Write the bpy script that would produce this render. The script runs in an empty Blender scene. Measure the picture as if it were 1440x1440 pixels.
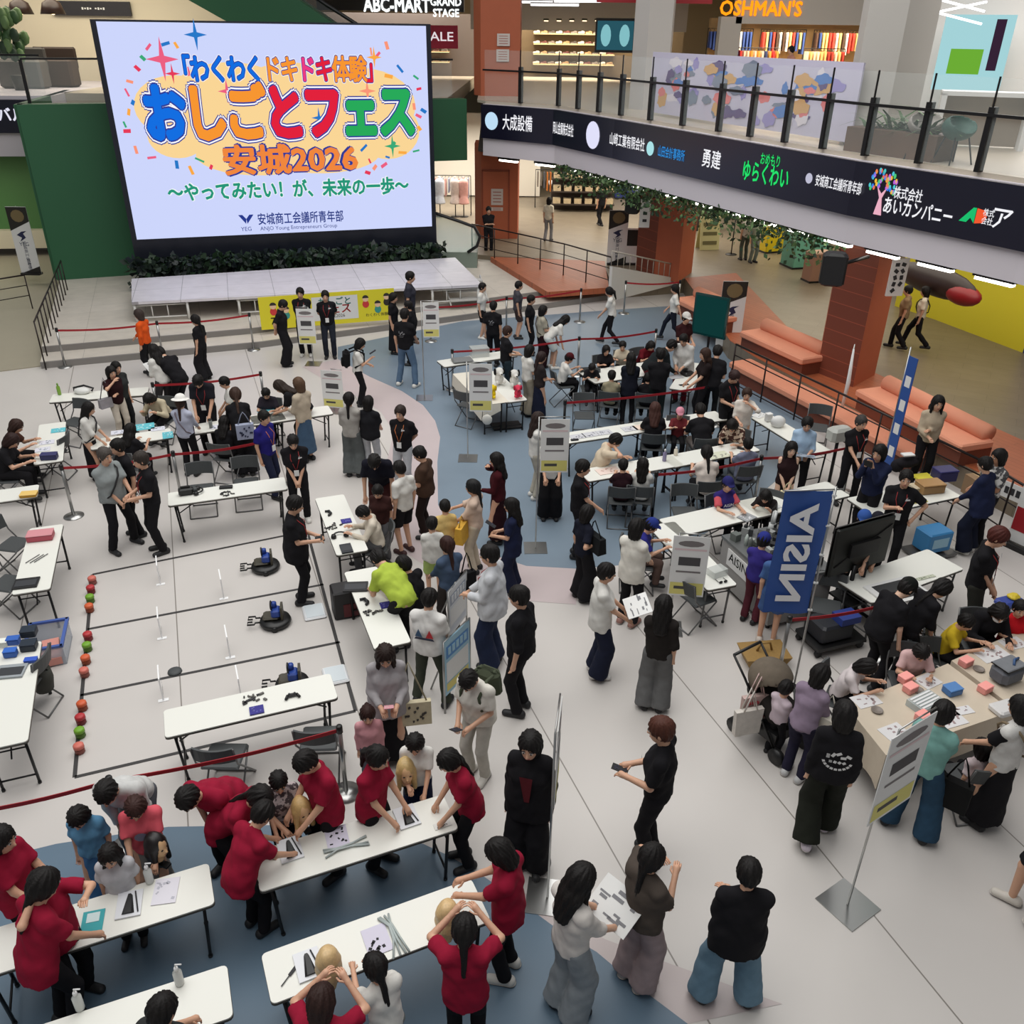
import bpy, math, random
import numpy as np
from mathutils import Matrix, Vector
random.seed(7); np.random.seed(7)
SC = bpy.context.scene
COL = SC.collection
R = math.radians

# ------------------------------------------------------------------ camera
FOC, EYE, PITCH, ROLL = 1237.5, 7.2, R(28.85), R(0.8)
_F = np.array([0, math.cos(PITCH), -math.sin(PITCH)])
_X = np.array([1.0, 0, 0]); _U = np.array([0, math.sin(PITCH), math.cos(PITCH)])
_RT = math.cos(ROLL)*_X + math.sin(ROLL)*_U
_UP = -math.sin(ROLL)*_X + math.cos(ROLL)*_U
cam_d = bpy.data.cameras.new('camera'); cam = bpy.data.objects.new('camera', cam_d); COL.objects.link(cam)
cam_d.sensor_width = 36; cam_d.lens = FOC/1440*36; cam_d.clip_end = 300
cam.matrix_world = Matrix(((_RT[0], _UP[0], -_F[0], 0), (_RT[1], _UP[1], -_F[1], 0), (_RT[2], _UP[2], -_F[2], EYE), (0, 0, 0, 1)))
SC.camera = cam

# ------------------------------------------------------------------ world, large lights, exposure
SC.view_settings.view_transform = 'Standard'; SC.view_settings.look = 'None'
SC.view_settings.exposure = 0.0; SC.view_settings.gamma = 1.0
try: SC.view_settings.use_curve_mapping = False
except Exception: pass
w = bpy.data.worlds.new('world'); SC.world = w; w.use_nodes = True
w.node_tree.nodes['Background'].inputs[0].default_value = (0.93, 0.96, 1.0, 1)
w.node_tree.nodes['Background'].inputs[1].default_value = 0.22
def area(name, loc, sx, sy, energy, col=(1, 1, 1), rot=(0, 0, 0)):
    l = bpy.data.lights.new(name, 'AREA'); l.shape = 'RECTANGLE'; l.size = sx; l.size_y = sy
    l.energy = energy; l.color = col
    o = bpy.data.objects.new(name, l); COL.objects.link(o); o.location = loc; o.rotation_euler = rot
    return o
area('atrium_skylight', (-2.5, 12, 15.5), 17, 26, 3850, (1.0, 0.985, 0.96), (0, 0, R(-20)))

# ------------------------------------------------------------------ pixel of the photograph -> place in the hall
def at(px, py, z=0.0):
    d = _F + (px-720)/FOC*_RT - (py-720)/FOC*_UP
    t = (z-EYE)/d[2]
    return (d[0]*t, d[1]*t)
def at_depth(px, py, Y):
    d = _F + (px-720)/FOC*_RT - (py-720)/FOC*_UP
    t = Y/d[1]
    return (d[0]*t, Y, EYE+d[2]*t)

# ------------------------------------------------------------------ materials
_mats = {}
def lin(c):
    return tuple(((v/255)/12.92 if v/255 <= 0.04045 else ((v/255+0.055)/1.055)**2.4) for v in c)
def mat(name, rgb, rough=0.6, metal=0.0, noise=0.0, scale=30, emit=0, alpha=1, bump=0, spec=0.5, trans=0):
    key = (name, tuple(rgb), rough, metal, noise, scale, emit, alpha, bump, trans)
    if key in _mats: return _mats[key]
    m = bpy.data.materials.new(name); m.use_nodes = True
    nt = m.node_tree; b = nt.nodes['Principled BSDF']
    c = lin(rgb) + (1,)
    b.inputs['Base Color'].default_value = c; b.inputs['Roughness'].default_value = rough
    b.inputs['Metallic'].default_value = metal
    b.inputs['Specular IOR Level'].default_value = spec
    if trans: b.inputs['Transmission Weight'].default_value = trans; b.inputs['IOR'].default_value = 1.02
    if alpha < 1: b.inputs['Alpha'].default_value = alpha
    if emit:
        b.inputs['Emission Color'].default_value = c; b.inputs['Emission Strength'].default_value = emit
    if noise or bump:
        tc = nt.nodes.new('ShaderNodeTexCoord'); n = nt.nodes.new('ShaderNodeTexNoise')
        n.inputs['Scale'].default_value = scale; n.inputs['Detail'].default_value = 3
        nt.links.new(tc.outputs['Object'], n.inputs['Vector'])
        if noise:
            mp = nt.nodes.new('ShaderNodeMapRange'); mp.inputs[3].default_value = 1-noise; mp.inputs[4].default_value = 1+noise
            nt.links.new(n.outputs['Fac'], mp.inputs[0])
            mx = nt.nodes.new('ShaderNodeMix'); mx.data_type = 'RGBA'; mx.blend_type = 'MULTIPLY'; mx.inputs[0].default_value = 1
            mx.inputs[6].default_value = c
            nt.links.new(mp.outputs[0], mx.inputs[7]); nt.links.new(mx.outputs[2], b.inputs['Base Color'])
        if bump:
            bp = nt.nodes.new('ShaderNodeBump'); bp.inputs['Strength'].default_value = bump; bp.inputs['Distance'].default_value = 0.01
            nt.links.new(n.outputs['Fac'], bp.inputs['Height']); nt.links.new(bp.outputs[0], b.inputs['Normal'])
    _mats[key] = m
    return m
def glow(rgb, s=1.0): return mat('glow', rgb, 0.5, emit=s)
def led(rgb, s=1.0):
    key = ('led', tuple(rgb), s)
    if key not in _mats:
        m = bpy.data.materials.new('self_lit'); m.use_nodes = True; nt = m.node_tree
        nt.nodes.remove(nt.nodes['Principled BSDF']); e = nt.nodes.new('ShaderNodeEmission')
        e.inputs[0].default_value = lin(rgb)+(1,); e.inputs[1].default_value = s
        nt.links.new(e.outputs[0], nt.nodes['Material Output'].inputs[0]); _mats[key] = m
    return _mats[key]
def cloth(rgb): return mat('fabric', rgb, 0.9, noise=0.18, scale=14, bump=0.25, spec=0.15)

WHITE = mat('white_laminate', (226, 226, 218), 0.35); BLACK = mat('black_plastic', (20, 20, 21), 0.45)
DKMET = mat('dark_metal', (34, 33, 34), 0.4, 0.5); STEEL = mat('brushed_steel', (170, 170, 168), 0.28, 0.9)
GREYP = mat('grey_vinyl', (66, 69, 70), 0.6); RED = mat('red_belt', (158, 22, 34), 0.6)
GREYM = mat('grey_metal', (110, 110, 110), 0.4, 0.6)
PAPER = mat('paper', (222, 222, 220), 0.8); INK = mat('ink', (45, 45, 48), 0.7)

# ------------------------------------------------------------------ objects
def tag(o, label=None, cat=None, group=None, kind=None):
    if label: o['label'] = label
    if cat: o['category'] = cat
    if group: o['group'] = group
    if kind: o['kind'] = kind
    return o
def thing(name, label, cat, loc=(0, 0, 0), rz=0, group=None):
    o = bpy.data.objects.new(name, None); COL.objects.link(o); o.empty_display_size = 0.1
    o.location = loc; o.rotation_euler = (0, 0, rz)
    return tag(o, label, cat, group)
def dup(root, loc, rz, label=None, group=None):
    def rec(o, par):
        c = o.copy(); COL.objects.link(c)
        if par: c.parent = par
        for ch in o.children: rec(ch, c)
        return c
    r = rec(root, None); r.location = loc; r.rotation_euler = (0, 0, rz)
    if label: r['label'] = label
    if group: r['group'] = group
    return r

_txt = {}
def text_geo(body, offset=0.0):
    key = (body, offset)
    if key in _txt: return _txt[key]
    cu = bpy.data.curves.new('t', 'FONT'); cu.body = body; cu.offset = offset; cu.resolution_u = 2
    cu.align_x = 'CENTER'; cu.align_y = 'CENTER'
    o = bpy.data.objects.new('t', cu); COL.objects.link(o)
    bpy.context.view_layer.update()
    m = bpy.data.meshes.new_from_object(o)
    v = [tuple(x.co) for x in m.vertices]; f = [tuple(p.vertices) for p in m.polygons]
    bpy.data.objects.remove(o); bpy.data.curves.remove(cu); bpy.data.meshes.remove(m)
    _txt[key] = (v, f)
    return v, f

class MB:
    def __init__(s): s.v = []; s.f = []; s.m = []; s.sm = []
    def add(s, v, f, m=0, smooth=False):
        n = len(s.v); s.v += [tuple(x) for x in v]
        s.f += [tuple(i+n for i in q) for q in f]; s.m += [m]*len(f); s.sm += [smooth]*len(f)
        return s
    def box(s, c, d, m=0, rz=0, bev=0, rx=0, ry=0):
        x, y, z = d[0]/2, d[1]/2, d[2]/2
        if bev:
            b = min(bev, x*.9, y*.9, z*.9); V = []; 
            for sz, k in ((-z, b), (-z+b, 0), (z-b, 0), (z, b)):
                for (sx, sy) in ((-1, -1), (1, -1), (1, 1), (-1, 1)):
                    a0, b0 = x-k, y-k
                    cs = ((a0-b, b0), (a0, b0-b)) if sx*sy < 0 else ((a0, b0-b), (a0-b, b0))
                    if sx < 0 and sy < 0: cs = ((a0, b0-b), (a0-b, b0))
                    if sx > 0 and sy < 0: cs = ((a0-b, b0), (a0, b0-b))
                    if sx > 0 and sy > 0: cs = ((a0, b0-b), (a0-b, b0))
                    if sx < 0 and sy > 0: cs = ((a0-b, b0), (a0, b0-b))
                    V += [(sx*p, sy*q, sz) for p, q in cs]
            F = []
            for r_ in range(3):
                for i in range(8):
                    F.append((r_*8+i, r_*8+(i+1) % 8, r_*8+8+(i+1) % 8, r_*8+8+i))
            F.append(tuple(range(7, -1, -1))); F.append(tuple(range(24, 32)))
        else:
            V = [(-x, -y, -z), (x, -y, -z), (x, y, -z), (-x, y, -z), (-x, -y, z), (x, -y, z), (x, y, z), (-x, y, z)]
            F = [(3, 2, 1, 0), (4, 5, 6, 7), (0, 1, 5, 4), (1, 2, 6, 5), (2, 3, 7, 6), (3, 0, 4, 7)]
        if rx or ry or rz:
            M = Matrix.Rotation(rz, 3, 'Z') @ Matrix.Rotation(ry, 3, 'Y') @ Matrix.Rotation(rx, 3, 'X')
            V = [M @ Vector(p) for p in V]
        return s.add([(p[0]+c[0], p[1]+c[1], p[2]+c[2]) for p in V], F, m)
    def tube(s, pts, r, m=0, n=8, closed=False, cap=True):
        P = [Vector(p) for p in pts]; k = len(P)
        rr = r if isinstance(r, (list, tuple)) else [r]*k
        V = []; up = Vector((0, 0, 1)); prev = None
        for i, p in enumerate(P):
            a = P[(i-1) % k] if (i or closed) else P[0]; b = P[(i+1) % k] if (i < k-1 or closed) else P[-1]
            t = (b-a).normalized() if (b-a).length > 1e-9 else Vector((0, 0, 1))
            if prev is None:
                u = t.cross(up); u = u.normalized() if u.length > 1e-3 else Vector((1, 0, 0))
            else:
                u = prev - t*prev.dot(t); u = u.normalized() if u.length > 1e-6 else prev
            prev = u; w_ = t.cross(u)
            V += [p+(u*math.cos(2*math.pi*j/n)+w_*math.sin(2*math.pi*j/n))*rr[i] for j in range(n)]
        F = []
        for i in range(k if closed else k-1):
            a, b = i*n, ((i+1) % k)*n
            F += [(a+j, a+(j+1) % n, b+(j+1) % n, b+j) for j in range(n)]
        if cap and not closed:
            F += [tuple(range(n-1, -1, -1)), tuple((k-1)*n+j for j in range(n))]
        return s.add(V, F, m, True)
    def lathe(s, prof, m=0, n=20, c=(0, 0, 0)):
        V = []; k = len(prof)
        for (r, z) in prof: V += [(c[0]+r*math.cos(2*math.pi*j/n), c[1]+r*math.sin(2*math.pi*j/n), c[2]+z) for j in range(n)]
        F = []
        for i in range(k-1): F += [(i*n+j, i*n+(j+1) % n, (i+1)*n+(j+1) % n, (i+1)*n+j) for j in range(n)]
        F += [tuple(range(n-1, -1, -1)), tuple((k-1)*n+j for j in range(n))]
        return s.add(V, F, m, True)
    def prism(s, poly, z0, z1, m=0, top=None):
        n = len(poly)
        V = [(p[0], p[1], z0) for p in poly]+[(p[0], p[1], z1) for p in poly]
        F = [tuple(range(n-1, -1, -1)), tuple(range(n, 2*n))]+[(i, (i+1) % n, n+(i+1) % n, n+i) for i in range(n)]
        return s.add(V, F, m)
    def quad(s, a, b, c, d, m=0): return s.add([a, b, c, d], [(0, 1, 2, 3)], m)
    def ell(s, c, r, m=0, n=12, k=8):
        V = [(c[0], c[1], c[2]-r[2])]
        for i in range(1, k):
            t = math.pi*i/k
            V += [(c[0]+r[0]*math.sin(t)*math.cos(2*math.pi*j/n), c[1]+r[1]*math.sin(t)*math.sin(2*math.pi*j/n), c[2]-r[2]*math.cos(t)) for j in range(n)]
        V.append((c[0], c[1], c[2]+r[2])); F = []
        for j in range(n): F.append((0, 1+(j+1) % n, 1+j)); F.append((len(V)-1, 1+(k-2)*n+j, 1+(k-2)*n+(j+1) % n))
        for i in range(k-2):
            for j in range(n):
                a = 1+i*n; F.append((a+j, a+(j+1) % n, a+n+(j+1) % n, a+n+j))
        return s.add(V, F, m, True)
    def text(s, body, o, ux, uy, size, m=0, offset=0.0, wid=None):
        v, f = text_geo(body)
        if offset:
            V, F = [], []
            for i in range(8): F += [tuple(j+len(V)+0 for j in q) for q in f]; V += [(p[0]+offset*math.cos(i*.7854), p[1]+offset*math.sin(i*.7854), 0) for p in v]
            v, f = V, F
        if not v: return s
        k = 1.0
        if wid:
            xs = [p[0] for p in v]; k = wid/max(1e-6, (max(xs)-min(xs))*size)
        o = Vector(o); ux = Vector(ux); uy = Vector(uy)
        return s.add([o+ux*(p[0]*size*k)+uy*(p[1]*size) for p in v], f, m)
    def build(s, name, mats, parent=None, smooth=None):
        me = bpy.data.meshes.new(name); me.from_pydata(s.v, [], s.f)
        for mm in (mats if isinstance(mats, (list, tuple)) else [mats]): me.materials.append(mm)
        me.polygons.foreach_set('material_index', s.m)
        me.polygons.foreach_set('use_smooth', s.sm if smooth is None else [smooth]*len(s.f))
        me.update()
        o = bpy.data.objects.new(name, me); COL.objects.link(o)
        if parent: o.parent = parent
        return o
def part(name, mats, parent, fn):
    mb = MB(); fn(mb); return mb.build(name, mats, parent)
def struct(name, mb, mats, label=None):
    o = mb.build(name, mats); o['kind'] = 'structure'
    if label: o['label'] = label
    return o
# ================================================================== SETTING
GAL = 0.45; UP2 = 5.15
def floor_mat():
    m = bpy.data.materials.new('stone_tile_floor'); m.use_nodes = True; nt = m.node_tree; b = nt.nodes['Principled BSDF']
    L = nt.links.new; N = nt.nodes.new
    tc = N('ShaderNodeTexCoord'); mp = N('ShaderNodeMapping'); mp.inputs['Rotation'].default_value = (0, 0, R(-20.5))
    L(tc.outputs['Object'], mp.inputs[0])
    br = N('ShaderNodeTexBrick'); br.offset = 0; br.inputs['Scale'].default_value = 1
    br.inputs['Brick Width'].default_value = 1.98; br.inputs['Row Height'].default_value = 40; br.inputs['Mortar Size'].default_value = 0.008
    br.inputs['Color1'].default_value = lin((199, 194, 189))+(1,); br.inputs['Color2'].default_value = lin((196, 191, 187))+(1,)
    br.inputs['Mortar'].default_value = lin((132, 126, 120))+(1,)
    sh = N('ShaderNodeVectorMath'); sh.inputs[1].default_value = (0.85, 10, 0); L(mp.outputs[0], sh.inputs[0]); L(sh.outputs[0], br.inputs['Vector'])
    n = N('ShaderNodeTexNoise'); n.inputs['Scale'].default_value = 0.5; n.inputs['Detail'].default_value = 6; L(tc.outputs['Object'], n.inputs[0])
    r = N('ShaderNodeMapRange'); r.inputs[3].default_value = 0.9; r.inputs[4].default_value = 1.1; L(n.outputs[0], r.inputs[0])
    mx = N('ShaderNodeMix'); mx.data_type = 'RGBA'; mx.blend_type = 'MULTIPLY'; mx.inputs[0].default_value = 1
    L(br.outputs[0], mx.inputs[6]); L(r.outputs[0], mx.inputs[7]); L(mx.outputs[2], b.inputs['Base Color'])
    b.inputs['Roughness'].default_value = 0.38; b.inputs['Specular IOR Level'].default_value = 0.4
    return m
def plank_mat(name, c1, c2, bw, rh, rot, mortar=(0.004), rough=0.5, off=0.5):
    m = bpy.data.materials.new(name); m.use_nodes = True; nt = m.node_tree; b = nt.nodes['Principled BSDF']; L = nt.links.new; N = nt.nodes.new
    tc = N('ShaderNodeTexCoord'); mp = N('ShaderNodeMapping'); mp.inputs['Rotation'].default_value = (0, 0, R(rot)); L(tc.outputs['Object'], mp.inputs[0])
    br = N('ShaderNodeTexBrick'); br.offset = off; br.inputs['Scale'].default_value = 1; br.inputs['Brick Width'].default_value = bw; br.inputs['Row Height'].default_value = rh
    br.inputs['Mortar Size'].default_value = mortar; br.inputs['Color1'].default_value = lin(c1)+(1,); br.inputs['Color2'].default_value = lin(c2)+(1,)
    br.inputs['Mortar'].default_value = lin(tuple(v*0.72 for v in c1))+(1,)
    L(mp.outputs[0], br.inputs['Vector'])
    n = N('ShaderNodeTexNoise'); n.inputs['Scale'].default_value = 3; n.inputs['Detail'].default_value = 5; L(mp.outputs[0], n.inputs[0])
    r = N('ShaderNodeMapRange'); r.inputs[3].default_value = 0.85; r.inputs[4].default_value = 1.15; L(n.outputs[0], r.inputs[0])
    mx = N('ShaderNodeMix'); mx.data_type = 'RGBA'; mx.blend_type = 'MULTIPLY'; mx.inputs[0].default_value = 1
    L(br.outputs[0], mx.inputs[6]); L(r.outputs[0], mx.inputs[7]); L(mx.outputs[2], b.inputs['Base Color']); b.inputs['Roughness'].default_value = rough
    return m
TERRA = mat('terracotta_paint', (176, 92, 60), 0.65, noise=0.06, scale=3)
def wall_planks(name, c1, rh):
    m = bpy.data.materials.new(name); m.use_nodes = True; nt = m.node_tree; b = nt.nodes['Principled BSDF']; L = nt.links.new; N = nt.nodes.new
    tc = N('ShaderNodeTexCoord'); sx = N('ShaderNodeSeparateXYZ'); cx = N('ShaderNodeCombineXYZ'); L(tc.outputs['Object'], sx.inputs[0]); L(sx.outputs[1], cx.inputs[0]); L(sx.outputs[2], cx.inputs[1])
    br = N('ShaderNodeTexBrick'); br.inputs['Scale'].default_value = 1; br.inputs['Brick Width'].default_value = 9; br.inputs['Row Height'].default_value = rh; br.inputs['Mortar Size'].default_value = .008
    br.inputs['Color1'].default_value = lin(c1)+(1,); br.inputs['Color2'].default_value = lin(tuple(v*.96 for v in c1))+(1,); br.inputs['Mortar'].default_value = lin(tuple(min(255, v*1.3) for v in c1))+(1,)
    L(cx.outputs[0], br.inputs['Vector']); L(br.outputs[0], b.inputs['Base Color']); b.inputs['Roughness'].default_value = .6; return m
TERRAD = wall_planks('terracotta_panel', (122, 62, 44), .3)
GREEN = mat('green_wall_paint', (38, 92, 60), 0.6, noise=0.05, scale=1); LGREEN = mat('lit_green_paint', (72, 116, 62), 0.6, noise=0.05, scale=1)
FASC = mat('white_fascia', (206, 200, 206), 0.55); GLASS = mat('clear_glass', (235, 245, 242), 0.02, alpha=0.07, spec=0.6)
GWOOD = plank_mat('gallery_stone', (128, 116, 98), (122, 110, 93), 1.2, 0.4, 28, 0.003, 0.4)
OWOOD = plank_mat('orange_wood_deck', (168, 92, 58), (160, 86, 54), 2.4, 0.14, 60, 0.004, 0.5)
DAIS = plank_mat('dais_tile', (206, 198, 186), (200, 192, 180), 1.4, 0.7, -20, 0.004, 0.45, 0)
RISER = mat('grey_riser', (128, 124, 120), 0.6)
CREAM = mat('cream_wall', (206, 196, 172), 0.7); GWALL = mat('grey_wall', (176, 172, 168), 0.7)

mb = MB(); mb.prism([(-30, -2), (16, -2), (16, 52), (-30, 52)], -0.3, 0); FLOOR = struct('floor', mb, floor_mat())
BLUEP = [(475, 488), (475, 505), (520, 530), (565, 550), (595, 570), (612, 592), (619, 615), (615, 650), (616, 710), (638, 751), (680, 776), (740, 796), (812, 800), (870, 795), (960, 770), (1040, 720), (1110, 660), (1150, 600), (1040, 500), (950, 430), (860, 436), (650, 452)]
bl = [at(*p) for p in BLUEP]
mb = MB(); mb.prism(bl, 0.0, 0.004); struct('floor', mb, mat('blue_floor_inlay', (118, 134, 148), 0.42, noise=0.06, scale=2))
ring = bl[1:13]
outer = []
for i, p in enumerate(ring):
    a = ring[max(0, i-1)]; b = ring[min(len(ring)-1, i+1)]
    t = Vector((b[0]-a[0], b[1]-a[1])).normalized(); wd = 0.95
    outer.append((p[0]+t.y*wd, p[1]-t.x*wd))
outer = [(p[0], p[1]) for p in outer]
mb = MB()
for i in range(len(ring)-1):
    mb.quad((*ring[i], 0.003), (*ring[i+1], 0.003), (*outer[i+1], 0.003), (*outer[i], 0.003))
struct('floor', mb, mat('pink_floor_inlay', (192, 178, 178), 0.4, noise=0.05, scale=2))
B2 = [at(*p) for p in [(26, 1200), (79, 1187), (237, 1163), (420, 1160), (595, 1187), (632, 1204), (682, 1234), (732, 1269), (787, 1309), (839, 1339), (894, 1385), (967, 1440)]]
mb = MB(); mb.prism([(-7, 2)]+[(-6.5, 5.2)]+B2+[(1.9, 3.9), (2.6, 2)], 0.0, 0.004)
struct('floor', mb, mat('deep_blue_floor_inlay', (88, 110, 128), 0.45, noise=0.06, scale=2))
R2 = B2[6:]; O2 = [at(*p) for p in [(700, 1236), (757, 1266), (800, 1293), (851, 1321), (930, 1351), (1100, 1412)]]
mb = MB()
for i in range(len(R2)-1): mb.quad((*R2[i], 0.003), (*R2[i+1], 0.003), (*O2[min(i+1, 5)], 0.003), (*O2[i], 0.003))
struct('floor', mb, mat('mauve_floor_inlay', (184, 172, 170), 0.42, noise=0.05, scale=2))

# gallery (raised walkway round the sunken floor) with its planked edge
GE = [(5.25, 27.4), (5.35, 21.2), (5.66, 20.05), (7.55, 15.45), (9.1, 11.7), (10.2, 9.5)]
mb = MB(); mb.prism(GE[::-1]+[(2.9, 26.6), (2.9, 29.5), (-0.8, 30.1), (-3.5, 31), (-3.5, 56), (30, 56), (30, 8)], 0.0, GAL); struct('floor', mb, GWOOD)
edge_in = [(p[0]+1.75, p[1]+0.75) for p in GE]
mb = MB(); mb.prism(GE[::-1]+edge_in, GAL, GAL+0.012); struct('floor', mb, OWOOD)
mb = MB(); mb.prism([(-0.84, 29.87), (0.94, 25.5), (2.78, 26.1), (2.95, 29.5)], 0.3, GAL+0.02); struct('floor', mb, OWOOD)
mb = MB(); mb.prism([(-30, 16.5), (-13.4, 18.8), (-11.25, 19.9), (-13.6, 26.6), (-14, 32), (-30, 32)], 0, 0.02); struct('floor', mb, mat('khaki_floor', (158, 150, 130), 0.5, noise=0.05, scale=2))
# stage dais with two steps
DF = [(-11.15, 19.75), (-6.45, 21.5), (-1.5, 24.1), (2.9, 26.5)]
def offs(P, d):
    out = []
    for i, p in enumerate(P):
        a = P[max(0, i-1)]; b = P[min(len(P)-1, i+1)]; t = Vector((b[0]-a[0], b[1]-a[1])).normalized()
        out.append((p[0]-t.y*d, p[1]+t.x*d))
    return out
back = [(5.1, 30.2), (-1, 31.2), (-13.9, 26.9)]
mb = MB(); mb.prism(DF+[(5.0, 27.6)]+back, 0, 0.15); struct('floor', mb, [RISER])
mb = MB(); mb.prism(offs(DF, 0.06)+[(5.0, 27.66)]+back, 0.15, 0.153); struct('floor', mb, DAIS)
mb = MB(); mb.prism(offs(DF, 0.75)+[(4.7, 28.2)]+back, 0.153, 0.297); struct('floor', mb, RISER)
mb = MB(); mb.prism(offs(DF, 0.8)+[(4.7, 28.25)]+back, 0.297, 0.3); struct('floor', mb, DAIS)

# green wall behind the screen, escalator flank and the left recess
UW = Vector((0.935, 0.355)).normalized(); NW = Vector((-UW.y, UW.x))
def wpt(x0, d, s=0): p = Vector(x0)+UW*d+NW*s; return (p.x, p.y)
GW0 = (-13.9, 26.7)
mb = MB(); mb.prism([wpt(GW0, 0), wpt(GW0, 11.3), wpt(GW0, 11.3, 0.5), wpt(GW0, 0, 0.5)], 0.3, UP2); struct('wall_back', mb, GREEN)
mb = MB(); mb.prism([wpt(GW0, 11.3), wpt(GW0, 13.1), wpt(GW0, 13.1, 0.5), wpt(GW0, 11.3, 0.5)], 3.3, UP2); struct('wall_back_right', mb, GREEN)
mb = MB(); mb.prism([(-14.0, 26.75), (-13.8, 26.8), (-15.2, 33), (-15.4, 33)], 0.3, UP2); struct('wall_left', mb, GREEN)
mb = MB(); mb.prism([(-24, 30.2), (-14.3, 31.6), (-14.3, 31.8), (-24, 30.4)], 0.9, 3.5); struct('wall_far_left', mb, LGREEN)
mb = MB(); mb.prism([(-24, 29.9), (-14.3, 31.3), (-14.3, 31.6), (-24, 30.2)], 0.3, 0.9); struct('trim_1', mb, CREAM)
# upper deck slabs
BP = [(9.9, 11.2), (8.35, 14.85), (6.5, 17.85), (4.55, 22.0), (2.7, 25.9), (1.15, 28.9), (-1.1, 30.6)]
mb = MB(); mb.prism(offs(BP, -0.12)+[(-1.3, 31.2), (-2.0, 58), (34, 58), (34, 8)], UP2-0.08, UP2); struct('floor_upper', mb, mat('upper_floor', (190, 180, 164), 0.35, noise=0.05, scale=2))
mb = MB(); mb.prism(offs(BP, -0.5)+[(-1.3, 31.6), (-2.0, 58), (34, 58), (34, 8)], 3.55, 3.65); struct('ceiling', mb, mat('gallery_soffit', (62, 58, 56), 0.8))
mb = MB()
for i in range(len(BP)-1):
    a, b = BP[i], BP[i+1]; ai, bi = offs(BP, -0.35)[i], offs(BP, -0.35)[i+1]
    for z0, z1 in ((3.55, UP2-0.08),):
        mb.add([(*a, z0), (*b, z0), (*b, z1), (*a, z1), (*ai, z0), (*bi, z0), (*bi, z1), (*ai, z1)], [(0, 1, 2, 3), (5, 4, 7, 6), (1, 0, 4, 5), (3, 2, 6, 7), (0, 3, 7, 4), (2, 1, 5, 6)])
struct('trim_2', mb, FASC)
mb = MB(); mb.prism([(-24, 29.0), (-15.2, 30.0), (-14.55, 30.2), (-14.9, 33), (-14.9, 58), (-34, 58)], 3.4, UP2); struct('floor_upper_left', mb, [FASC])
mb = MB(); mb.prism([(-14.9, 31.5), (-2.3, 31.6), (-1.8, 58), (-14.9, 58)], 4.7, UP2); struct('floor_upper_back', mb, mat('upper_floor', (190, 180, 164), 0.35, noise=0.05, scale=2))
mb = MB(); mb.prism([(-34, 36), (34, 36), (34, 60), (-34, 60)], 9.6, 9.7); struct('ceiling_upper', mb, mat('upper_ceiling', (190, 184, 176), 0.8))
mb = MB(); mb.prism([(-34, 57.7), (34, 57.7), (34, 58), (-34, 58)], 0, 9.7); struct('wall_far', mb, mat('shop_back_wall', (150, 134, 108), 0.8))
mb = MB(); mb.prism([(29.7, 8), (30, 8), (30, 58), (29.7, 58)], 0, 9.7); struct('wall_right', mb, GWALL)

# columns
def column(P, z0, z1, m, name): mb = MB(); mb.prism(P, z0, z1); return struct(name, mb, m)
PIL = [[(6.83, 18.95), (7.34, 18.05), (8.1, 18.85), (8.35, 19.9), (7.3, 20.3)], [(3.84, 28.5), (4.3, 27.5), (4.95, 26.9), (5.6, 28.2), (4.6, 29.2)], [(-1.5, 33.4), (-1.25, 32.9), (0.05, 32.9), (0.1, 34.5), (-1.5, 34.5)]]
for i, P in enumerate(PIL):
    mb = MB(); n = len(P); V = [(p[0], p[1], z) for z in (GAL, 3.6) for p in P]
    mb.add(V, [tuple(range(n, 2*n))]+[(j, (j+1) % n, n+(j+1) % n, n+j) for j in range(n)])
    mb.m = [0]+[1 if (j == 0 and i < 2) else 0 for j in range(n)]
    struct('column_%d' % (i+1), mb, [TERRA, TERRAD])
P = PIL[2]; column(P, UP2, 9.6, TERRA, 'column_4')
column([(3.25, 28.3), (3.6, 27.9), (4.3, 28.2), (4.5, 29.2), (3.4, 29.4)], UP2, 9.6, GWALL, 'column_5')
column([(6.75, 19.6), (7.4, 19.3), (8.25, 19.9), (8.2, 20.7), (7.0, 20.7)], UP2, 9.6, mat('grey_column', (186, 182, 176), 0.6), 'column_6')

# upper floor shop fronts
SOFF = mat('shop_soffit', (188, 180, 170), 0.7); DARKSHOP = mat('dark_shop_wall', (96, 82, 62), 0.8)
mb = MB(); mb.box((2.6, 44, 8.35), (9.4, 0.5, 2.5)); struct('wall_shop_front', mb, SOFF)
mb = MB(); mb.box((3.2, 46.86, 6.3), (9, 0.3, 2.3)); struct('wall_shop_back', mb, DARKSHOP)
mb = MB(); mb.box((10.6, 34.2, 8.2), (6.6, 0.5, 1.6)); mb.box((13.1, 34.2, 6.3), (1.6, 0.5, 2.6)); mb.box((7.15, 34.2, 6.3), (.7, .5, 2.6)); struct('wall_sport_shop_front', mb, SOFF)
mb = MB(); mb.box((10.8, 38.5, 6.3), (7, 0.3, 2.6)); struct('wall_sport_shop_back', mb, mat('warm_shop_wall', (150, 120, 78), 0.8))
mb = MB(); mb.box((15.0, 26.6, 7.4), (8, 0.4, 4.5), rz=R(-28)); struct('wall_phone_shop', mb, mat('pale_shop_wall', (198, 194, 190), 0.6))
mb = MB(); mb.box((-5.6, 44.3, 8.7), (6.4, 0.5, 1.9)); struct('wall_shoe_shop_front', mb, mat('charcoal_sign_board', (40, 40, 42), 0.6))
mb = MB(); mb.box((-6, 46.36, 6.4), (9, 0.3, 2.6)); struct('wall_shoe_shop_back', mb, mat('grey_shop_wall', (112, 104, 100), 0.8))
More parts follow.
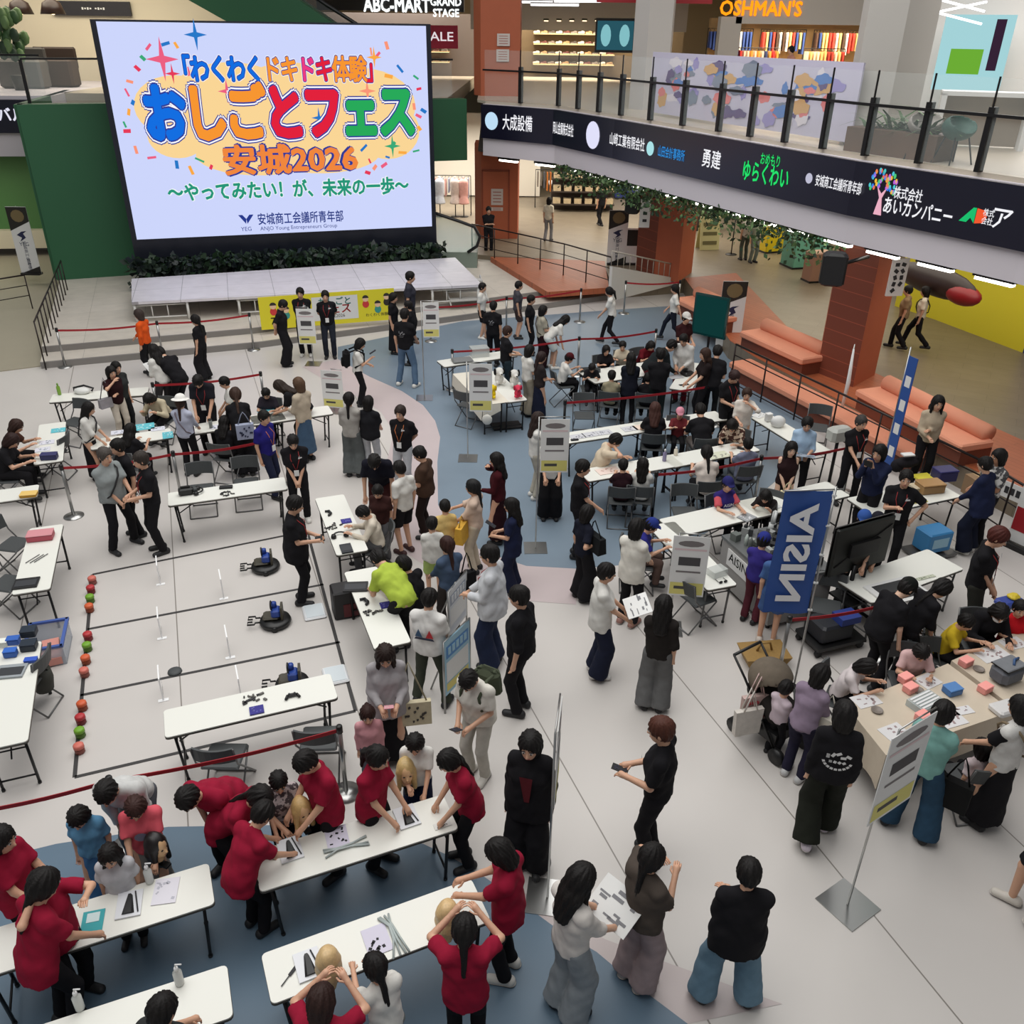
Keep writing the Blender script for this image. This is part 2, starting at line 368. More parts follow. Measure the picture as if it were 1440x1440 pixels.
mb = MB(); mb.box((-16.5, 38.5, 7.4), (14, 0.4, 4.6)); struct('wall_upper_left', mb, CREAM)
# ground floor shops
mb = MB(); mb.box((-2.2, 42, 2.2), (6.5, 0.3, 3.4)); struct('wall_clothes_shop', mb, mat('pale_clothes_shop', (214, 206, 190), 0.7))
mb = MB(); mb.box((6.5, 47, 2.0), (13, 0.3, 3.2)); struct('wall_ground_shop', mb, mat('ground_shop_wall', (186, 172, 146), 0.7))
mb = MB(); mb.prism([(10.7, 24.6), (11.3, 23.3), (12.3, 20.6), (12.7, 20.7), (11.7, 23.5), (11.0, 24.8)], GAL, 3.55); struct('wall_yellow', mb, mat('yellow_wall', (218, 206, 48), 0.6))
mb = MB(); mb.prism([(12.3, 20.6), (12.9, 18.2), (13.3, 18.3), (12.7, 20.7)], GAL, 3.55); struct('wall_blue', mb, mat('navy_wall', (28, 48, 112), 0.6))
mb = MB(); mb.prism([(13, 26), (26, 22), (26, 22.3), (13, 26.3)], GAL, 3.55); struct('wall_gallery_right', mb, mat('ground_shop_wall', (186, 172, 146), 0.7))
# warm shop lighting
area('shop_light', (2.5, 45.4, 9.2), 7, 2, 900, (1, .86, .66)); area('shop_light', (10.5, 36.3, 7.3), 5, 3, 420, (1, .84, .62)); area('shop_light', (-6, 45.3, 9.2), 6, 1.5, 420, (1, .9, .8))
area('shop_light', (-16, 34.5, 9.2), 8, 4, 420, (1, .9, .72)); area('shop_light', (12.5, 22.5, 9.3), 7, 6, 520, (1, .96, .92)); area('shop_light', (-2.4, 38, 3.5), 4, 4, 480, (1, .95, .88))
area('gallery_light', (9.5, 20.5, 3.5), 3.5, 9, 190, (1, .93, .8), (0, 0, R(25))); area('gallery_light', (4.5, 36.5, 3.5), 7, 10, 700, (1, .92, .8)); area('gallery_light', (10.5, 30, 3.5), 5, 7, 260, (1, .9, .7))
area('gallery_light', (-18.5, 28.5, 3.3), 5, 2, 90, (1, .95, .8))

# ------------------------------------------------------------------ LED wall
SBL, SBR = Vector((-11.03, 26.2)), Vector((-2.66, 28.75))
def led_wall():
    t = thing('led_screen', 'giant lit stage screen with colourful festival title on pale lavender', 'screen', (SBL.x, SBL.y, 0.35))
    W = (SBR-SBL).length; a = math.atan2((SBR-SBL).y, (SBR-SBL).x); t.rotation_euler = (0, 0, a)
    z0, z1 = 1.30, 6.85
    def fr(mb): mb.box((W/2, 0.45, 3.35), (W+0.3, 0.8, 7.1))
    part('housing', mat('screen_housing', (24, 27, 38), 0.35), t, fr)
    part('panel', led((205, 214, 252), 1.0), t, lambda mb: mb.box((W/2, 0.02, (z0+z1)/2), (W, 0.06, z1-z0)))
    # position on the screen: photograph pixel -> panel coordinates
    Hm = None
    src = np.array([(140, 30), (601, 42), (606, 317), (192, 331)], float); dst = np.array([(0, z1), (W, z1), (W, z0), (0, z0)], float)
    A = []
    for (x, y), (u, v) in zip(src, dst):
        A.append([x, y, 1, 0, 0, 0, -u*x, -u*y]); A.append([0, 0, 0, x, y, 1, -v*x, -v*y])
    h = np.linalg.solve(np.array(A), dst.ravel()); Hm = np.append(h, 1).reshape(3, 3)
    def P(x, y): q = Hm @ np.array([x, y, 1]); return (q[0]/q[2], q[1]/q[2])
    k = 0
    def txt(s, x0, x1, y, hpx, cols, lay):
        u0, v0 = P(x0, y); u1, v1 = P(x1, y+ (0)); _, va = P((x0+x1)/2, y-hpx/2); _, vb = P((x0+x1)/2, y+hpx/2)
        n = len(s); size = (va-vb)*1.06
        for L, (off, col) in enumerate(lay):
            mb = MB()
            groups = {}
            for i, ch in enumerate(s):
                c = col or cols[i]
                groups.setdefault(c, []).append((i, ch))
            for c, lst in groups.items():
                mb = MB()
                for i, ch in lst:
                    f = (i+0.5)/n; u = u0+(u1-u0)*f
                    wsc = (u1-u0)/n*1.08
                    v, fc = text_geo(ch)
                    for a_ in range(12): mb.add([(u+(p[0]+off*math.cos(a_*.5236))*wsc, -0.02-0.012*(L+1), (va+vb)/2+(p[1]+off*math.sin(a_*.5236))*size) for p in v], fc)
                mb.build('lettering', led(c, 1.0), t)
    # pale orange cloud behind the title
    def cloud(mb):
        for (x, y, rx, ry) in ((255, 150, 62, 45), (330, 130, 80, 42), (420, 135, 90, 45), (510, 150, 75, 52), (545, 185, 45, 40), (250, 190, 40, 30), (370, 215, 90, 30), (455, 215, 80, 28), (420, 175, 110, 40)):
            u, v = P(x, y); u2, _ = P(x+rx, y); _, v2 = P(x, y-ry); n = 28
            mb.add([(u+(u2-u)*math.cos(2*math.pi*i/n), -0.018, v+(v2-v)*math.sin(2*math.pi*i/n)) for i in range(n)], [tuple(range(n))[::-1]])
    part('artwork', led((250, 214, 150)), t, cloud)
    BLU, ORA, REDC, PNK, GRN = (20, 110, 225), (247, 150, 50), (226, 34, 60), (238, 60, 130), (40, 170, 90)
    OUT = (48, 60, 150)
    l1 = '「わくわくドキドキ体験」'
    txt(l1, 246, 540, 101, 36, [BLU]*5+[ORA, ORA, PNK, REDC, ORA, ORA, REDC], ((0.09, (250, 250, 255)), (0.065, OUT), (0.032, None)))
    txt('おしごとフェス', 206, 584, 163, 76, [BLU, ORA, ORA, REDC, REDC, GRN, GRN], ((0.125, OUT), (0.105, (250, 250, 255)), (0.078, OUT), (0.052, None)))
    def line(s, x0, x1, y, hpx, off, col, L):
        u0, v0 = P(x0, y); u1, _ = P(x1, y); _, va = P((x0+x1)/2, y-hpx/2); _, vb = P((x0+x1)/2, y+hpx/2)
        mb = MB(); mb.text(s, ((u0+u1)/2, -.02-.012*L, (va+vb)/2), (1, 0, 0), (0, 0, 1), (va-vb)*1.06, 0, off, u1-u0); mb.build('lettering', led(col), t)
    line('安城2026', 314, 503, 225, 40, .08, OUT, 1); line('安城2026', 314, 503, 225, 40, .035, (240, 135, 62), 2)
    line('～やってみたい！が、未来の一歩～', 236, 574, 265, 24, .08, (240, 246, 250), 1); line('～やってみたい！が、未来の一歩～', 236, 574, 265, 24, .036, (38, 150, 120), 2)
    line('安城商工会議所青年部', 362, 482, 304, 16, .015, (40, 58, 130), 1)
    mb = MB(); u, v = P(420, 316); mb.text('ANJO Young Entrepreneurs Group', (u, -0.03, v), (1, 0, 0), (0, 0, 1), 0.16, wid=P(474, 316)[0]-P(366, 316)[0]); mb.build('lettering', led((40, 58, 130)), t)
    mb = MB(); u, v = P(346, 318); mb.text('YEG', (u, -0.03, v), (1, 0, 0), (0, 0, 1), 0.17)
    u, v = P(346, 304)
    for s_ in (-1, 1):
        mb.add([(u+0.02*s_, -0.03, v-0.14), (u+s_*.22, -0.03, v+0.12), (u+s_*.1, -.03, v+.12), (u, -.03, v)], [(0, 1, 2, 3)])
    mb.build('emblem', led((40, 58, 140)), t)
    rng = random.Random(3); cc = [(236, 96, 130), (40, 120, 200), (250, 170, 70), (60, 170, 120), (230, 60, 90), (250, 150, 120)]
    conf = [(213, 66), (237, 62), (252, 64), (205, 81), (197, 95), (186, 113), (182, 128), (190, 142), (184, 155), (178, 172), (181, 181), (193, 207), (215, 218), (250, 228), (270, 236), (282, 222), (298, 232), (546, 68), (532, 82), (564, 100), (548, 110), (586, 112), (590, 128), (583, 152), (589, 165), (596, 158), (590, 182), (553, 205), (520, 226), (527, 235), (540, 232), (545, 221), (566, 215), (585, 213), (517, 242), (524, 76), (268, 100), (512, 208)]
    for j, c in enumerate(cc):
        mb = MB()
        for i, (x, y) in enumerate(conf):
            if i % 6 != j: continue
            u, v = P(x, y); a_ = rng.uniform(0, 3.1); l, w_ = rng.uniform(.06, .13), rng.uniform(.03, .06)
            ca, sa = math.cos(a_), math.sin(a_)
            mb.add([(u+ca*p-sa*q, -0.03, v+sa*p+ca*q) for p, q in ((-l, -w_), (l, -w_*.6), (l, w_), (-l, w_*.7))], [(0, 1, 2, 3)])
        for i, (x, y, r_) in enumerate(((232, 83, .42), (279, 50, .3), (528, 84, .22), (552, 206, .25), (246, 103, .2), (518, 130, .25), (322, 128, .25), (450, 166, .22))):
            if i % 6 != j: continue
            u, v = P(x, y)
            mb.add([(u+(r_ if k % 2 == 0 else r_*.22)*math.cos(k*math.pi/4+math.pi/2), -0.033, v+(r_ if k % 2 == 0 else r_*.22)*math.sin(k*math.pi/4+math.pi/2)*1.3) for k in range(8)], [tuple(range(8))[::-1]])
        mb.build('confetti', led(c), t)
led_wall()

# ------------------------------------------------------------------ ribbon screens on the balcony fronts
def ribbon():
    t = thing('ribbon_screen', 'long dark ribbon screen with sponsor names along the right balcony', 'screen')
    Q = offs(BP, 0.03); S = [0]
    for i in range(len(Q)-1): S.append(S[-1]+(Vector(Q[i+1])-Vector(Q[i])).length)
    mb = MB(); zb, zt = 4.08, 5.06; Q2 = offs(BP, 0.1)
    for i in range(len(Q)-1):
        a, b, c, d = Q[i], Q[i+1], Q2[i], Q2[i+1]
        mb.add([(*a, zb), (*b, zb), (*b, zt), (*a, zt), (*c, zb), (*d, zb), (*d, zt), (*c, zt)], [(4, 5, 6, 7), (1, 0, 3, 2), (0, 1, 5, 4), (7, 6, 2, 3), (0, 4, 7, 3), (5, 1, 2, 6)])
    mb.build('panel', mat('ribbon_panel', (20, 20, 38), 0.3), t)
    Q3 = offs(BP, 0.112)
    def at_px(px):           # nearest point of the ribbon in that direction
        d = _F+(px-720)/FOC*_RT-(-480)/FOC*_UP*0-(200-720)/FOC*_UP; az = d[0]/d[1]
        for i in range(len(Q3)-1):
            a, b = Vector(Q3[i]), Vector(Q3[i+1]); fa, fb = a.x-az*a.y, b.x-az*b.y
            if fa*fb <= 0:
                k = fa/(fa-fb); p = a+(b-a)*k; return p, (a-b).normalized()
        return Vector(Q3[0]), (Vector(Q3[0])-Vector(Q3[1])).normalized()
    def put(s, px, z, size, col, wid=None, off=0.01, e=1.0):
        p, u = at_px(px); mb = MB(); mb.text(s, (p.x, p.y, z), (u.x, u.y, 0), (0, 0, 1), size, offset=off, wid=wid); mb.build('lettering', led(col, e), t)
    def disc(px, z, r_, col, k=1.0, name='emblem'):
        p, u = at_px(px); n = 20; mb = MB()
        mb.add([(p.x+u.x*r_*k*math.cos(2*math.pi*i/n), p.y+u.y*r_*k*math.cos(2*math.pi*i/n), z+r_*math.sin(2*math.pi*i/n)) for i in range(n)], [tuple(range(n))]); mb.build(name, led(col), t)
    W_ = (245, 245, 250)
    disc(691, 4.6, .26, (190, 222, 245)); put('大成設備', 727, 4.57, .48, W_, 1.15)
    put('岡山金属株式会社', 791, 4.55, .36, W_, 1.2); disc(833, 4.57, .36, (225, 225, 250)); put('山崎工業有限会社', 881, 4.55, .33, W_, 1.75)
    disc(915, 4.53, .17, (170, 225, 230)); put('山田会計事務所', 945, 4.5, .28, (50, 140, 215), 1.15)
    put('勇建', 1003, 4.55, .42, W_, .7); put('おめもり', 1087, 4.78, .26, (40, 225, 110), .62); put('ゆらくわい', 1082, 4.47, .46, (40, 225, 110), 1.5, 0.02)
    disc(1146, 4.6, .1, (190, 190, 210)); put('安城商工会議所青年部', 1189, 4.58, .24, W_, 1.25)
    rng = random.Random(5); cc = [(60, 130, 230), (80, 200, 120), (240, 190, 60), (190, 100, 220), (80, 200, 210), (230, 110, 90)]
    p, u = at_px(1254)
    for j, c in enumerate(cc):
        mb = MB()
        for i in range(9):
            a_ = rng.uniform(-.4, 3.5); r_ = rng.uniform(.08, .3); x = r_*math.cos(a_); z = 4.72+r_*math.sin(a_); q = .028
            mb.add([(p.x+u.x*(x+q*math.cos(k*1.05)), p.y+u.y*(x+q*math.cos(k*1.05)), z+q*1.5*math.sin(k*1.05)) for k in range(6)], [tuple(range(6))])
        mb.build('emblem', led(c), t)
    mb = MB(); mb.add([(p.x+u.x*x, p.y+u.y*x, z) for x, z in ((-.09, 4.2), (.09, 4.2), (.03, 4.5), (.12, 4.72), (0, 4.58), (-.12, 4.7), (-.03, 4.5))], [tuple(range(7))]); mb.build('emblem', led((235, 175, 195)), t)
    put('株式会社', 1293, 4.63, .23, W_, .6); put('あいカンパニー', 1311, 4.38, .32, W_, 1.42, 0.015)
    p, u = at_px(1393); mb = MB(); mb.add([(p.x+u.x*x, p.y+u.y*x, z) for x, z in ((-.22, 4.37), (.0, 4.62), (.06, 4.62), (.06, 4.37), (-.02, 4.45), (-.08, 4.37))], [tuple(range(6))]); mb.build('emblem', led((30, 190, 110)), t)
    mb = MB(); mb.add([(p.x+u.x*(x+.12), p.y+u.y*(x+.12), z) for x, z in ((-.05, 4.37), (.1, 4.4), (.15, 4.5), (.1, 4.6), (-.05, 4.62))], [tuple(range(5))]); mb.build('emblem', led((240, 90, 50)), t)
    put('株式\n会社', 1417, 4.5, .13, W_, .2); put('ア', 1437, 4.5, .4, W_)
ribbon()
tl = thing('ribbon_screen', 'short dark screen with white lettering on the left balcony end', 'screen')
part('panel', mat('ribbon_panel', (20, 20, 38), 0.3), tl, lambda mb: mb.prism([(-24, 28.85), (-15.1, 29.86), (-15.1, 30.02), (-24, 29.1)], 4.1, 5.05))
mb = MB(); mb.text('底バル', (-15.92, 29.74, 4.6), (.99, .113, 0), (0, 0, 1), .42, offset=.03); mb.build('lettering', led((225, 225, 240)), tl)

# strip lamps and hanging greenery under the balcony front
LP = offs(BP, -0.42)
strip = None; k = 0
for i in range(len(LP)-1):
    a, b = Vector(LP[i]), Vector(LP[i+1]); L = (b-a).length; n = int(L/1.1)
    for j in range(n):
        p = a+(b-a)*((j+.5)/n); rz = math.atan2((b-a).y, (b-a).x)
        if strip is None:
            strip = thing('strip_lamp', 'white strip lamp under the balcony front above the stone gallery floor', 'lamp', (p.x, p.y, 3.40), rz, 'strip lamps under the right balcony')
            part('lamp_body', BLACK, strip, lambda mb: mb.box((0, 0, .07), (.78, .16, .08))); part('lamp_tube', led((255, 250, 238), 6), strip, lambda mb: mb.box((0, 0, .0), (.7, .12, .06)))
        else: dup(strip, (p.x, p.y, 3.40), rz)
def leaves(name, pts, label, cat, n, size, cols, drop, parent=None):
    rng = random.Random(11); mb = MB()
    for i in range(n):
        p = rng.choice(pts); x, y, z = p[0]+rng.uniform(-drop[0], drop[0]), p[1]+rng.uniform(-drop[1], drop[1]), p[2]-rng.random()*rng.random()*drop[2]
        s = size*rng.uniform(.6, 1.3); d = Vector((rng.uniform(-1, 1), rng.uniform(-1, 1), rng.uniform(-1, .6))).normalized(); e = d.cross(Vector((rng.uniform(-1, 1), rng.uniform(-1, 1), .3))).normalized()
        o = Vector((x, y, z)); mb.add([o, o+d*s*.5+e*s*.3, o+d*s, o+d*s*.5-e*s*.3], [(0, 1, 2, 3)], rng.randrange(len(cols)))
    o = mb.build(name, cols); tag(o, label, cat, kind='stuff'); return o
LEAF = [mat('leaf', (52, 84, 44), .6), mat('leaf_dark', (30, 54, 30), .6), mat('leaf_pale', (92, 120, 72), .6)]
iv = []
for i in range(1, len(LP)-1):
    for j in range(24):
        f = j/24; a, b = offs(BP, -.3)[i], offs(BP, -.3)[i+1]; iv.append((a[0]+(b[0]-a[0])*f, a[1]+(b[1]-a[1])*f, 3.55))
iv = [p for p in iv if 18.6 < p[1] < 29]
leaves('hanging_ivy', iv, 'green ivy trailing along the underside of the right balcony front', 'ivy', 3200, .13, LEAF, (.35, .35, .75))
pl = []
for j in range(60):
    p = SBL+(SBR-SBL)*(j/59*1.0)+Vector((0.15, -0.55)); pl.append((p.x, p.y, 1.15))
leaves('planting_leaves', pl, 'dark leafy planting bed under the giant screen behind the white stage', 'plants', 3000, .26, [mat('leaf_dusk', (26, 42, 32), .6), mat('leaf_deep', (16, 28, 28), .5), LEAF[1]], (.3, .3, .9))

# glass balustrade on the right balcony: one panel and its post per bay
gl = offs(BP, -.06); segs = []; dist = 0.35
for i in range(len(gl)-1):
    a, b = Vector(gl[i]), Vector(gl[i+1]); L = (b-a).length
    n = max(1, round(L/1.25))
    for j in range(n): segs.append((a+(b-a)*(j/n), a+(b-a)*((j+1)/n)))
for a, b in segs:
    L = (b-a).length; rz = math.atan2((b-a).y, (b-a).x)
    t = thing('balustrade_bay', 'glass balustrade bay with black post on the right balcony edge', 'balustrade', (a.x, a.y, UP2), rz, 'glass bays of the right balcony railing')
    part('post', DKMET, t, lambda mb: (mb.box((0, -.03, .5), (.09, .14, 1.0)), mb.box((0, -.0, 1.2), (.02, .03, .5))))
    part('glass_panel', GLASS, t, lambda mb: mb.box((L/2, 0, .73), (L-.06, .016, 1.4)))
    part('handrail', DKMET, t, lambda mb: mb.box((L/2, .05, .88), (L, .05, .05)))
for (ax, ay, bx, by) in ((-24, 29.35, -20.4, 29.8), (-20.4, 29.75, -17.6, 30.0), (-17.6, 30.0, -14.7, 30.3), (-13.8, 27.3, -11.5, 28.2), (-3.2, 31.2, -2.1, 31.6)):
    a, b = Vector((ax, ay)), Vector((bx, by)); L = (b-a).length; rz = math.atan2(b.y-a.y, b.x-a.x)
    t = thing('balustrade_bay', 'glass balustrade bay on the green walled balcony beside the giant screen', 'balustrade', (a.x, a.y, UP2), rz, 'glass bays beside the giant screen')
    part('post', DKMET, t, lambda mb: mb.box((0, 0, .55), (.09, .1, 1.1))); part('glass_panel', GLASS, t, lambda mb: mb.box((L/2, 0, .6), (L-.08, .016, 1.1))); part('handrail', DKMET, t, lambda mb: mb.box((L/2, 0, 1.12), (L, .05, .05)))

# escalator flank rising behind the screen
e0 = [Vector(at_depth(*q, 34.0)) for q in ((240, -14), (400, 76), (524, 72), (385, -24))]
t = thing('escalator', 'dark green flanked escalator rising behind the giant screen', 'escalator', e0[0]); E_ = [q-e0[0] for q in e0]; dv = Vector((0, 1.2, 0))
part('flank', GREEN, t, lambda mb: mb.add(E_+[q+dv for q in E_], [(0, 1, 2, 3), (7, 6, 5, 4), (1, 0, 4, 5), (2, 1, 5, 6), (3, 2, 6, 7), (0, 3, 7, 4)]))
hr = [Vector(at_depth(*q, 34.6))-e0[0] for q in ((405, -30), (458, 6), (545, 62), (560, 60))]
part('balustrade', mat('dusky_glass', (90, 92, 92), .1, alpha=.5), t, lambda mb: mb.add([hr[0], hr[2], hr[2]-Vector((0, 0, .9)), hr[0]-Vector((0, 0, .9))], [(0, 1, 2, 3)]))
part('handrail', BLACK, t, lambda mb: mb.tube(hr, .06))
t = thing('escalator', 'escalator landing with round glass side at the foot of the giant screen', 'escalator', (-2.45, 29.35, .3))
part('flank', mat('escalator_skirt', (120, 132, 122), .4), t, lambda mb: mb.box((0.2, 0, .25), (2.0, .7, .5)))
part('balustrade', mat('green_glass', (170, 200, 190), .05, alpha=.45), t, lambda mb: mb.add([(-.9, -.36, .5), (.9, -.36, .5), (1.2, -.36, .75), (1.25, -.36, 1.0), (1.1, -.36, 1.25), (.7, -.36, 1.4), (-.9, -.36, 1.9)], [tuple(range(7))]))
part('handrail', BLACK, t, lambda mb: mb.tube([(-.9, -.36, 1.95), (.7, -.36, 1.45), (1.12, -.36, 1.3), (1.3, -.36, 1.0), (1.2, -.36, .7), (.9, -.36, .5)], .05))
# ================================================================== FURNITURE AND THINGS
def rrect(x0, x1, y0, y1, r=.04, n=3):
    P = []
    for cx, cy, a0 in ((x1-r, y1-r, 0), (x0+r, y1-r, 90), (x0+r, y0+r, 180), (x1-r, y0+r, 270)):
        for i in range(n+1): a = R(a0+90*i/n); P.append((cx+r*math.cos(a), cy+r*math.sin(a)))
    return P
def make_table(L, W, legm=None):
    t = thing('folding_table', 'x', 'table'); legm = legm or mat('table_leg', (26, 26, 28), .4, .4); h = .70
    part('tabletop', WHITE, t, lambda mb: mb.prism(rrect(-L/2, L/2, -W/2, W/2), h-.012, h))
    part('edge_band', mat('edge_band', (74, 70, 64), .6), t, lambda mb: mb.prism(rrect(-L/2-.003, L/2+.003, -W/2-.003, W/2+.003), h-.034, h-.012))
    for sx in (-1, 1):
        for sy in (-1, 1):
            lg = part('leg', legm, t, lambda mb: mb.tube([(sx*(L/2-.09), sy*(W/2-.05), h-.034), (sx*(L/2-.13), sy*(W/2-.05), 0.0)], .016, n=6))
            part('foot_cap', BLACK, lg, lambda mb: mb.tube([(sx*(L/2-.128), sy*(W/2-.05), .03), (sx*(L/2-.13), sy*(W/2-.05), 0.0)], .02, n=8))
        part('crossbar', legm, t, lambda mb: (mb.tube([(sx*(L/2-.122), -(W/2-.05), .14), (sx*(L/2-.122), W/2-.05, .14)], .011, n=6), mb.tube([(sx*(L/2-.1), -(W/2-.05), .55), (sx*(L/2-.1), W/2-.05, .55)], .009, n=6), mb.tube([(sx*(L/2-.11), 0, .42), (sx*(L/2-.5), 0, h-.04)], .009, n=6)))
    part('rail', legm, t, lambda mb: (mb.tube([(-L/2+.1, -W/2+.06, h-.05), (L/2-.1, -W/2+.06, h-.05)], .012, n=6), mb.tube([(-L/2+.1, W/2-.06, h-.05), (L/2-.1, W/2-.06, h-.05)], .012, n=6)))
    return t
_tb = {}
TABLES = {}
def table(key, A, B, label, side=1, anchor='M', L=1.8, W=.45, grey=False, group=None):
    a, b = Vector(at(*A, .7)), Vector(at(*B, .7)); u = (b-a).normalized(); n = Vector((-u.y, u.x))*side
    m = (a+b)/2 if anchor == 'M' else (a+u*L/2 if anchor == 'A' else b-u*L/2)
    c = m+n*W/2; rz = math.atan2(u.y, u.x); k = (L, W, grey)
    if k not in _tb:
        t = _tb[k] = make_table(L, W, GREYM if grey else None); t.location = (c.x, c.y, 0); t.rotation_euler = (0, 0, rz); t['label'] = label
    else: t = dup(_tb[k], (c.x, c.y, 0), rz, label)
    TABLES[key] = (c, u, rz); return t
def on(px, py, z=.7): x, y = at(px, py, z); return (x, y, z)

table('T1', (368, 1254), (643, 1166), 'white folding table with two long-haired mannequin heads clamped along it')
table('T2', (386, 1411), (687, 1296), 'white folding table with hair ribbons and tray before the maroon braiding staff')
table('T13', (82, 1342), (302, 1271), 'white folding table with teal card beside children in blue and coral', anchor='B')
table('T14', (61, 1440), (319, 1356), 'white folding table nearest the lower left corner with two pump bottles', side=-1, anchor='B')
table('T3', (233, 1037.5), (474.4, 981.7), 'white folding table at the near end of the taped robot course')
table('T4', (442.5, 699.7), (474, 783), 'white folding table with tablet and headphones before seated boy in cream')
table('T5', (470, 770), (526.7, 913.6), 'white folding table the man in the lime vest leans over', anchor='B')
table('T8', (239, 711), (402, 688), 'white folding table with black headphones and camera beside two empty grey chairs')
table('T6', (68.6, 566), (144.5, 560), 'white folding table with green bottle at the back of the craft corner', anchor='A')
table('T7', (150, 629), (243, 615), 'white craft table with turquoise sheets beside the woman in a white hat', anchor='B', L=1.35)
table('T7b', (262, 612), (350, 598), 'white craft table with a tall cup before the woman with a striped bag', anchor='A')
table('T7c', (356, 598), (425, 588), 'white craft table with turquoise sheet before the boy bending at barrier end', anchor='A', L=1.5)
table('T9', (55, 597), (47, 654), 'white folding table before the two women seated at the left edge')
table('T10', (0, 706), (52, 698.5), 'white folding table with a yellow box at the left edge', anchor='B')
table('T11', (42, 742), (16, 838), 'white folding table with pink case and black laptop beside the course')
table('T12', (39, 1042), (60, 892), 'white folding table with blue electronics boxes at the left edge', anchor='A')
table('T15', (673, 526), (712, 566), 'white folding table with dog and cat puppets on its near end', anchor='B')
table('T15b', (643, 529), (681, 569), 'cloth covered white table under the hanging poster with dog puppets', anchor='B')
table('T16', (625, 516), (690, 506), 'narrow white table with grey tray behind the puppet table', anchor='A')
table('T17', (837, 539), (914, 527), 'wide white table where a child in black overalls sits', anchor='A', W=.75)
table('T18', (960, 517), (941, 546), 'white table with black telephone beside the bending man', anchor='B')
table('T19', (795, 624), (902, 608), 'white table with printed sheets beside the poster with wooden pole', anchor='A')
table('T19b', (905, 607), (1009, 592), 'white table before the seated woman with long brown hair', anchor='A')
table('T20', (828, 677), (945, 657), 'white table where a man in cream rests his chin', anchor='A')
table('T20b', (948, 657), (1050, 637), 'white table before the woman in a patterned blouse', anchor='A')
table('T24', (1056, 587), (1103, 616), 'white table with white bags next to the seating steps', anchor='A')
table('T21', (955, 754), (1065, 728), 'white table in front of the child wearing navy cap and facing out', anchor='A', W=.55)
table('T21b', (1068, 727), (1170, 703), 'white table with papers behind the blue banner', anchor='A', W=.55)
table('T22', (930, 760), (995, 830), 'white grey legged table beside the seated boy in blue cap', anchor='B', grey=True)
table('T23', (1226, 848), (1353, 801), 'white table with a dark tray between the black display and the craft table', anchor='A', W=.6, grey=True)
table('T25', (1268, 716), (1353, 698), 'white staff table with boxes over a blue crate', anchor='B', W=.6)

# cloth covered craft tables at the right
def cloth_table(quad, label, z=.72):
    P = [Vector(at(*q, z)) for q in quad]; c = sum(P, Vector((0, 0)))/4
    t = thing('craft_table', label, 'table', (c.x, c.y, 0)); Q = [p-c for p in P]
    part('tabletop', WHITE, t, lambda mb: mb.prism([tuple(q*.97) for q in Q], z-.04, z-.005))
    def cl(mb):
        n = 8; ring = []
        for i in range(4):
            a, b = Q[i], Q[(i+1) % 4]
            ring += [a+(b-a)*(j/n) for j in range(n)]
        k = len(ring); V = [(*p, z) for p in ring]
        for d, s in ((.16, 1.01), (.40, 1.03)): V += [(p.x*(s+.008*((i % 3)-1)), p.y*(s+.008*((i % 3)-1)), z-d-(.07 if i % n == 0 else 0)*d/.4) for i, p in enumerate(ring)]
        mb.add(V, [tuple(range(k))]+[(r*k+i, r*k+(i+1) % k, (r+1)*k+(i+1) % k, (r+1)*k+i) for r in range(2) for i in range(k)])
    part('tablecloth', mat('beige_cloth', (206, 192, 172), .9, noise=.06, scale=6), t, cl)
    for q in Q: part('leg', BLACK, t, lambda mb: mb.tube([(q.x*.88, q.y*.88, z-.04), (q.x*.88, q.y*.88, 0)], .018, n=6))
    return t
cloth_table([(1246, 1062), (1424, 1000), (1333, 933), (1190, 992)], 'beige cloth covered craft table crowded with pink boxes and papers')
cloth_table([(1427, 996), (1540, 958), (1440, 884), (1338, 929)], 'beige cloth covered craft table with a grey lunch bag at the right edge')
# the cloth over the puppet table
c, u, rz = TABLES['T15b']
t = tag(MB().box((0, 0, .706), (1.9, .56, .008)).add([(-.95, -.28, .70), (.95, -.28, .70), (.95, -.30, .38), (-.95, -.30, .46)], [(3, 2, 1, 0)]).add([(-.95, .28, .70), (-.95, -.28, .70), (-.96, -.28, .46), (-.96, .28, .5)], [(0, 1, 2, 3)]).add([(.95, -.28, .70), (.95, .1, .70), (.965, .1, .55), (.965, -.28, .4)], [(0, 1, 2, 3)]).build('tablecloth', mat('cream_cloth', (216, 210, 196), .9, noise=.05)), 'cream tablecloth hanging over the table with the puppets', 'tablecloth'); t.location = (c.x, c.y, 0); t.rotation_euler = (0, 0, rz)

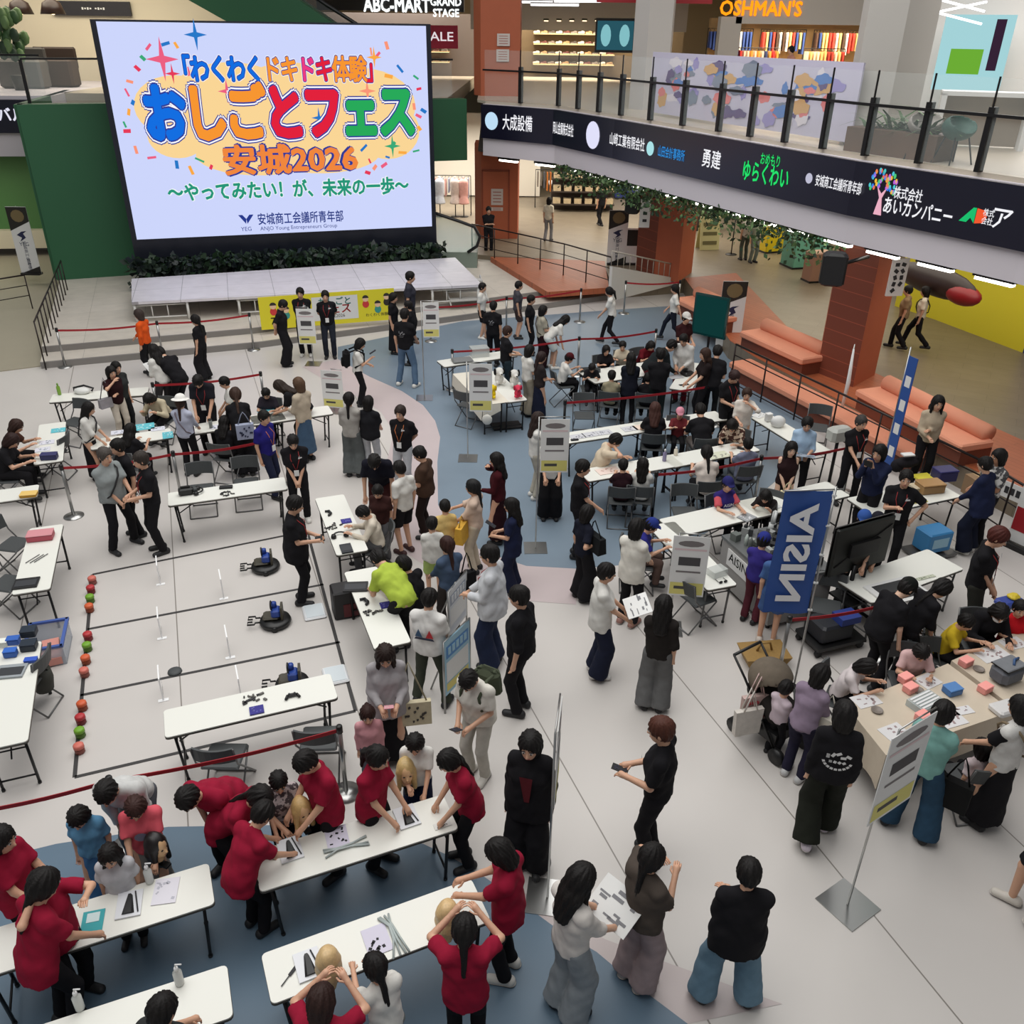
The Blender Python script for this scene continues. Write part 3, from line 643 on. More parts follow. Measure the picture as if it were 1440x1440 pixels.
# folding chairs
def make_chair(seatm, name='x'):
    t = thing('folding_chair', 'x', 'chair')
    part('seat', seatm, t, lambda mb: mb.box((0, .02, .43), (.40, .38, .035), bev=.03))
    def bk(mb):
        n = 7
        V = []
        for z, y in ((.60, -.215), (.80, -.25)):
            for i in range(n): a = (i/(n-1)-.5); V.append((a*.42, y-.03+.1*a*a*2, z))
        V += [(x, y-.025, z) for x, y, z in V]; k = 2*n
        mb.add(V, [(i, i+1, n+i+1, n+i) for i in range(n-1)]+[(k+i+1, k+i, k+n+i, k+n+i+1) for i in range(n-1)]+[(n+i, n+i+1, k+n+i+1, k+n+i) for i in range(n-1)]+[(i+1, i, k+i, k+i+1) for i in range(n-1)]+[(0, n, k+n, k), (n-1, k+n-1, k+2*n-1, 2*n-1)])
    part('backrest', seatm, t, bk)
    for s in (-1, 1):
        part('leg', GREYM, t, lambda mb: mb.tube([(s*.215, -.26, .80), (s*.215, -.2, .55), (s*.215, .24, .01)], .011, n=6))
        part('leg', GREYM, t, lambda mb: mb.tube([(s*.195, .2, .42), (s*.195, -.24, .01)], .011, n=6))
    part('stretcher', GREYM, t, lambda mb: (mb.tube([(-.215, .24, .012), (.215, .24, .012)], .011, n=6), mb.tube([(-.195, -.24, .012), (.195, -.24, .012)], .011, n=6)))
    return t
_ch = []
def chair(x, y, face, label):
    rz = -R(face)
    if not _ch:
        t = make_chair(GREYP); t.location = (x, y, 0); t.rotation_euler = (0, 0, rz); t['label'] = label; _ch.append(t); return t
    return dup(_ch[0], (x, y, 0), rz, label)
for px, py, f, lab in ((300, 1062, 0, 'empty grey folding chair below the course table, left of the pair'), (440, 1036, -4, 'empty grey folding chair below the course table, right of the pair'),
        (287, 712, 165, 'empty grey folding chair behind the headphone table, left of the pair'), (350, 703, 165, 'empty grey folding chair behind the headphone table, right of the pair'),
        (26, 792, 100, 'empty grey chair at the pink case end of the laptop table'), (18, 848, 100, 'empty grey chair at the black laptop end of the table'), (112, 615, 200, 'empty grey chair under the table with the green bottle'),
        (82, 662, 270, 'grey chair holding a black bag beside the left edge table'), (820, 605, 180, 'empty grey chair behind the table with printed sheets'), (960, 745, 180, 'empty grey chair behind the table of the capped children'), (1155, 880, 200, 'grey chair beside the black display stand'), (975, 868, 60, 'dark folding chair beside the grey legged table'),
        (48, 985, 270, 'grey chair half under the table of electronics boxes'), (660, 590, 30, 'grey chair below the cloth of the puppet table'), (1145, 622, 200, 'empty dark chair beside the woman in pale blue'), (1298, 980, 170, 'olive grey chair beside the girl drawing')):
    x, y = at(px, py, 0.7 if 'below the course' in lab else 0.1); chair(x, y+(.24 if 'below the course' in lab else 0), f, lab)

# belt barrier posts
_post = []
def post(px, py, label, H=.92, dark=False, to=None, z=0.0):
    x, y = at(px, py, z)
    m = DKMET if dark else STEEL
    t = thing('barrier_post', label, 'barrier post', (x, y, z))
    part('base', m, t, lambda mb: mb.lathe([(.0, 0), (.16, 0), (.16, .012), (.05, .03), (.02, .04)], n=20))
    part('pole', m, t, lambda mb: mb.lathe([(.025, .03), (.025, H)], n=10)); part('belt_head', BLACK, t, lambda mb: mb.lathe([(.034, H-.06), (.034, H+.02), (.028, H+.03)], n=10))
    if to:
        bx, by = at(*to[:2], z) if len(to) == 2 else at(to[0], to[1], to[2])
        d = Vector((bx-x, by-y)); n = Vector((-d.y, d.x)).normalized()*.004; V = []
        for i in range(9):
            k = i/8; p = d*k; sag = -.05*math.sin(math.pi*k)
            for dz in (-.045, .0):
                V += [(p.x-n.x, p.y-n.y, H-.01+dz+sag), (p.x+n.x, p.y+n.y, H-.01+dz+sag)]
        F = []
        for i in range(8):
            a = i*4; b = a+4
            F += [(a, b, b+2, a+2), (b+1, a+1, a+3, b+3), (a+2, b+2, b+3, a+3), (b, a, a+1, b+1)]
        o = part('belt', RED, t, lambda mb: mb.add(V, F)); o['label'] = 'red belt'
    return t
post(104, 726, 'steel barrier post with round base left of the man in grey', to=(256, 705))
post(256, 705, 'steel barrier post behind the headphone table', to=(392, 682))
post(392, 682, 'barrier post hidden by the man in blue polo')
post(92, 516, 'barrier post at the left end of the belt before the stage', to=(230, 505)); post(230, 505, 'barrier post behind the person in orange', to=(357, 492)); post(357, 492, 'barrier post with cross foot at the right end before the stage')
post(226, 600, 'barrier post by the man bending with a paper', to=(374, 583)); post(374, 583, 'barrier post beside the bending long haired woman')
post(606, 480, 'barrier post near the woman on stage side', to=(712, 466)); post(712, 466, 'barrier post behind the boy in grey at the dais', to=(815, 453)); post(815, 453, 'barrier post at the dais corner'); post(877, 441, 'slim barrier post before the white ramp wall', to=(952, 440)); post(952, 440, 'barrier post beside the jumping woman')
post(637, 548, 'barrier post behind the narrow table', to=(812, 528)); post(812, 528, 'barrier post behind the child in a dark red cap', to=(918, 516)); post(918, 516, 'barrier post behind the wide white table')
post(792, 626, 'dark barrier post right of the navy skirted woman', dark=True, to=(1006, 598)); post(1006, 598, 'barrier post beside the man in black with badge')
post(916, 735, 'barrier post behind the girl with a white headband', dark=True, to=(1060, 710)); post(1060, 710, 'barrier post right of the seated child in grey', to=(1186, 692)); post(1186, 692, 'barrier post behind the tall staff man')
post(487, 1115, 'steel barrier post behind the maroon staff by the mannequin heads', to=(180, 1190)); post(180, 1190, 'barrier post behind the girl in coral', to=(-60, 1245)); post(1094, 952, 'steel barrier post beside the blue banner', to=(1240, 925)); post(1240, 925, 'barrier post behind the man in a black cap')

# hanging event posters on poles with square plates
def poster_stand(base, cx, cy, w, h, label, face, plate=.36, z0=0.0, pole_top=None, yellow=True):
    bx, by = at(*base, z0); Y = by
    # the sheet hangs beside the pole at its own distance
    p = at_depth(cx, cy, Y)
    t = thing('poster_stand', label, 'sign', (bx, by, z0), -R(face))
    t.rotation_euler = (0, 0, R(180)-R(face))
    c_, s_ = math.cos(-(R(180)-R(face))), math.sin(-(R(180)-R(face)))
    dx = p[0]-bx; lx = max(-w*.6, min(w*.6, dx/max(.3, abs(c_)))); zc = p[2]-z0
    part('base_plate', STEEL, t, lambda mb: mb.box((0, 0, .006), (plate, plate, .012)))
    ht = zc+h/2+.03
    part('pole', STEEL, t, lambda mb: mb.tube([(0, 0, .01), (0, 0, ht)], .011, n=8))
    part('arm', STEEL, t, lambda mb: mb.tube([(0, 0, ht), (lx-w/2 if lx < 0 else lx+w/2, 0, ht)], .008, n=6))
    s = part('poster', [PAPER, mat('poster_grey', (120, 114, 114), .7), mat('poster_picture', (70, 68, 70), .7), mat('poster_yellow', (214, 206, 120), .7), mat('poster_pink', (214, 190, 192), .7)], t, lambda mb: (
        mb.box((lx, -.018, zc), (w, .008, h)),
        mb.add([(lx+w*.36*math.cos(i*.5236), -.024, zc+h*.38+h*.05*math.sin(i*.5236)) for i in range(12)], [tuple(range(12))], 1),
        mb.quad((lx-w*.44, -.024, zc+h*.27), (lx+w*.44, -.024, zc+h*.27), (lx+w*.44, -.024, zc+h*.30), (lx-w*.44, -.024, zc+h*.30), 4),
        mb.quad((lx-w*.3, -.024, zc+h*.02), (lx+w*.3, -.024, zc+h*.02), (lx+w*.3, -.024, zc+h*.16), (lx-w*.3, -.024, zc+h*.16), 2),
        mb.quad((lx-w*.34, -.024, zc-h*.1), (lx+w*.34, -.024, zc-h*.1), (lx+w*.34, -.024, zc-h*.07), (lx-w*.34, -.024, zc-h*.07), 1),
        mb.quad((lx-w*.46, -.024, zc-h*.47), (lx+w*.46, -.024, zc-h*.47), (lx+w*.46, -.024, zc-h*.27), (lx-w*.46, -.024, zc-h*.27), 3),
        mb.quad((lx-w*.35, -.025, zc-h*.38), (lx+w*.1, -.025, zc-h*.38), (lx+w*.1, -.025, zc-h*.33), (lx-w*.35, -.025, zc-h*.33), 2)))
    return t
poster_stand((441, 512), 431, 459, .42, .86, 'white event poster hung before the three staff at the stage banner', 180)
poster_stand((470, 578), 468, 547, .46, .82, 'white event poster beside the woman with a black backpack', 190)
poster_stand((597, 560), 606, 450, .34, .75, 'white event poster on a tall pole before the stage steps', 176)
poster_stand((658, 645), 676, 545, .42, .92, 'white event poster over the cloth covered puppet table', 180)
poster_stand((753, 771), 780, 627, .42, .86, 'white event poster in front of the woman in a black skirt', 178)
poster_stand((940, 884), 968, 795, .47, .92, 'white event poster over the grey legged table near the robot display', 186)
poster_stand((1192, 1272), 1272, 1094, .62, 1.02, 'white event poster seen aslant behind the woman in teal', 146, plate=.42)
poster_stand((770, 1262), 812, 1090, .45, .9, 'event poster seen edge on between the woman in black coat and open floor', 97, plate=.4)

# tall roll banners with dark top
def tall_banner(px, pyb, pxt, pyt, z, label, face=180, wpx=36):
    x, y = at(px, pyb, z); top = at_depth(pxt, pyt, y); h = top[2]-z; w = .62
    t = thing('roll_banner', label, 'banner', (x, y, z), R(180)-R(face))
    part('sheet', [PAPER, mat('banner_black', (34, 32, 28), .6), mat('banner_gold', (120, 104, 70), .6), mat('banner_navy', (34, 40, 74), .6)], t, lambda mb: (
        mb.box((0, 0, h/2+.03), (w, .012, h)),
        mb.add([(-w/2, -.009, h+.02), (-w/2, -.009, h*.66), (w/2, -.009, h*.80), (w/2, -.009, h+.02)], [(0, 1, 2, 3)], 1),
        mb.add([(.2*math.cos(i*.5236), -.012, h*.88+.18*math.sin(i*.5236)) for i in range(12)], [tuple(range(12))], 2),
        mb.add([(-.16, -.009, h*.6), (-.02, -.009, h*.56), (-.1, -.009, h*.5), (.1, -.009, h*.56), (.04, -.009, h*.62), (.16, -.009, h*.66), (0, -.009, h*.65)], [tuple(range(7))], 3),
        mb.text('YEG', (0, -.009, h*.46), (1, 0, 0), (0, 0, 1), .16, 3), mb.text('安城商工会議所', (0, -.009, h*.3), (0, 0, -1), (1, 0, 0), .12, 3), mb.text('青年部', (0, -.009, h*.16), (0, 0, -1), (1, 0, 0), .12, 3),
        mb.add([(-w/2, -.009, .03), (w/2, -.009, .03), (w/2, -.009, .26)], [(0, 1, 2)], 1)))
    part('base', BLACK, t, lambda mb: mb.box((0, 0, .03), (w*.95, .22, .06)))
    part('pole', STEEL, t, lambda mb: mb.tube([(0, .03, 0), (0, .03, h+.05)], .01, n=6))
tall_banner(45, 386, 20, 292, .3, 'tall white banner with black top before the lit green wall')
tall_banner(1022, 492, 1034, 397, 0.0, 'tall white banner with black top beside the terracotta seating steps')
tall_banner(866, 372, 871, 297, .45, 'tall white banner with black top behind the white ramp wall')
t = thing('roll_banner', 'short dark topped sign beside the middle terracotta column', 'banner', (*at(889, 372, .45), .45)); part('sheet', [PAPER, mat('banner_black', (34, 32, 28), .6)], t, lambda mb: (mb.box((0, 0, .6), (.5, .02, 1.1)), mb.box((0, -.008, .85), (.46, .02, .5), 1)))
part('base', BLACK, t, lambda mb: mb.box((0, 0, .03), (.5, .22, .06)))

# stage platform
def stage():
    zt = .85; P = [Vector(at(*q, zt)) for q in ((185, 425), (678, 400), (640, 362), (185, 392))]
    o = P[0]; t = thing('stage', 'white portable stage platform with bare legs below the giant screen', 'stage', (o.x, o.y, .3))
    Q = [p-o for p in P]
    part('deck', plank_mat('white_stage_deck', (214, 210, 216), (208, 205, 212), 1.2, 1.2, -17, .008, .4, 0), t, lambda mb: mb.prism([tuple(q) for q in Q], .48, .55))
    lg = mat('white_metal', (214, 214, 210), .4)
    u = (Q[1]-Q[0]); n = Q[3]-Q[0]
    for i in range(8):
        k = i/7; a = Q[0]+u*k*.985+n*.03+u*.005; part('leg', lg, t, lambda mb: mb.tube([(a.x, a.y, .48), (a.x, a.y, 0)], .035, n=8))
        b = Q[3]+(Q[2]-Q[3])*k*.985-n*.03; part('leg', lg, t, lambda mb: mb.tube([(b.x, b.y, .48), (b.x, b.y, 0)], .035, n=8))
    for i in (0, 2, 4, 6):
        a = Q[0]+u*(i/7)*.985+n*.04; b = Q[0]+u*((i+1)/7)*.985+n*.04
        def br(mb):
            for z in (.1, .42): mb.tube([(a.x, a.y, z), (b.x, b.y, z)], .02, n=6)
            for k in (.35, .65): c = a+(b-a)*k; mb.tube([(c.x, c.y, .1), (c.x, c.y, .42)], .016, n=6)
        part('brace', lg, t, br)
    return t
stage()
x, y = at(655, 421, .3)
t = thing('stage_steps', 'small white steps at the right end of the stage', 'steps', (x, y, .3), R(16))
part('frame', mat('white_metal', (214, 214, 210), .4), t, lambda mb: [mb.tube([(sx, -.55, 0), (sx, .5, .55), (sx, .5, 0)], .02, n=6) for sx in (-.55, .55)])
for i in range(3): part('tread', mat('grey_tread', (190, 188, 184), .5), t, lambda mb: mb.box((0, -.4+.35*i, .12+.17*i), (1.1, .3, .04)))
# yellow banner hung on the stage front
def stage_banner():
    a = Vector(at(368, 464, .3)); b = Vector(at(556, 449, .3)); d = b-a; rz = math.atan2(d.y, d.x); W = d.length
    t = thing('stage_banner', 'yellow festival banner with cartoon children standing before the stage front', 'banner', (a.x, a.y, .3+.27), rz)
    Y_, Wt, Rd, Tl, Sk, Bk = mat('banner_yellow', (226, 214, 46), .6), PAPER, mat('banner_red', (208, 60, 60), .6), mat('banner_teal', (60, 150, 140), .6), mat('banner_skin', (236, 196, 160), .7), mat('banner_dark', (50, 44, 38), .7)
    def f(mb):
        H = .84; mb.box((W/2, 0, .15), (W, .012, H)); [mb.box((W*k, .1, -.12), (.03, .2, .3)) for k in (.02, .5, .98)]
        z = .15; y = -.009
        mb.quad((W*.38, y, z-.3), (W*.72, y, z-.3), (W*.72, y, z+.32), (W*.38, y, z+.32), 1)
        mb.text('おしごと', (W*.55, y-.002, z+.17), (1, 0, 0), (0, 0, 1), .22, 3, .02); mb.text('フェス', (W*.55, y-.002, z-.03), (1, 0, 0), (0, 0, 1), .28, 2, .02); mb.text('安城2026', (W*.55, y-.002, z-.2), (1, 0, 0), (0, 0, 1), .12, 5)
        mb.text('7', (W*.09, y-.002, z-.22), (1, 0, 0), (0, 0, 1), .26, 5, .01); mb.text('わくわく体験', (W*.86, y-.002, z-.25), (1, 0, 0), (0, 0, 1), .1, 5)
        for i, (fx, fz, c) in enumerate(((.1, .12, 2), (.19, .0, 3), (.28, .14, 5), (.78, .14, 2), (.87, -.02, 3), (.94, .16, 5))):
            cx, cz = W*fx, z+fz
            mb.add([(cx+.09*math.cos(k*.6283), y-.001, cz-.09+.1*math.sin(k*.6283)) for k in range(10)], [tuple(range(10))], c)
            mb.add([(cx+.08*math.cos(k*.6283), y-.002, cz+.05+.08*math.sin(k*.6283)) for k in range(10)], [tuple(range(10))], 4)
            mb.add([(cx+.085*math.cos(k*.5236), y-.003, cz+.07+.08*math.sin(k*.5236)) for k in range(7)], [tuple(range(7))], 5)
    part('sheet', [Y_, Wt, Rd, Tl, Sk, Bk], t, f)
stage_banner()

# taped robot course
FLD = [[(130, 808), (432, 747)], [(123, 885), (455, 822)], [(113, 978), (478, 903)], [(105, 1093), (500, 1000)]]
def course():
    t = thing('floor_tape', 'black tape course of three lanes on the pale floor', 'tape marking')
    lines = [[at(*a), at(*b)] for a, b in FLD]
    lines += [[lines[0][0], lines[3][0]], [lines[0][1], lines[3][1]]]
    for a, b in lines:
        a, b = Vector(a), Vector(b); n = (b-a).normalized(); n = Vector((-n.y, n.x))*.022
        part('tape_strip', mat('black_tape', (52, 50, 50), .6), t, lambda mb: mb.prism([tuple(a-n), tuple(b-n), tuple(b+n), tuple(a+n)], 0.0, .004))
course()
BC = {'r': (176, 44, 50), 'o': (206, 92, 50), 'g': (110, 160, 40), 'p': (206, 110, 96)}
tops = {'r': 'red', 'o': 'orange', 'g': 'lime green', 'p': 'coral'}
ORD = ('top', 'second', 'third', 'last')
for lane, seq, pxs in (('far', 'prgo', ((131, 821), (129, 834), (128, 847), (127, 860))), ('middle', 'rgop', ((125, 900), (124, 915), (122, 933), (120, 951))), ('near', 'orgp', ((117, 998), (115, 1017), (114, 1036), (113, 1058)))):
    for i, (c, q) in enumerate(zip(seq, pxs)):
        x, y = at(*q); t = thing('target_block', '%s capped block, %s of four in the %s lane' % (tops[c], ('farthest', 'second', 'third', 'nearest')[i], lane), 'block', (x, y, 0), R(20))
        part('body', mat('block_'+c, tuple(int(v*.62) for v in BC[c]), .5), t, lambda mb: mb.lathe([(.05, 0), (.056, .01), (.054, .075)], n=8)); part('cap', mat('cap_'+c, BC[c], .5), t, lambda mb: mb.lathe([(.06, .075), (.058, .112), (.045, .124), (.01, .126)], n=10))
for (q, lab) in (((226, 822), 'far lane, left'), ((315, 842), 'far lane, right'), ((228, 898), 'middle lane, left'), ((324, 925), 'middle lane, right'), ((230, 985), 'near lane, left'), ((340, 985), 'near lane, right')):
    x, y = at(*q); t = thing('divider_panel', 'clear upright panel with white edge standing in the %s' % lab, 'panel', (x, y, 0), R(112))
    part('sheet', mat('clear_acrylic', (230, 236, 240), .05, alpha=.18), t, lambda mb: mb.box((.14, 0, .16), (.28, .006, .32))); part('edge', mat('white_edge', (240, 240, 240), .4), t, lambda mb: (mb.box((.14, 0, .325), (.29, .016, .016)), mb.box((0, 0, .16), (.016, .016, .32))))
    part('foot', mat('white_edge', (240, 240, 240), .4), t, lambda mb: mb.box((.0, 0, .004), (.05, .12, .008)))
def robot():
    t = thing('toy_robot', 'x', 'robot')
    part('base', mat('robot_black', (24, 24, 24), .4), t, lambda mb: mb.lathe([(.0, .02), (.2, .02), (.215, .05), (.2, .09), (.1, .1)], n=24))
    part('deck', mat('robot_olive', (66, 62, 50), .5), t, lambda mb: (mb.box((-.05, .02, .125), (.22, .2, .05), bev=.02), mb.box((.1, .0, .2), (.03, .16, .2))))
    part('motor_block', mat('robot_blue', (40, 70, 150), .4), t, lambda mb: (mb.box((.02, 0, .2), (.12, .16, .12), bev=.02), mb.lathe([(.04, .26), (.04, .33), (.01, .34)], n=10, c=(0, .03, 0))))
    part('camera_ring', BLACK, t, lambda mb: mb.tube([(-.03+.0, .05*math.cos(i*.5236)-.02, .32+.06*math.sin(i*.5236)) for i in range(12)], .012, n=6, closed=True))
    for s in (-1, 1): part('gripper', BLACK, t, lambda mb: mb.tube([(-.2, s*.055, .08), (-.26, s*.055, .08), (-.27, s*.095, .08), (-.36, s*.095, .08), (-.36, s*.03, .08), (-.3, s*.03, .08)], .012, n=6))
    for s in (-1, 1): part('wheel', BLACK, t, lambda mb: mb.tube([(0, s*.19, .04), (0, s*.22, .04)], .04, n=12))
    return t
rb = robot(); x, y = at(374, 800); rb.location = (x, y, 0); rb.rotation_euler = (0, 0, R(15)); rb['label'] = 'black and blue wheeled robot in the far lane by the standing man'
x, y = at(388, 877); dup(rb, (x, y, 0), R(10), 'black and blue wheeled robot in the middle lane'); x, y = at(412, 966); dup(rb, (x, y, 0), R(12), 'black and blue wheeled robot half hidden behind the course table')
for q, lab in (((442, 862), 'white flat tray on the floor in the middle lane'), ((472, 951), 'white flat tray on the floor in the near lane')):
    x, y = at(*q); t = thing('floor_tray', lab, 'tray', (x, y, 0), R(20)); part('tray', mat('white_tray', (222, 224, 226), .5), t, lambda mb: mb.box((0, 0, .02), (.3, .36, .04), bev=.02)); part('liner', mat('tray_liner', (204, 212, 216), .5), t, lambda mb: mb.box((0, 0, .043), (.24, .3, .006)))
x, y = at(246, 945); t = thing('cable_cover', 'flat grey cable cover on the near lane line', 'cable cover', (x, y, 0)); part('cover', GREYP, t, lambda mb: mb.lathe([(.09, 0), (.085, .02), (.05, .035)], n=16))

# seating steps, benches and railing along the right
CORAL = mat('coral_cushion', (222, 148, 118), .75, noise=.04, scale=4); BASEB = mat('bench_base', (112, 58, 40), .6)
def bench2(A, B, label, z=.88, zb=GAL, depth=.75, roll=True):
    a, b = Vector(at(*A, z)), Vector(at(*B, z)); d = (b-a); L = d.length; rz = math.atan2(d.y, d.x); s = 1 if True else -1
    n = Vector((-d.y, d.x)).normalized(); sg = 1 if n.x > 0 else -1
    t = thing('bench', label, 'bench', (a.x, a.y, zb), rz); h = z-zb
    part('base', BASEB, t, lambda mb: mb.box((L/2, sg*(depth/2+.04), (h-.15)/2), (L-.06, depth-.06, h-.15))); part('cushion', CORAL, t, lambda mb: mb.box((L/2, sg*depth/2, h-.075), (L, depth, .15), bev=.03))
    if roll: part('bolster', CORAL, t, lambda mb: mb.tube([(.1, sg*(depth-.08), h+.1), (L-.1, sg*(depth-.08), h+.1)], .16, n=14))
bench2((1128, 505), (1040, 465), 'coral bench with bolster on the far side of the big terracotta column')
bench2((1352, 627), (1203, 547), 'coral bench with bolster on the near side of the big terracotta column')
bench2((1010, 448), (948, 418), 'coral bench with bolster farthest along behind the dark screen')
bench2((1280, 640), (1025, 508), 'long low coral seat along the sunken floor behind the railing', z=.42, zb=0, depth=.62, roll=False)
RAILM = mat('railing_black', (36, 26, 24), .4, .4)
def railing(P, z, H, label, name='railing', n=None, bars=(1.0, .72), sp=.75, m=None):
    P = [Vector(p) for p in P]; o = P[0]; t = thing(name, label, 'railing', (o.x, o.y, z)); m = m or RAILM
    for b in bars: part('rail', m, t, lambda mb: mb.tube([((p-o).x, (p-o).y, H*b) for p in P], .022 if b == 1 else .013, n=6))
    for i in range(len(P)-1):
        a, b = P[i]-o, P[i+1]-o; k = max(1, round((b-a).length/sp))
        for j in range(k+(1 if i == len(P)-2 else 0)): c = a+(b-a)*(j/k); part('baluster', m, t, lambda mb: mb.tube([(c.x, c.y, 0), (c.x, c.y, H)], .018, n=6))
    return t
railing([at(1035, 484, 1.0), at(1180, 552, 1.0), at(1385, 650, 1.0)], 0, 1.0, 'black railing in front of the coral seating steps', bars=(1, .75, .1), sp=1.0)
railing([at(1385, 650, 1.0), at(1470, 700, 1.0)], 0, 1.0, 'black railing with posters at the right edge behind the staff', bars=(1, .6, .15), sp=.7)
railing([at(664, 363, .3), at(728, 371, .47), at(792, 387, .47), at(857, 408, .47)], .47, .95, 'black railing around the orange wooden deck', bars=(1, .66, .3), sp=.9)
railing([at(65, 520, 0), at(95, 408, .3)], 0, 1.15, 'black railing beside the left end of the dais', bars=(1, .1), sp=.55); railing([at(-10, 440, .1), at(45, 430, .1)], .02, .95, 'black railing at the left edge before the lit green wall', bars=(1, .7, .4), sp=1.2)
P = [Vector(at(*q, .3)) for q in ((858, 424), (957, 398))]
t = thing('ramp_wall', 'white boarded ramp wall with slatted top beside the middle column', 'partition', (P[0].x, P[0].y, .3)); d = P[1]-P[0]; t.rotation_euler = (0, 0, math.atan2(d.y, d.x)); L = d.length
part('boards', mat('white_board', (206, 202, 196), .6), t, lambda mb: mb.add([(0, 0, 0), (L, 0, 0), (L, 0, .12), (0, 0, 1.0), (0, .1, 0), (L, .1, 0), (L, .1, .12), (0, .1, 1.0)], [(0, 1, 2, 3), (5, 4, 7, 6), (3, 2, 6, 7), (1, 0, 4, 5), (0, 3, 7, 4), (2, 1, 5, 6)]))
part('rail', mat('pale_rail', (170, 162, 150), .5), t, lambda mb: (mb.tube([(0, .05, 1.42), (L, .05, .52)], .025, n=6), [mb.tube([(L*i/12, .05, 1.0-.88*i/12), (L*i/12, .05, 1.42-.9*i/12)], .012, n=5) for i in range(13)]))
# ================================================================== PEOPLE
def V3(*a): return np.array(a, float)
def unit(v): n = np.linalg.norm(v); return v/n if n > 1e-9 else V3(0, 0, 1)
class Field:
    """a smooth solid built from rounded limbs, meshed as one closed surface"""
    def __init__(s): s.p = []
    def cap(s, a, b, ra, rb, k=.02, side=None, kx=1.0, flat=False, sub=False):
        s.p.append(('c', np.asarray(a, float), np.asarray(b, float), ra, rb, k, None if side is None else unit(np.asarray(side, float)), kx, flat, sub))
    def ell(s, c, r, B=None, k=.02, sub=False): s.p.append(('e', np.asarray(c, float), np.asarray(r, float), None, None, k, B, 1, False, sub))
    def mesh(s, vox, fine=None, wrinkle=0):
        lo = np.full(3, 1e9); hi = -lo
        for q in s.p:
            if q[9]: continue
            if q[0] == 'c':
                r = max(q[3], q[4])*max(1, q[7])
                for x in (q[1], q[2]): lo = np.minimum(lo, x-r); hi = np.maximum(hi, x+r)
            else: r = q[2].max(); lo = np.minimum(lo, q[1]-r); hi = np.maximum(hi, q[1]+r)
        lo -= vox*2.2; hi += vox*2.2; ax = []
        for i in range(3):
            g = np.arange(lo[i], hi[i]+vox, vox)
            if fine is not None:
                f0, f1 = fine[0][i], fine[1][i]
                g = np.concatenate([g[g < f0-vox*.3], np.arange(f0, f1, fine[2]), g[g > f1+vox*.3]])
            ax.append(g)
        X, Y, Z = ax; F = np.full((len(X), len(Y), len(Z)), .5, np.float32)
        for q in s.p:
            if q[0] == 'c':
                r = max(q[3], q[4])*max(1, q[7])+.06; l = np.minimum(q[1], q[2])-r; h = np.maximum(q[1], q[2])+r
            else: r = q[2].max()+.06; l = q[1]-r; h = q[1]+r
            sl = tuple(slice(np.searchsorted(g, l[i]), np.searchsorted(g, h[i])) for i, g in enumerate(ax))
            gx, gy, gz = X[sl[0]], Y[sl[1]], Z[sl[2]]
            if 0 in (len(gx), len(gy), len(gz)): continue
            P = np.stack(np.meshgrid(gx, gy, gz, indexing='ij'), -1)
            if q[0] == 'c':
                a, b = q[1], q[2]; ab = b-a; L2 = max(1e-9, ab@ab); tr = ((P-a)@ab)/L2; t = np.clip(tr, 0, 1)
                D = P-(a+t[..., None]*ab)
                if q[6] is not None:
                    ds = D@q[6]; D = D-q[6]*(ds*(1-1/q[7]))[..., None]
                d = np.sqrt((D*D).sum(-1))-(q[3]+(q[4]-q[3])*t)
                if q[8]: d = np.maximum(d, (tr-1)*math.sqrt(L2))
                if q[8] == 2: d = np.maximum(d, -tr*math.sqrt(L2))
            else:
                D = P-q[1]
                if q[6] is not None: D = D@q[6]
                n = np.sqrt(((D/q[2])**2).sum(-1)); d = (n-1)*q[2].min()
            cur = F[sl]
            if q[9]: F[sl] = np.maximum(cur, -d)
            else:
                k = q[5]; h_ = np.clip(.5+.5*(d-cur)/k, 0, 1); F[sl] = d*(1-h_)+cur*h_-k*h_*(1-h_)
        if wrinkle:
            P = np.stack(np.meshgrid(X, Y, Z, indexing='ij'), -1)
            F += (wrinkle*(np.sin(P[..., 2]*44+7*np.sin(P[..., 0]*13)+4*P[..., 1])*.5+.6*np.sin(P[..., 0]*37+P[..., 2]*21+P[..., 1]*29)+.7*np.sin(P[..., 0]*23-P[..., 2]*17-P[..., 1]*31+1.3))).astype(np.float32)
        return snet(F, X, Y, Z)
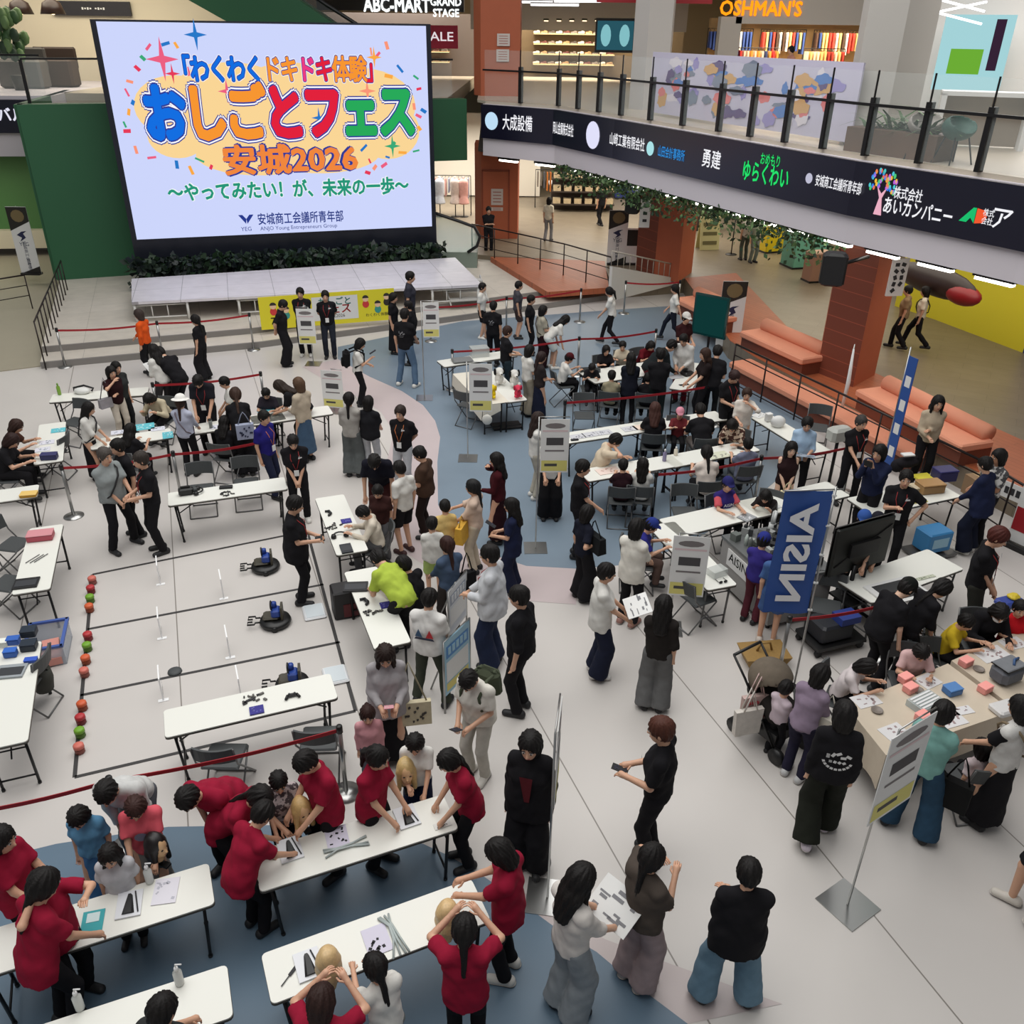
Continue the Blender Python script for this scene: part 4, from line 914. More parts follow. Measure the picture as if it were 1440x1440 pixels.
def snet(F, X, Y, Z):
    S = F < 0; C = np.zeros(tuple(n-1 for n in F.shape), np.int8)
    cor = [(i, j, k) for i in (0, 1) for j in (0, 1) for k in (0, 1)]
    for i, j, k in cor: C += S[i:S.shape[0]-1+i, j:S.shape[1]-1+j, k:S.shape[2]-1+k]
    M = (C > 0) & (C < 8); I = np.argwhere(M)
    if len(I) == 0: return np.zeros((0, 3)), np.zeros((0, 4), int)
    vals = np.stack([F[I[:, 0]+i, I[:, 1]+j, I[:, 2]+k] for i, j, k in cor], 1); co = np.array(cor, float)
    acc = np.zeros((len(I), 3)); cnt = np.zeros(len(I))
    for a in range(8):
        for b in range(a+1, 8):
            if np.abs(co[a]-co[b]).sum() != 1: continue
            va, vb = vals[:, a], vals[:, b]; m = (va < 0) != (vb < 0)
            t = np.where(m, va/np.where(m, va-vb, 1), 0)
            acc += m[:, None]*(co[a]+t[:, None]*(co[b]-co[a])); cnt += m
    u = acc/cnt[:, None]
    V = np.stack([g[I[:, i]]+u[:, i]*(g[I[:, i]+1]-g[I[:, i]]) for i, g in enumerate((X, Y, Z))], 1)
    idx = np.full(M.shape, -1, int); idx[M] = np.arange(len(I)); Q = []
    for ax in range(3):
        o1, o2 = (ax+1) % 3, (ax+2) % 3
        sa = [slice(1, n-1) for n in F.shape]; sa[ax] = slice(0, F.shape[ax]-1); sb = list(sa); sb[ax] = slice(1, F.shape[ax])
        d = S[tuple(sa)].astype(np.int8)-S[tuple(sb)]; E = np.argwhere(d != 0); sg = d[d != 0]
        if len(E) == 0: continue
        E = E.copy(); E[:, o1] += 1; E[:, o2] += 1
        def cell(p, q): e = E.copy(); e[:, o1] -= p; e[:, o2] -= q; return idx[e[:, 0], e[:, 1], e[:, 2]]
        q = np.stack([cell(1, 1), cell(0, 1), cell(0, 0), cell(1, 0)], 1); q[sg < 0] = q[sg < 0][:, ::-1]; Q.append(q)
    return V, np.concatenate(Q)
def np_mesh(name, pieces, mats, parent):
    vs, fs, mi, n = [], [], [], 0
    for V, Q, m in pieces:
        if len(V) == 0: continue
        vs.append(np.asarray(V, np.float32)); fs += [np.asarray(Q)+n]; mi.append(np.full(len(Q), m, np.int32)); n += len(V)
    me = bpy.data.meshes.new(name); V = np.concatenate(vs)
    loops = np.concatenate([f.ravel() for f in fs]).astype(np.int32); sizes = np.concatenate([np.full(len(f), f.shape[1], np.int32) for f in fs])
    me.vertices.add(len(V)); me.vertices.foreach_set('co', V.ravel()); me.loops.add(len(loops)); me.loops.foreach_set('vertex_index', loops)
    me.polygons.add(len(sizes)); me.polygons.foreach_set('loop_start', np.concatenate([[0], np.cumsum(sizes)[:-1]]).astype(np.int32))
    for m in mats: me.materials.append(m)
    me.polygons.foreach_set('material_index', np.concatenate(mi)); me.polygons.foreach_set('use_smooth', np.ones(len(sizes), bool))
    me.update(calc_edges=True); me.validate()
    o = bpy.data.objects.new(name, me); COL.objects.link(o)
    if parent: o.parent = parent
    return o
def tube_np(pts, rad, n=6):
    mb = MB(); mb.tube([tuple(p) for p in pts], list(rad), n=n, cap=False); V = np.array(mb.v); k = len(pts)
    V = np.concatenate([V, [pts[0], pts[-1]]]); Q = [list(f) for f in mb.f]
    a, b = len(V)-2, len(V)-1
    T = [[a, (j+1) % n, j, j] for j in range(n)]+[[b, (k-1)*n+j, (k-1)*n+(j+1) % n, (k-1)*n+(j+1) % n] for j in range(n)]
    return V, np.array(Q), np.array([[t[0], t[1], t[2]] for t in T])
def ell_np(c, r, B=None, n=8, k=6):
    mb = MB(); mb.ell((0, 0, 0), r, n=n, k=k); V = np.array(mb.v)
    if B is not None: V = V@B.T
    V = V+np.asarray(c); q = np.array([f for f in mb.f if len(f) == 4]); t = np.array([f for f in mb.f if len(f) == 3])
    return V, q, t
def rotx(a): c, s = math.cos(a), math.sin(a); return np.array([[1, 0, 0], [0, c, -s], [0, s, c]])
def rotz(a): c, s = math.cos(a), math.sin(a); return np.array([[c, -s, 0], [s, c, 0], [0, 0, 1]])
def roty(a): c, s = math.cos(a), math.sin(a); return np.array([[c, 0, s], [0, 1, 0], [-s, 0, c]])
def ik(S, T, l1, l2, hint):
    d = T-S; D = np.linalg.norm(d); mx = (l1+l2)*.985
    if D > mx: T = S+d*(mx/D); d = T-S; D = mx
    if D < .06: D = .06
    u = unit(d); c = (l1*l1+D*D-l2*l2)/(2*l1*D); c = max(-1, min(1, c)); h = np.asarray(hint, float); h = unit(h-u*(h@u))
    return S+u*(l1*c)+h*(l1*math.sqrt(1-c*c)), T
ARM = {'down': (.24, .02, .79), 'hold': (.09, .27, 1.04), 'low': (.035, .19, .86), 'back': (.05, -.17, .93), 'phone': (.07, .29, 1.22), 'face': (.06, .19, 1.43), 'hip': (.24, .04, .98), 'cross': (-.07, .19, 1.13),
       'table': (.15, .40, .80), 'up': (.12, .34, 1.40), 'fwd': (.13, .46, 1.06), 'swingf': (.2, .24, .92), 'swingb': (.24, -.24, .88), 'behindup': (.12, .1, 1.62), 'bag': (.2, .08, 1.12), 'mid': (.12, .33, .94), 'cam': (.055, .25, 1.42)}
SKIN = {'n': (206, 160, 132), 't': (176, 128, 98), 'l': (222, 182, 156)}
_shoe = {}
def shoe_mesh():
    if not _shoe:
        f = Field(); f.cap((0, -.06, .035), (0, .12, .03), .042, .038, side=(1, 0, 0), kx=1.05); f.cap((0, -.055, .05), (0, .0, .06), .04, .038)
        V, Q = f.mesh(.011); V[:, 2] = np.maximum(V[:, 2], 0); _shoe['s'] = (V, Q)
    return _shoe['s']
PEOPLE = {}
def person(key, label, head=None, feet=None, h=None, face=0, top=(30, 30, 32), bot=(26, 26, 30), hair=(22, 19, 18), style='short', arms=('down', 'down'), lean=0, hp=10, hy=0, legs='stand', sleeve='short', bottom='pants', shoe=(30, 30, 32),
           fem=False, z0=0.0, badge=None, cap=None, skin='n', seat=.45, hem=None, group=None, mask=False, gait=1.0, wide=False, coat=False, tilt=0, name_pad=None, dx=0, dy=0, scol=None):
    kid = h is not None and h < 1.45
    h = h or (1.6 if fem else 1.7)
    # ---- place it
    def build_skel(h):
        s = h/1.70; J = {}; L = R(lean); hs = s if s > .9 else .45+.5*s
        if legs == 'sit':
            J['pel'] = V3(0, 0, seat+.10*s)
            for sd, n in ((1, 'r'), (-1, 'l')):
                J['hip'+n] = J['pel']+V3(sd*.09*s, 0, -.01); J['kn'+n] = V3(sd*.115*s, .41*s, max(seat+.06*s, .44*s)); J['an'+n] = V3(sd*.115*s, .37*s, max(.08*s, J['kn'+n][2]-.41*s))
        else:
            back = -.22*s*math.sin(L)
            J['pel'] = V3(0, back, .93*s-.05*s*abs(math.sin(L)))
            for sd, n in ((1, 'r'), (-1, 'l')):
                fy = 0; fx = .10
                if legs == 'walk': fy = .24*gait*sd
                if legs == 'wide': fx = .2
                J['hip'+n] = J['pel']+V3(sd*.088*s, 0, -.02*s); an = V3(sd*fx*s, fy*s, .08*s)
                if legs == 'walk' and sd < 0: an = an+V3(0, 0, .07*gait*s)
                kn, an = ik(J['hip'+n], an, .43*s, .42*s, (0.1*sd, 1, 0)); J['kn'+n] = kn; J['an'+n] = an
        T = rotx(-L)@roty(R(tilt)); J['T'] = T; p = J['pel']
        J['wa'] = p+T@V3(0, 0, .12*s); J['ch'] = p+T@V3(0, .01*s, .32*s); J['nk'] = p+T@V3(0, -.01*s, .50*s)
        sw = (.142 if fem else .162)*s
        if kid: sw = .15*s
        for sd, n in ((1, 'r'), (-1, 'l')): J['sh'+n] = p+T@V3(sd*sw, -.012*s, .425*s)
        Hh = T@rotz(-R(hy))@rotx(-R(hp)); J['H'] = Hh
        if lean > 30: Hh = rotx(-R(lean*.75))@rotz(-R(hy))@rotx(-R(hp)); J['H'] = Hh
        hs *= 1.07; J['hs'] = hs; J['hd'] = J['nk']+T@V3(0, .015*s, .035*s)+Hh@V3(0, .015, .115)*hs; J['top'] = J['hd']+V3(0, 0, .125*hs)
        return s, J
    s, J = build_skel(h)
    ca, sa = math.cos(-R(face)), math.sin(-R(face))
    def wl(v): return (ca*v[0]-sa*v[1], sa*v[0]+ca*v[1])
    if feet is not None and head is not None:
        fx, fy = at(feet[0], feet[1], z0); d = math.hypot(fx, fy)
        o = wl(J['top']); tx, ty = fx+o[0], fy+o[1]
        zt = EYE+0; q = at_depth(head[0], head[1], ty); want = (q[2]-z0)/J['top'][2]*h
        h = min(max(want, h*.93), h*1.07); s, J = build_skel(h)
        # split what is left between head and feet
        o = wl(J['top']); hx, hy_ = at(head[0], head[1], J['top'][2]+z0); x, y = (fx*.5+(hx-o[0])*.5, fy*.5+(hy_-o[1])*.5)
    elif feet is not None: x, y = at(feet[0], feet[1], z0)
    else: o = wl(J['top']); hx, hy_ = at(head[0], head[1], J['top'][2]+z0); x, y = hx-o[0], hy_-o[1]
    x += dx; y += dy
    root = thing('person', label, 'person', (x, y, z0), -R(face), group)
    PEOPLE[key] = (x, y, face, s, J, root)
    dist = math.hypot(x, y); vox = min(.024, max(.0125, .0016*dist)); hf = max(.0085, vox*.62)
    T, Hh, hs = J['T'], J['H'], J['hs']; X1 = T@V3(1, 0, 0); up = T@V3(0, 0, 1)
    def tl(px, py, pz): return J['pel']+T@V3(px*s, py*s, pz*s)
    # ---- arms
    A = {}
    for sd, n, a in ((1, 'r', arms[0]), (-1, 'l', arms[1])):
        S = J['sh'+n]
        if isinstance(a, str):
            t = V3(*ARM[a]); hint = (sd*.5, -.6, -.8)
            if a in ('hip',): hint = (sd*1, -.3, 0)
            if a == 'back': hint = (sd*1, -.4, 0)
            if a in ('behindup', 'up', 'face'): hint = (sd*1, .2, -.6)
            if a in ('down',):
                tt = S+V3(sd*.05*s, .02*s+.05*math.sin(R(lean)), -.56*s)
            elif legs == 'sit' or a in ('table',):
                zz = t[2]*s if legs != 'sit' else (J['pel'][2]+(t[2]-.93)*s)
                if a in ('table',): zz = .76
                bx = J['pel'][1]
                tt = V3(sd*t[0]*s, J['pel'][1]+t[1]*s+(.25*s*math.sin(R(lean)) if a != 'table' else .22*s*math.sin(R(lean))), zz)
            else: tt = J['pel']+T@V3(sd*t[0]*s, t[1]*s, (t[2]-.93)*s)
        else: tt = V3(*a)*s; hint = (sd*.6, -.5, -.7)
        E, W = ik(S, tt, .275*s, .245*s, hint); A[n] = (S, E, W)
    # ---- body
    bw = .105 if fem else .115
    f = Field()
    f.cap(tl(0, 0, -.02), tl(0, 0, .14), .098*s, .088*s, side=X1, kx=1.4); f.cap(tl(0, 0, .14), tl(0, .0, .33), .088*s, bw*s*.9, side=X1, kx=1.38)
    f.cap(J['shl']*.9+J['shr']*.1, J['shr']*.9+J['shl']*.1, .045*s, .045*s, .02); f.cap(J['nk']-up*.03*s, J['hd']-Hh@V3(0, .01, .05)*hs, .052*hs, .048*hs)
    for n in 'rl':
        S, E, W = A[n]; f.cap(S, E, .046*s, .036*s); f.cap(E, W, .036*s, .026*s, .012)
        f.cap(J['hip'+n], J['kn'+n], .08*s, .055*s); f.cap(J['kn'+n], J['an'+n], .055*s, .036*s)
        fd = unit(W-E); f.cap(W, W+fd*.075*s, .026*s, .032*s, .01)
    c = J['hd']
    def hp_(px, py, pz): return c+Hh@V3(px, py, pz)*hs
    f.ell(hp_(0, -.008, .028), V3(.074, .092, .09)*hs, Hh); f.ell(hp_(0, .022, -.035), V3(.06, .07, .08)*hs, Hh, .025); f.cap(hp_(0, .088, .002), hp_(0, .102, -.024), .007*hs, .013*hs, .01)
    for sd in (1, -1): f.ell(hp_(sd*.075, -.01, -.005), V3(.012, .022, .032)*hs, Hh, .006); f.ell(hp_(sd*.032, .098, .014), V3(.018, .012, .012)*hs, Hh, sub=True)
    fine = (c-.125*hs, c+.125*hs, hf)
    V, Q = f.mesh(vox, fine); pc = [(V, Q, 0)]
    for n, sd in (('r', 1), ('l', -1)):
        S, E, W = A[n]; fd = unit(W-E); pn = unit(np.cross(fd, V3(0, 0, 1))) if abs(fd[2]) < .9 else unit(np.cross(fd, V3(0, 1, 0)))
        sp = pn; curl = unit(np.cross(sp, fd)); curl = curl if (curl[2] < 0 or abs(fd[2]) > .9) else -curl
        for i, (o_, l_) in enumerate(((-.024, .062), (-.008, .072), (.008, .068), (.024, .052))):
            b0 = W+fd*.06*s+sp*o_*s; b1 = W+fd*(.085+l_*.45)*s+sp*o_*1.15*s+curl*.006*s; b2 = W+fd*(.085+l_*.8)*s+sp*o_*1.1*s+curl*.032*s
            v_, q_, t_ = tube_np([b0, b1, b2], [.0095*s, .0088*s, .007*s]); pc += [(v_, q_, 0), (v_, t_, 0)]
        th = -sp if np.dot(sp, V3(-sd, 0, 0)) < 0 else sp
        v_, q_, t_ = tube_np([W+fd*.02*s+th*.02*s, W+fd*.05*s+th*.046*s+curl*.012*s, W+fd*.085*s+th*.046*s+curl*.028*s], [.012*s, .0105*s, .008*s]); pc += [(v_, q_, 0), (v_, t_, 0)]
    for sd in (1, -1):
        v_, q_, t_ = ell_np(hp_(sd*.031, .084, .014), V3(.0155, .008, .0085)*hs, Hh); pc += [(v_, q_, 1), (v_, t_, 1)]
        v_, q_, t_ = ell_np(hp_(sd*.031, .0895, .014), V3(.008, .005, .008)*hs, Hh); pc += [(v_, q_, 2), (v_, t_, 2)]
        v_, q_, t_ = ell_np(hp_(sd*.033, .087, .038), V3(.02, .006, .004)*hs, Hh); pc += [(v_, q_, 2), (v_, t_, 2)]
    v_, q_, t_ = ell_np(hp_(0, .087, -.055), V3(.024, .008, .008)*hs, Hh); pc += [(v_, q_, 3), (v_, t_, 3)]
    sk = SKIN[skin]
    np_mesh('body', pc, [mat('skin', sk, .55, noise=.05, scale=20), mat('eye_white', (214, 206, 200), .4), mat('eye_dark', (34, 24, 20), .5), mat('lips', (176, 96, 90), .5)], root)
    # ---- top
    tw = wide or coat; f = Field(); zh = hem if hem is not None else (-.06 if not coat else -.18); sl = {'short': .78, 'none': .12, 'long': 2.0, 'half': 1.0}[sleeve]
    rr = 1.13 if not coat else 1.2; rr = rr*(1.08 if wide else 1)
    he = tl(0, 0, zh) if lean < 14 else J['pel']+V3(0, -.02*s, zh*s)
    if legs == 'sit': he = tl(0, 0, max(zh, -.05))
    r1 = (.105 if fem else .108)*s*rr*(1.12 if coat or wide else 1.0)*(1.16 if zh < -.1 else 1)
    f.cap(tl(0, .012, .30), tl(0, 0, .0), (bw+.008)*s*rr, r1, side=X1, kx=1.38); f.cap(tl(0, 0, .03), he, r1, r1*1.03, side=X1, kx=1.38, flat=1)
    f.cap(tl(0, .012, .30), tl(0, .0, .40), (bw+.01)*s*rr, .098*s, .03, side=X1, kx=1.36)
    if sleeve != 'none':
        f.cap(J['shl'], J['shr'], .066*s, .066*s, .03)
        for n in 'rl': f.cap(J['nk']-up*.005*s, J['sh'+n], .058*s, .06*s, .03)
    else: f.cap(J['shl']*.75+J['shr']*.25, J['shr']*.75+J['shl']*.25, .066*s, .066*s, .04)
    for n in 'rl':
        S, E, W = A[n]
        if sleeve == 'none': continue
        if sl < 1: f.cap(S, S+(E-S)*sl, .064*s, .068*s*(1.1 if wide else 1), .025, flat=1)
        else:
            f.cap(S, E, .064*s, .055*s, .025)
            if sl > 1: f.cap(E, W-(W-E)*.04, .055*s, .04*s*(1.25 if wide else 1), .015, flat=1)
            else: f.cap(E, E+(W-E)*.2, .06*s, .062*s, .015, flat=1)
    f.ell(J['nk']+up*.062*s+T@V3(0, .03, 0)*s, V3(.058, .064, .06)*hs, T, sub=True)
    V, Q = f.mesh(vox, wrinkle=.0042); o = np_mesh('top' if not coat else 'coat', [(V, Q, 0)], [top if isinstance(top, bpy.types.Material) else cloth(top)], root)
    if scol:
        f = Field()
        for n in 'rl': S, E, W = A[n]; f.cap(S+(E-S)*.02, S+(E-S)*max(.8, min(sl, 1)), .07*s, .073*s, .01, flat=2)
        V, Q = f.mesh(vox, wrinkle=.003); np_mesh('sleeves', [(V, Q, 0)], [cloth(scol)], o)
    # ---- bottom
    f = Field(); P_ = J['pel']
    if bottom in ('skirt', 'dress'):
        ln = {'skirt': .80, 'dress': .72}[bottom]
        if legs == 'sit':
            m = (J['knr']+J['knl'])/2; f.cap(tl(0, 0, .04), P_, .1*s, .12*s, side=X1, kx=1.35); f.cap(P_, m+V3(0, .02, 0), .12*s, .12*s, side=X1, kx=1.5); f.cap(m, (J['anr']+J['anl'])/2+V3(0, 0, .1), .11*s, .13*s, side=X1, kx=1.4, flat=1)
        else:
            m = V3((J['anr'][0]+J['anl'][0])/2, (J['anr'][1]+J['anl'][1])/2, P_[2]-ln*s); f.cap(tl(0, 0, .07), P_, .098*s, .118*s, side=X1, kx=1.35); f.cap(P_, m, .118*s, .175*s, side=V3(1, 0, 0), kx=1.2, flat=1)
    else:
        wd = {'pants': (1.0, .078, .062, .056), 'slim': (1.0, .072, .058, .046), 'wide': (1.0, .088, .098, .112), 'shorts': (.85, .092, .1, .1)}[bottom]
        f.cap(tl(0, 0, .06), P_+V3(0, 0, -.03*s), .097*s, .105*s, .03, side=X1, kx=1.36)
        for n in 'rl':
            Hq, K, An = J['hip'+n], J['kn'+n], J['an'+n]
            if bottom == 'shorts': f.cap(Hq, Hq+(K-Hq)*wd[0], .098*s, wd[3]*s, .02, flat=1)
            else: f.cap(Hq, K, .096*s, wd[2]*1.12*s, .025); f.cap(K, An+(An-K)*.03, wd[2]*1.12*s, wd[3]*1.15*s, .012, flat=1)
    V, Q = f.mesh(vox, wrinkle=.003); np_mesh({'skirt': 'skirt', 'dress': 'skirt', 'shorts': 'shorts'}.get(bottom, 'trousers'), [(V, Q, 0)], [cloth(bot)], root)
    # ---- shoes
    V, Q = shoe_mesh()
    for n, sd in (('r', 1), ('l', -1)):
        a = J['an'+n]; v = V*s*1.08@rotz(-sd*.12).T+V3(a[0], a[1]+.01, max(0, a[2]-.08*s)); so = np_mesh('shoe', [(v, Q, 0)], [mat('shoe', shoe, .6)], root)
        if dist < 13 and max(shoe) > 60: sv = v.copy(); zz = v[:, 2].min(); sv[:, 2] = np.minimum(sv[:, 2], zz+.018); cc_ = sv.mean(0); sv[:, :2] = cc_[:2]+(sv[:, :2]-cc_[:2])*1.05; np_mesh('sole', [(sv, Q, 0)], [mat('sole', (206, 200, 194), .6)], so)
    # ---- hair
    if style != 'bald':
        f = Field(); f.ell(hp_(0, -.016, .036), V3(.091, .107, .104)*hs, Hh)
        bk = J['nk']+T@V3(0, -.10, -.02)*s
        if style in ('bob', 'long', 'pony', 'bun', 'tail'): f.ell(hp_(0, -.024, .008), V3(.095, .104, .114)*hs, Hh, .02)
        else: f.ell(hp_(0, -.03, -.0), V3(.08, .085, .09)*hs, Hh, .02)
        if style == 'bob': f.cap(hp_(0, -.03, .0), hp_(0, -.04, -.1), .075*hs, .07*hs, .03, side=Hh@V3(1, 0, 0), kx=1.22)
        if style == 'long':
            f.cap(hp_(0, -.035, .0), hp_(0, -.055, -.12), .072*hs, .066*hs, .03, side=Hh@V3(1, 0, 0), kx=1.25); f.cap(hp_(0, -.055, -.1), bk+up*-.12*s, .064*hs, .045*hs, .03, side=X1, kx=1.7)
            for sd in (1, -1): f.cap(hp_(sd*.076, .0, .0), J['nk']+T@V3(sd*.085, .05, -.06)*s, .024*hs, .02*hs, .02)
        if style == 'pony': f.cap(hp_(0, -.1, .03), hp_(0, -.145, -.03), .03*hs, .036*hs, .02); f.cap(hp_(0, -.145, -.03), bk+up*-.04*s+T@V3(0, -.03, 0), .036*hs, .018*hs, .02)
        if style == 'tail': f.cap(hp_(0, -.09, -.05), bk+up*-.16*s, .034*hs, .02*hs, .02)
        if style == 'bun': f.ell(hp_(0, -.1, .07), V3(.042, .042, .042)*hs, Hh, .015)
        f.ell(hp_(0, .088, -.06), V3(.071, .085, .115)*hs, Hh, sub=True)
        if style not in ('bob', 'long'): f.ell(hp_(0, .04, -.12), V3(.12, .07, .09)*hs, Hh, sub=True)
        V, Q = f.mesh(max(.0085, hf*.95), wrinkle=.002); q_ = (V-c)@Hh; rr_ = np.linalg.norm(q_[:, :2], axis=1)+1e-6; an = np.arctan2(q_[:, 0], q_[:, 1]); am = .0045*np.minimum(1, rr_/.05)*(np.sin(an*13+q_[:, 2]*26+len(label))+.6*np.sin(an*29-q_[:, 2]*17)); V = V+((q_*np.array([1, 1, 0])/rr_[:, None])*am[:, None])@Hh.T
        np_mesh('hair', [(V, Q, 0)], [mat('hair', hair, .62, noise=.3, scale=60, bump=.5, spec=.25)], root)
    if cap:
        kind, col = cap
        f = Field()
        if kind == 'cap': f.ell(hp_(0, -.012, .05), V3(.094, .108, .1)*hs, Hh); f.cap(hp_(0, .06, .052), hp_(0, .14, .04), .012*hs, .01*hs, .02, side=Hh@V3(1, 0, 0), kx=6); f.ell(hp_(0, .03, -.07), V3(.2, .2, .105)*hs, Hh, sub=True)
        if kind == 'hat': f.ell(hp_(0, -.01, .075), V3(.095, .108, .085)*hs, Hh); f.ell(hp_(0, -.01, .05), V3(.165, .175, .02)*hs, Hh, .02); f.ell(hp_(0, -.01, -.03), V3(.085, .095, .07)*hs, Hh, sub=True)
        if kind == 'band': f.ell(hp_(0, -.012, .04), V3(.092, .03, .105)*hs, Hh); f.ell(hp_(0, -.012, .03), V3(.08, .2, .09)*hs, Hh, sub=True)
        V, Q = f.mesh(max(.0085, hf)); np_mesh({'cap': 'cap', 'hat': 'hat', 'band': 'headband'}[kind], [(V, Q, 0)], [cloth(col)], root)
    if mask:
        f = Field(); f.ell(hp_(0, .055, -.045), V3(.062, .055, .05)*hs, Hh); V, Q = f.mesh(.009); np_mesh('face_mask', [(V, Q, 0)], [mat('mask_white', (222, 222, 222), .8)], root)
    # ---- lanyard and badge
    if badge:
        col = (150, 40, 40) if badge == 'r' else (190, 110, 60)
        fr = bw*s*rr+.016; P1 = [tl(-.06, .02, .49), tl(-.075, fr/s+.0, .36), tl(0, fr/s+.016, .13), tl(.075, fr/s+.0, .36), tl(.06, .02, .49)]
        mb = MB(); mb.tube([tuple(p) for p in P1], .006, n=5); ly = mb.build('lanyard', mat('lanyard', col, .7), root)
        q = tl(0, fr/s+.02, .09); mb = MB(); w_ = .042*s; hh = .055*s; y_ = T@V3(0, .004, 0); a_ = X1*w_; b_ = up*hh
        mb.add([tuple(q-a_-b_-y_), tuple(q+a_-b_-y_), tuple(q+a_+b_-y_), tuple(q-a_+b_-y_), tuple(q-a_-b_+y_), tuple(q+a_-b_+y_), tuple(q+a_+b_+y_), tuple(q-a_+b_+y_)], [(0, 1, 2, 3), (7, 6, 5, 4), (4, 5, 1, 0), (3, 2, 6, 7), (5, 6, 2, 1), (0, 3, 7, 4)]); mb.build('id_badge', PAPER, ly)
    return root
def world_of(key, v):
    x, y, face, s, J, root = PEOPLE[key]; a = -R(face); c, d = math.cos(a), math.sin(a)
    return (x+c*v[0]-d*v[1], y+d*v[0]+c*v[1], root.location.z+v[2])
def back_print(key, fn, mats, z=.28, name='print', front=False):
    """a printed graphic lying on the shirt; fn draws in (x, z) metres about the print's middle"""
    x, y, face, s, J, root = PEOPLE[key]; T = J['T']; sg = 1 if front else -1
    mb = MB(); fn(mb); V = []
    for (a, b, c) in mb.v:
        yy = sg*(.16-.0-.38*a*a*1.2)*s
        V.append(tuple(J['pel']+T@V3(a*s*(1 if front is False else -1)*1, yy-sg*abs(b)*0+sg*.012, z*s+c*s)))
    mb.v = V; mb.build(name, mats, root)
# ================================================================== THE CROWD
K = (27, 26, 29); MAR = (142, 24, 50); WH = (214, 212, 206); NV = (30, 36, 62); BRH = (56, 38, 30); GRY = (128, 130, 128); BEI = (186, 172, 152); DG = (48, 50, 50)
P = person
def pattern(name, c1, c2, sc):
    m = bpy.data.materials.new(name); m.use_nodes = True; nt = m.node_tree; b = nt.nodes['Principled BSDF']; L = nt.links.new
    tc = nt.nodes.new('ShaderNodeTexCoord'); v = nt.nodes.new('ShaderNodeTexNoise'); v.inputs['Scale'].default_value = sc; r = nt.nodes.new('ShaderNodeValToRGB'); r.color_ramp.elements[0].position = .47; r.color_ramp.elements[1].position = .53
    r.color_ramp.elements[0].color = lin(c2)+(1,); r.color_ramp.elements[1].color = lin(c1)+(1,); L(tc.outputs['Object'], v.inputs['Vector']); L(v.outputs['Fac'], r.inputs[0]); L(r.outputs[0], b.inputs['Base Color']); b.inputs['Roughness'].default_value = .9
    return m
# --- craft corner at the back left
P('A1', 'person in an orange shirt walking left before the stage', (204, 441), (203, 521), 1.66, -80, (214, 84, 30), K, arms=('mid', 'down'), legs='walk', gait=.5, sleeve='long', style='bob', hair=(58, 48, 44))
P('A2', 'woman in black with tied hair standing left of the belt end by the stage', (274, 444), (289, 533), 1.62, -75, K, K, fem=True, style='tail', bottom='wide', arms=('down', 'down'))
P('A3', 'woman in a white blouse holding a paper beside the bending man in black', (214, 484), None, 1.58, -50, WH, (60, 58, 60), fem=True, style='long', arms=('hold', 'hold'), lean=12, sleeve='long')
P('A4', 'man in black bending left over a white paper', (224, 488), None, 1.68, -60, K, K, lean=42, arms=('fwd', 'fwd'), hp=25)
P('A5', 'dark haired boy behind the woman with a hand to her chin', (162, 509), None, 1.5, 120, DG, K)
P('A6', 'woman in dark maroon top with a hand to her chin and bag', (163, 524), (168, 607), 1.58, 130, (44, 22, 26), (196, 186, 172), fem=True, arms=('face', 'cross'), style='bob', bottom='pants')
P('A7', 'woman in beige jacket leaning low over the turquoise craft table', (208, 553), None, 1.6, 190, (190, 178, 152), K, legs='sit', lean=38, arms=('table', 'table'), sleeve='long', fem=True, style='bob', hp=30)
P('A8', 'man in black looking down with white badge at the craft table', (277, 527), None, 1.7, 175, (32, 32, 38), K, lean=14, arms=('mid', 'mid'), hp=40, badge='r')
P('A9', 'child in white shirt facing left at the back of the craft table', (314, 530), None, 1.42, -110, WH, GRY, arms=('mid', 'mid'), lean=10)
P('A10', 'woman in black with a striped bag leaning over the craft table', (328, 546), (350, 668), 1.6, -20, K, K, fem=True, style='tail', lean=25, arms=('table', 'table'), hair=BRH, bottom='wide')
P('A11', 'woman in pale blue blouse and white brimmed hat seen from behind', (256, 556), (268, 668), 1.6, 5, (182, 186, 204), K, fem=True, style='tail', cap=('hat', (230, 228, 222)), sleeve='long', arms=('mid', 'mid'), hair=BRH)
P('A12', 'woman in white blouse and long black skirt with cross strap', (121, 571), (142, 668), 1.58, 85, WH, K, fem=True, style='long', bottom='skirt', arms=('mid', 'mid'), sleeve='half', lean=10)
P('A13', 'long haired girl in black seated with her back turned at the craft table', (182, 596), None, 1.4, 15, K, K, legs='sit', fem=True, style='long', arms=('table', 'table'), lean=12)
P('A14', 'long haired girl in dark clothes seated left of the striped bag', (315, 585), None, 1.4, 10, K, K, legs='sit', fem=True, style='long', arms=('table', 'table'), lean=12)
P('A15', 'boy in dark shirt at the right end of the craft row', (373, 546), None, 1.38, 175, (44, 40, 48), K, legs='sit', lean=12, arms=('table', 'table'), hp=25)
P('A16', 'woman in black bending left with hair hanging down', (392, 535), None, 1.6, -85, K, K, fem=True, style='long', lean=50, arms=('table', 'table'), hair=(46, 36, 30))
P('A17', 'brown haired woman in long denim blue pinafore over beige', (420, 531), (432, 648), 1.6, -55, BEI, (66, 88, 112), fem=True, style='bob', bottom='dress', hair=(88, 66, 50), sleeve='long', arms=('hold', 'hold'))
P('A18', 'man in royal blue polo stepping behind the black polo man', (386, 584), (370, 690), 1.7, 115, (38, 34, 112), (34, 38, 60), legs='walk', gait=.6, badge='o')
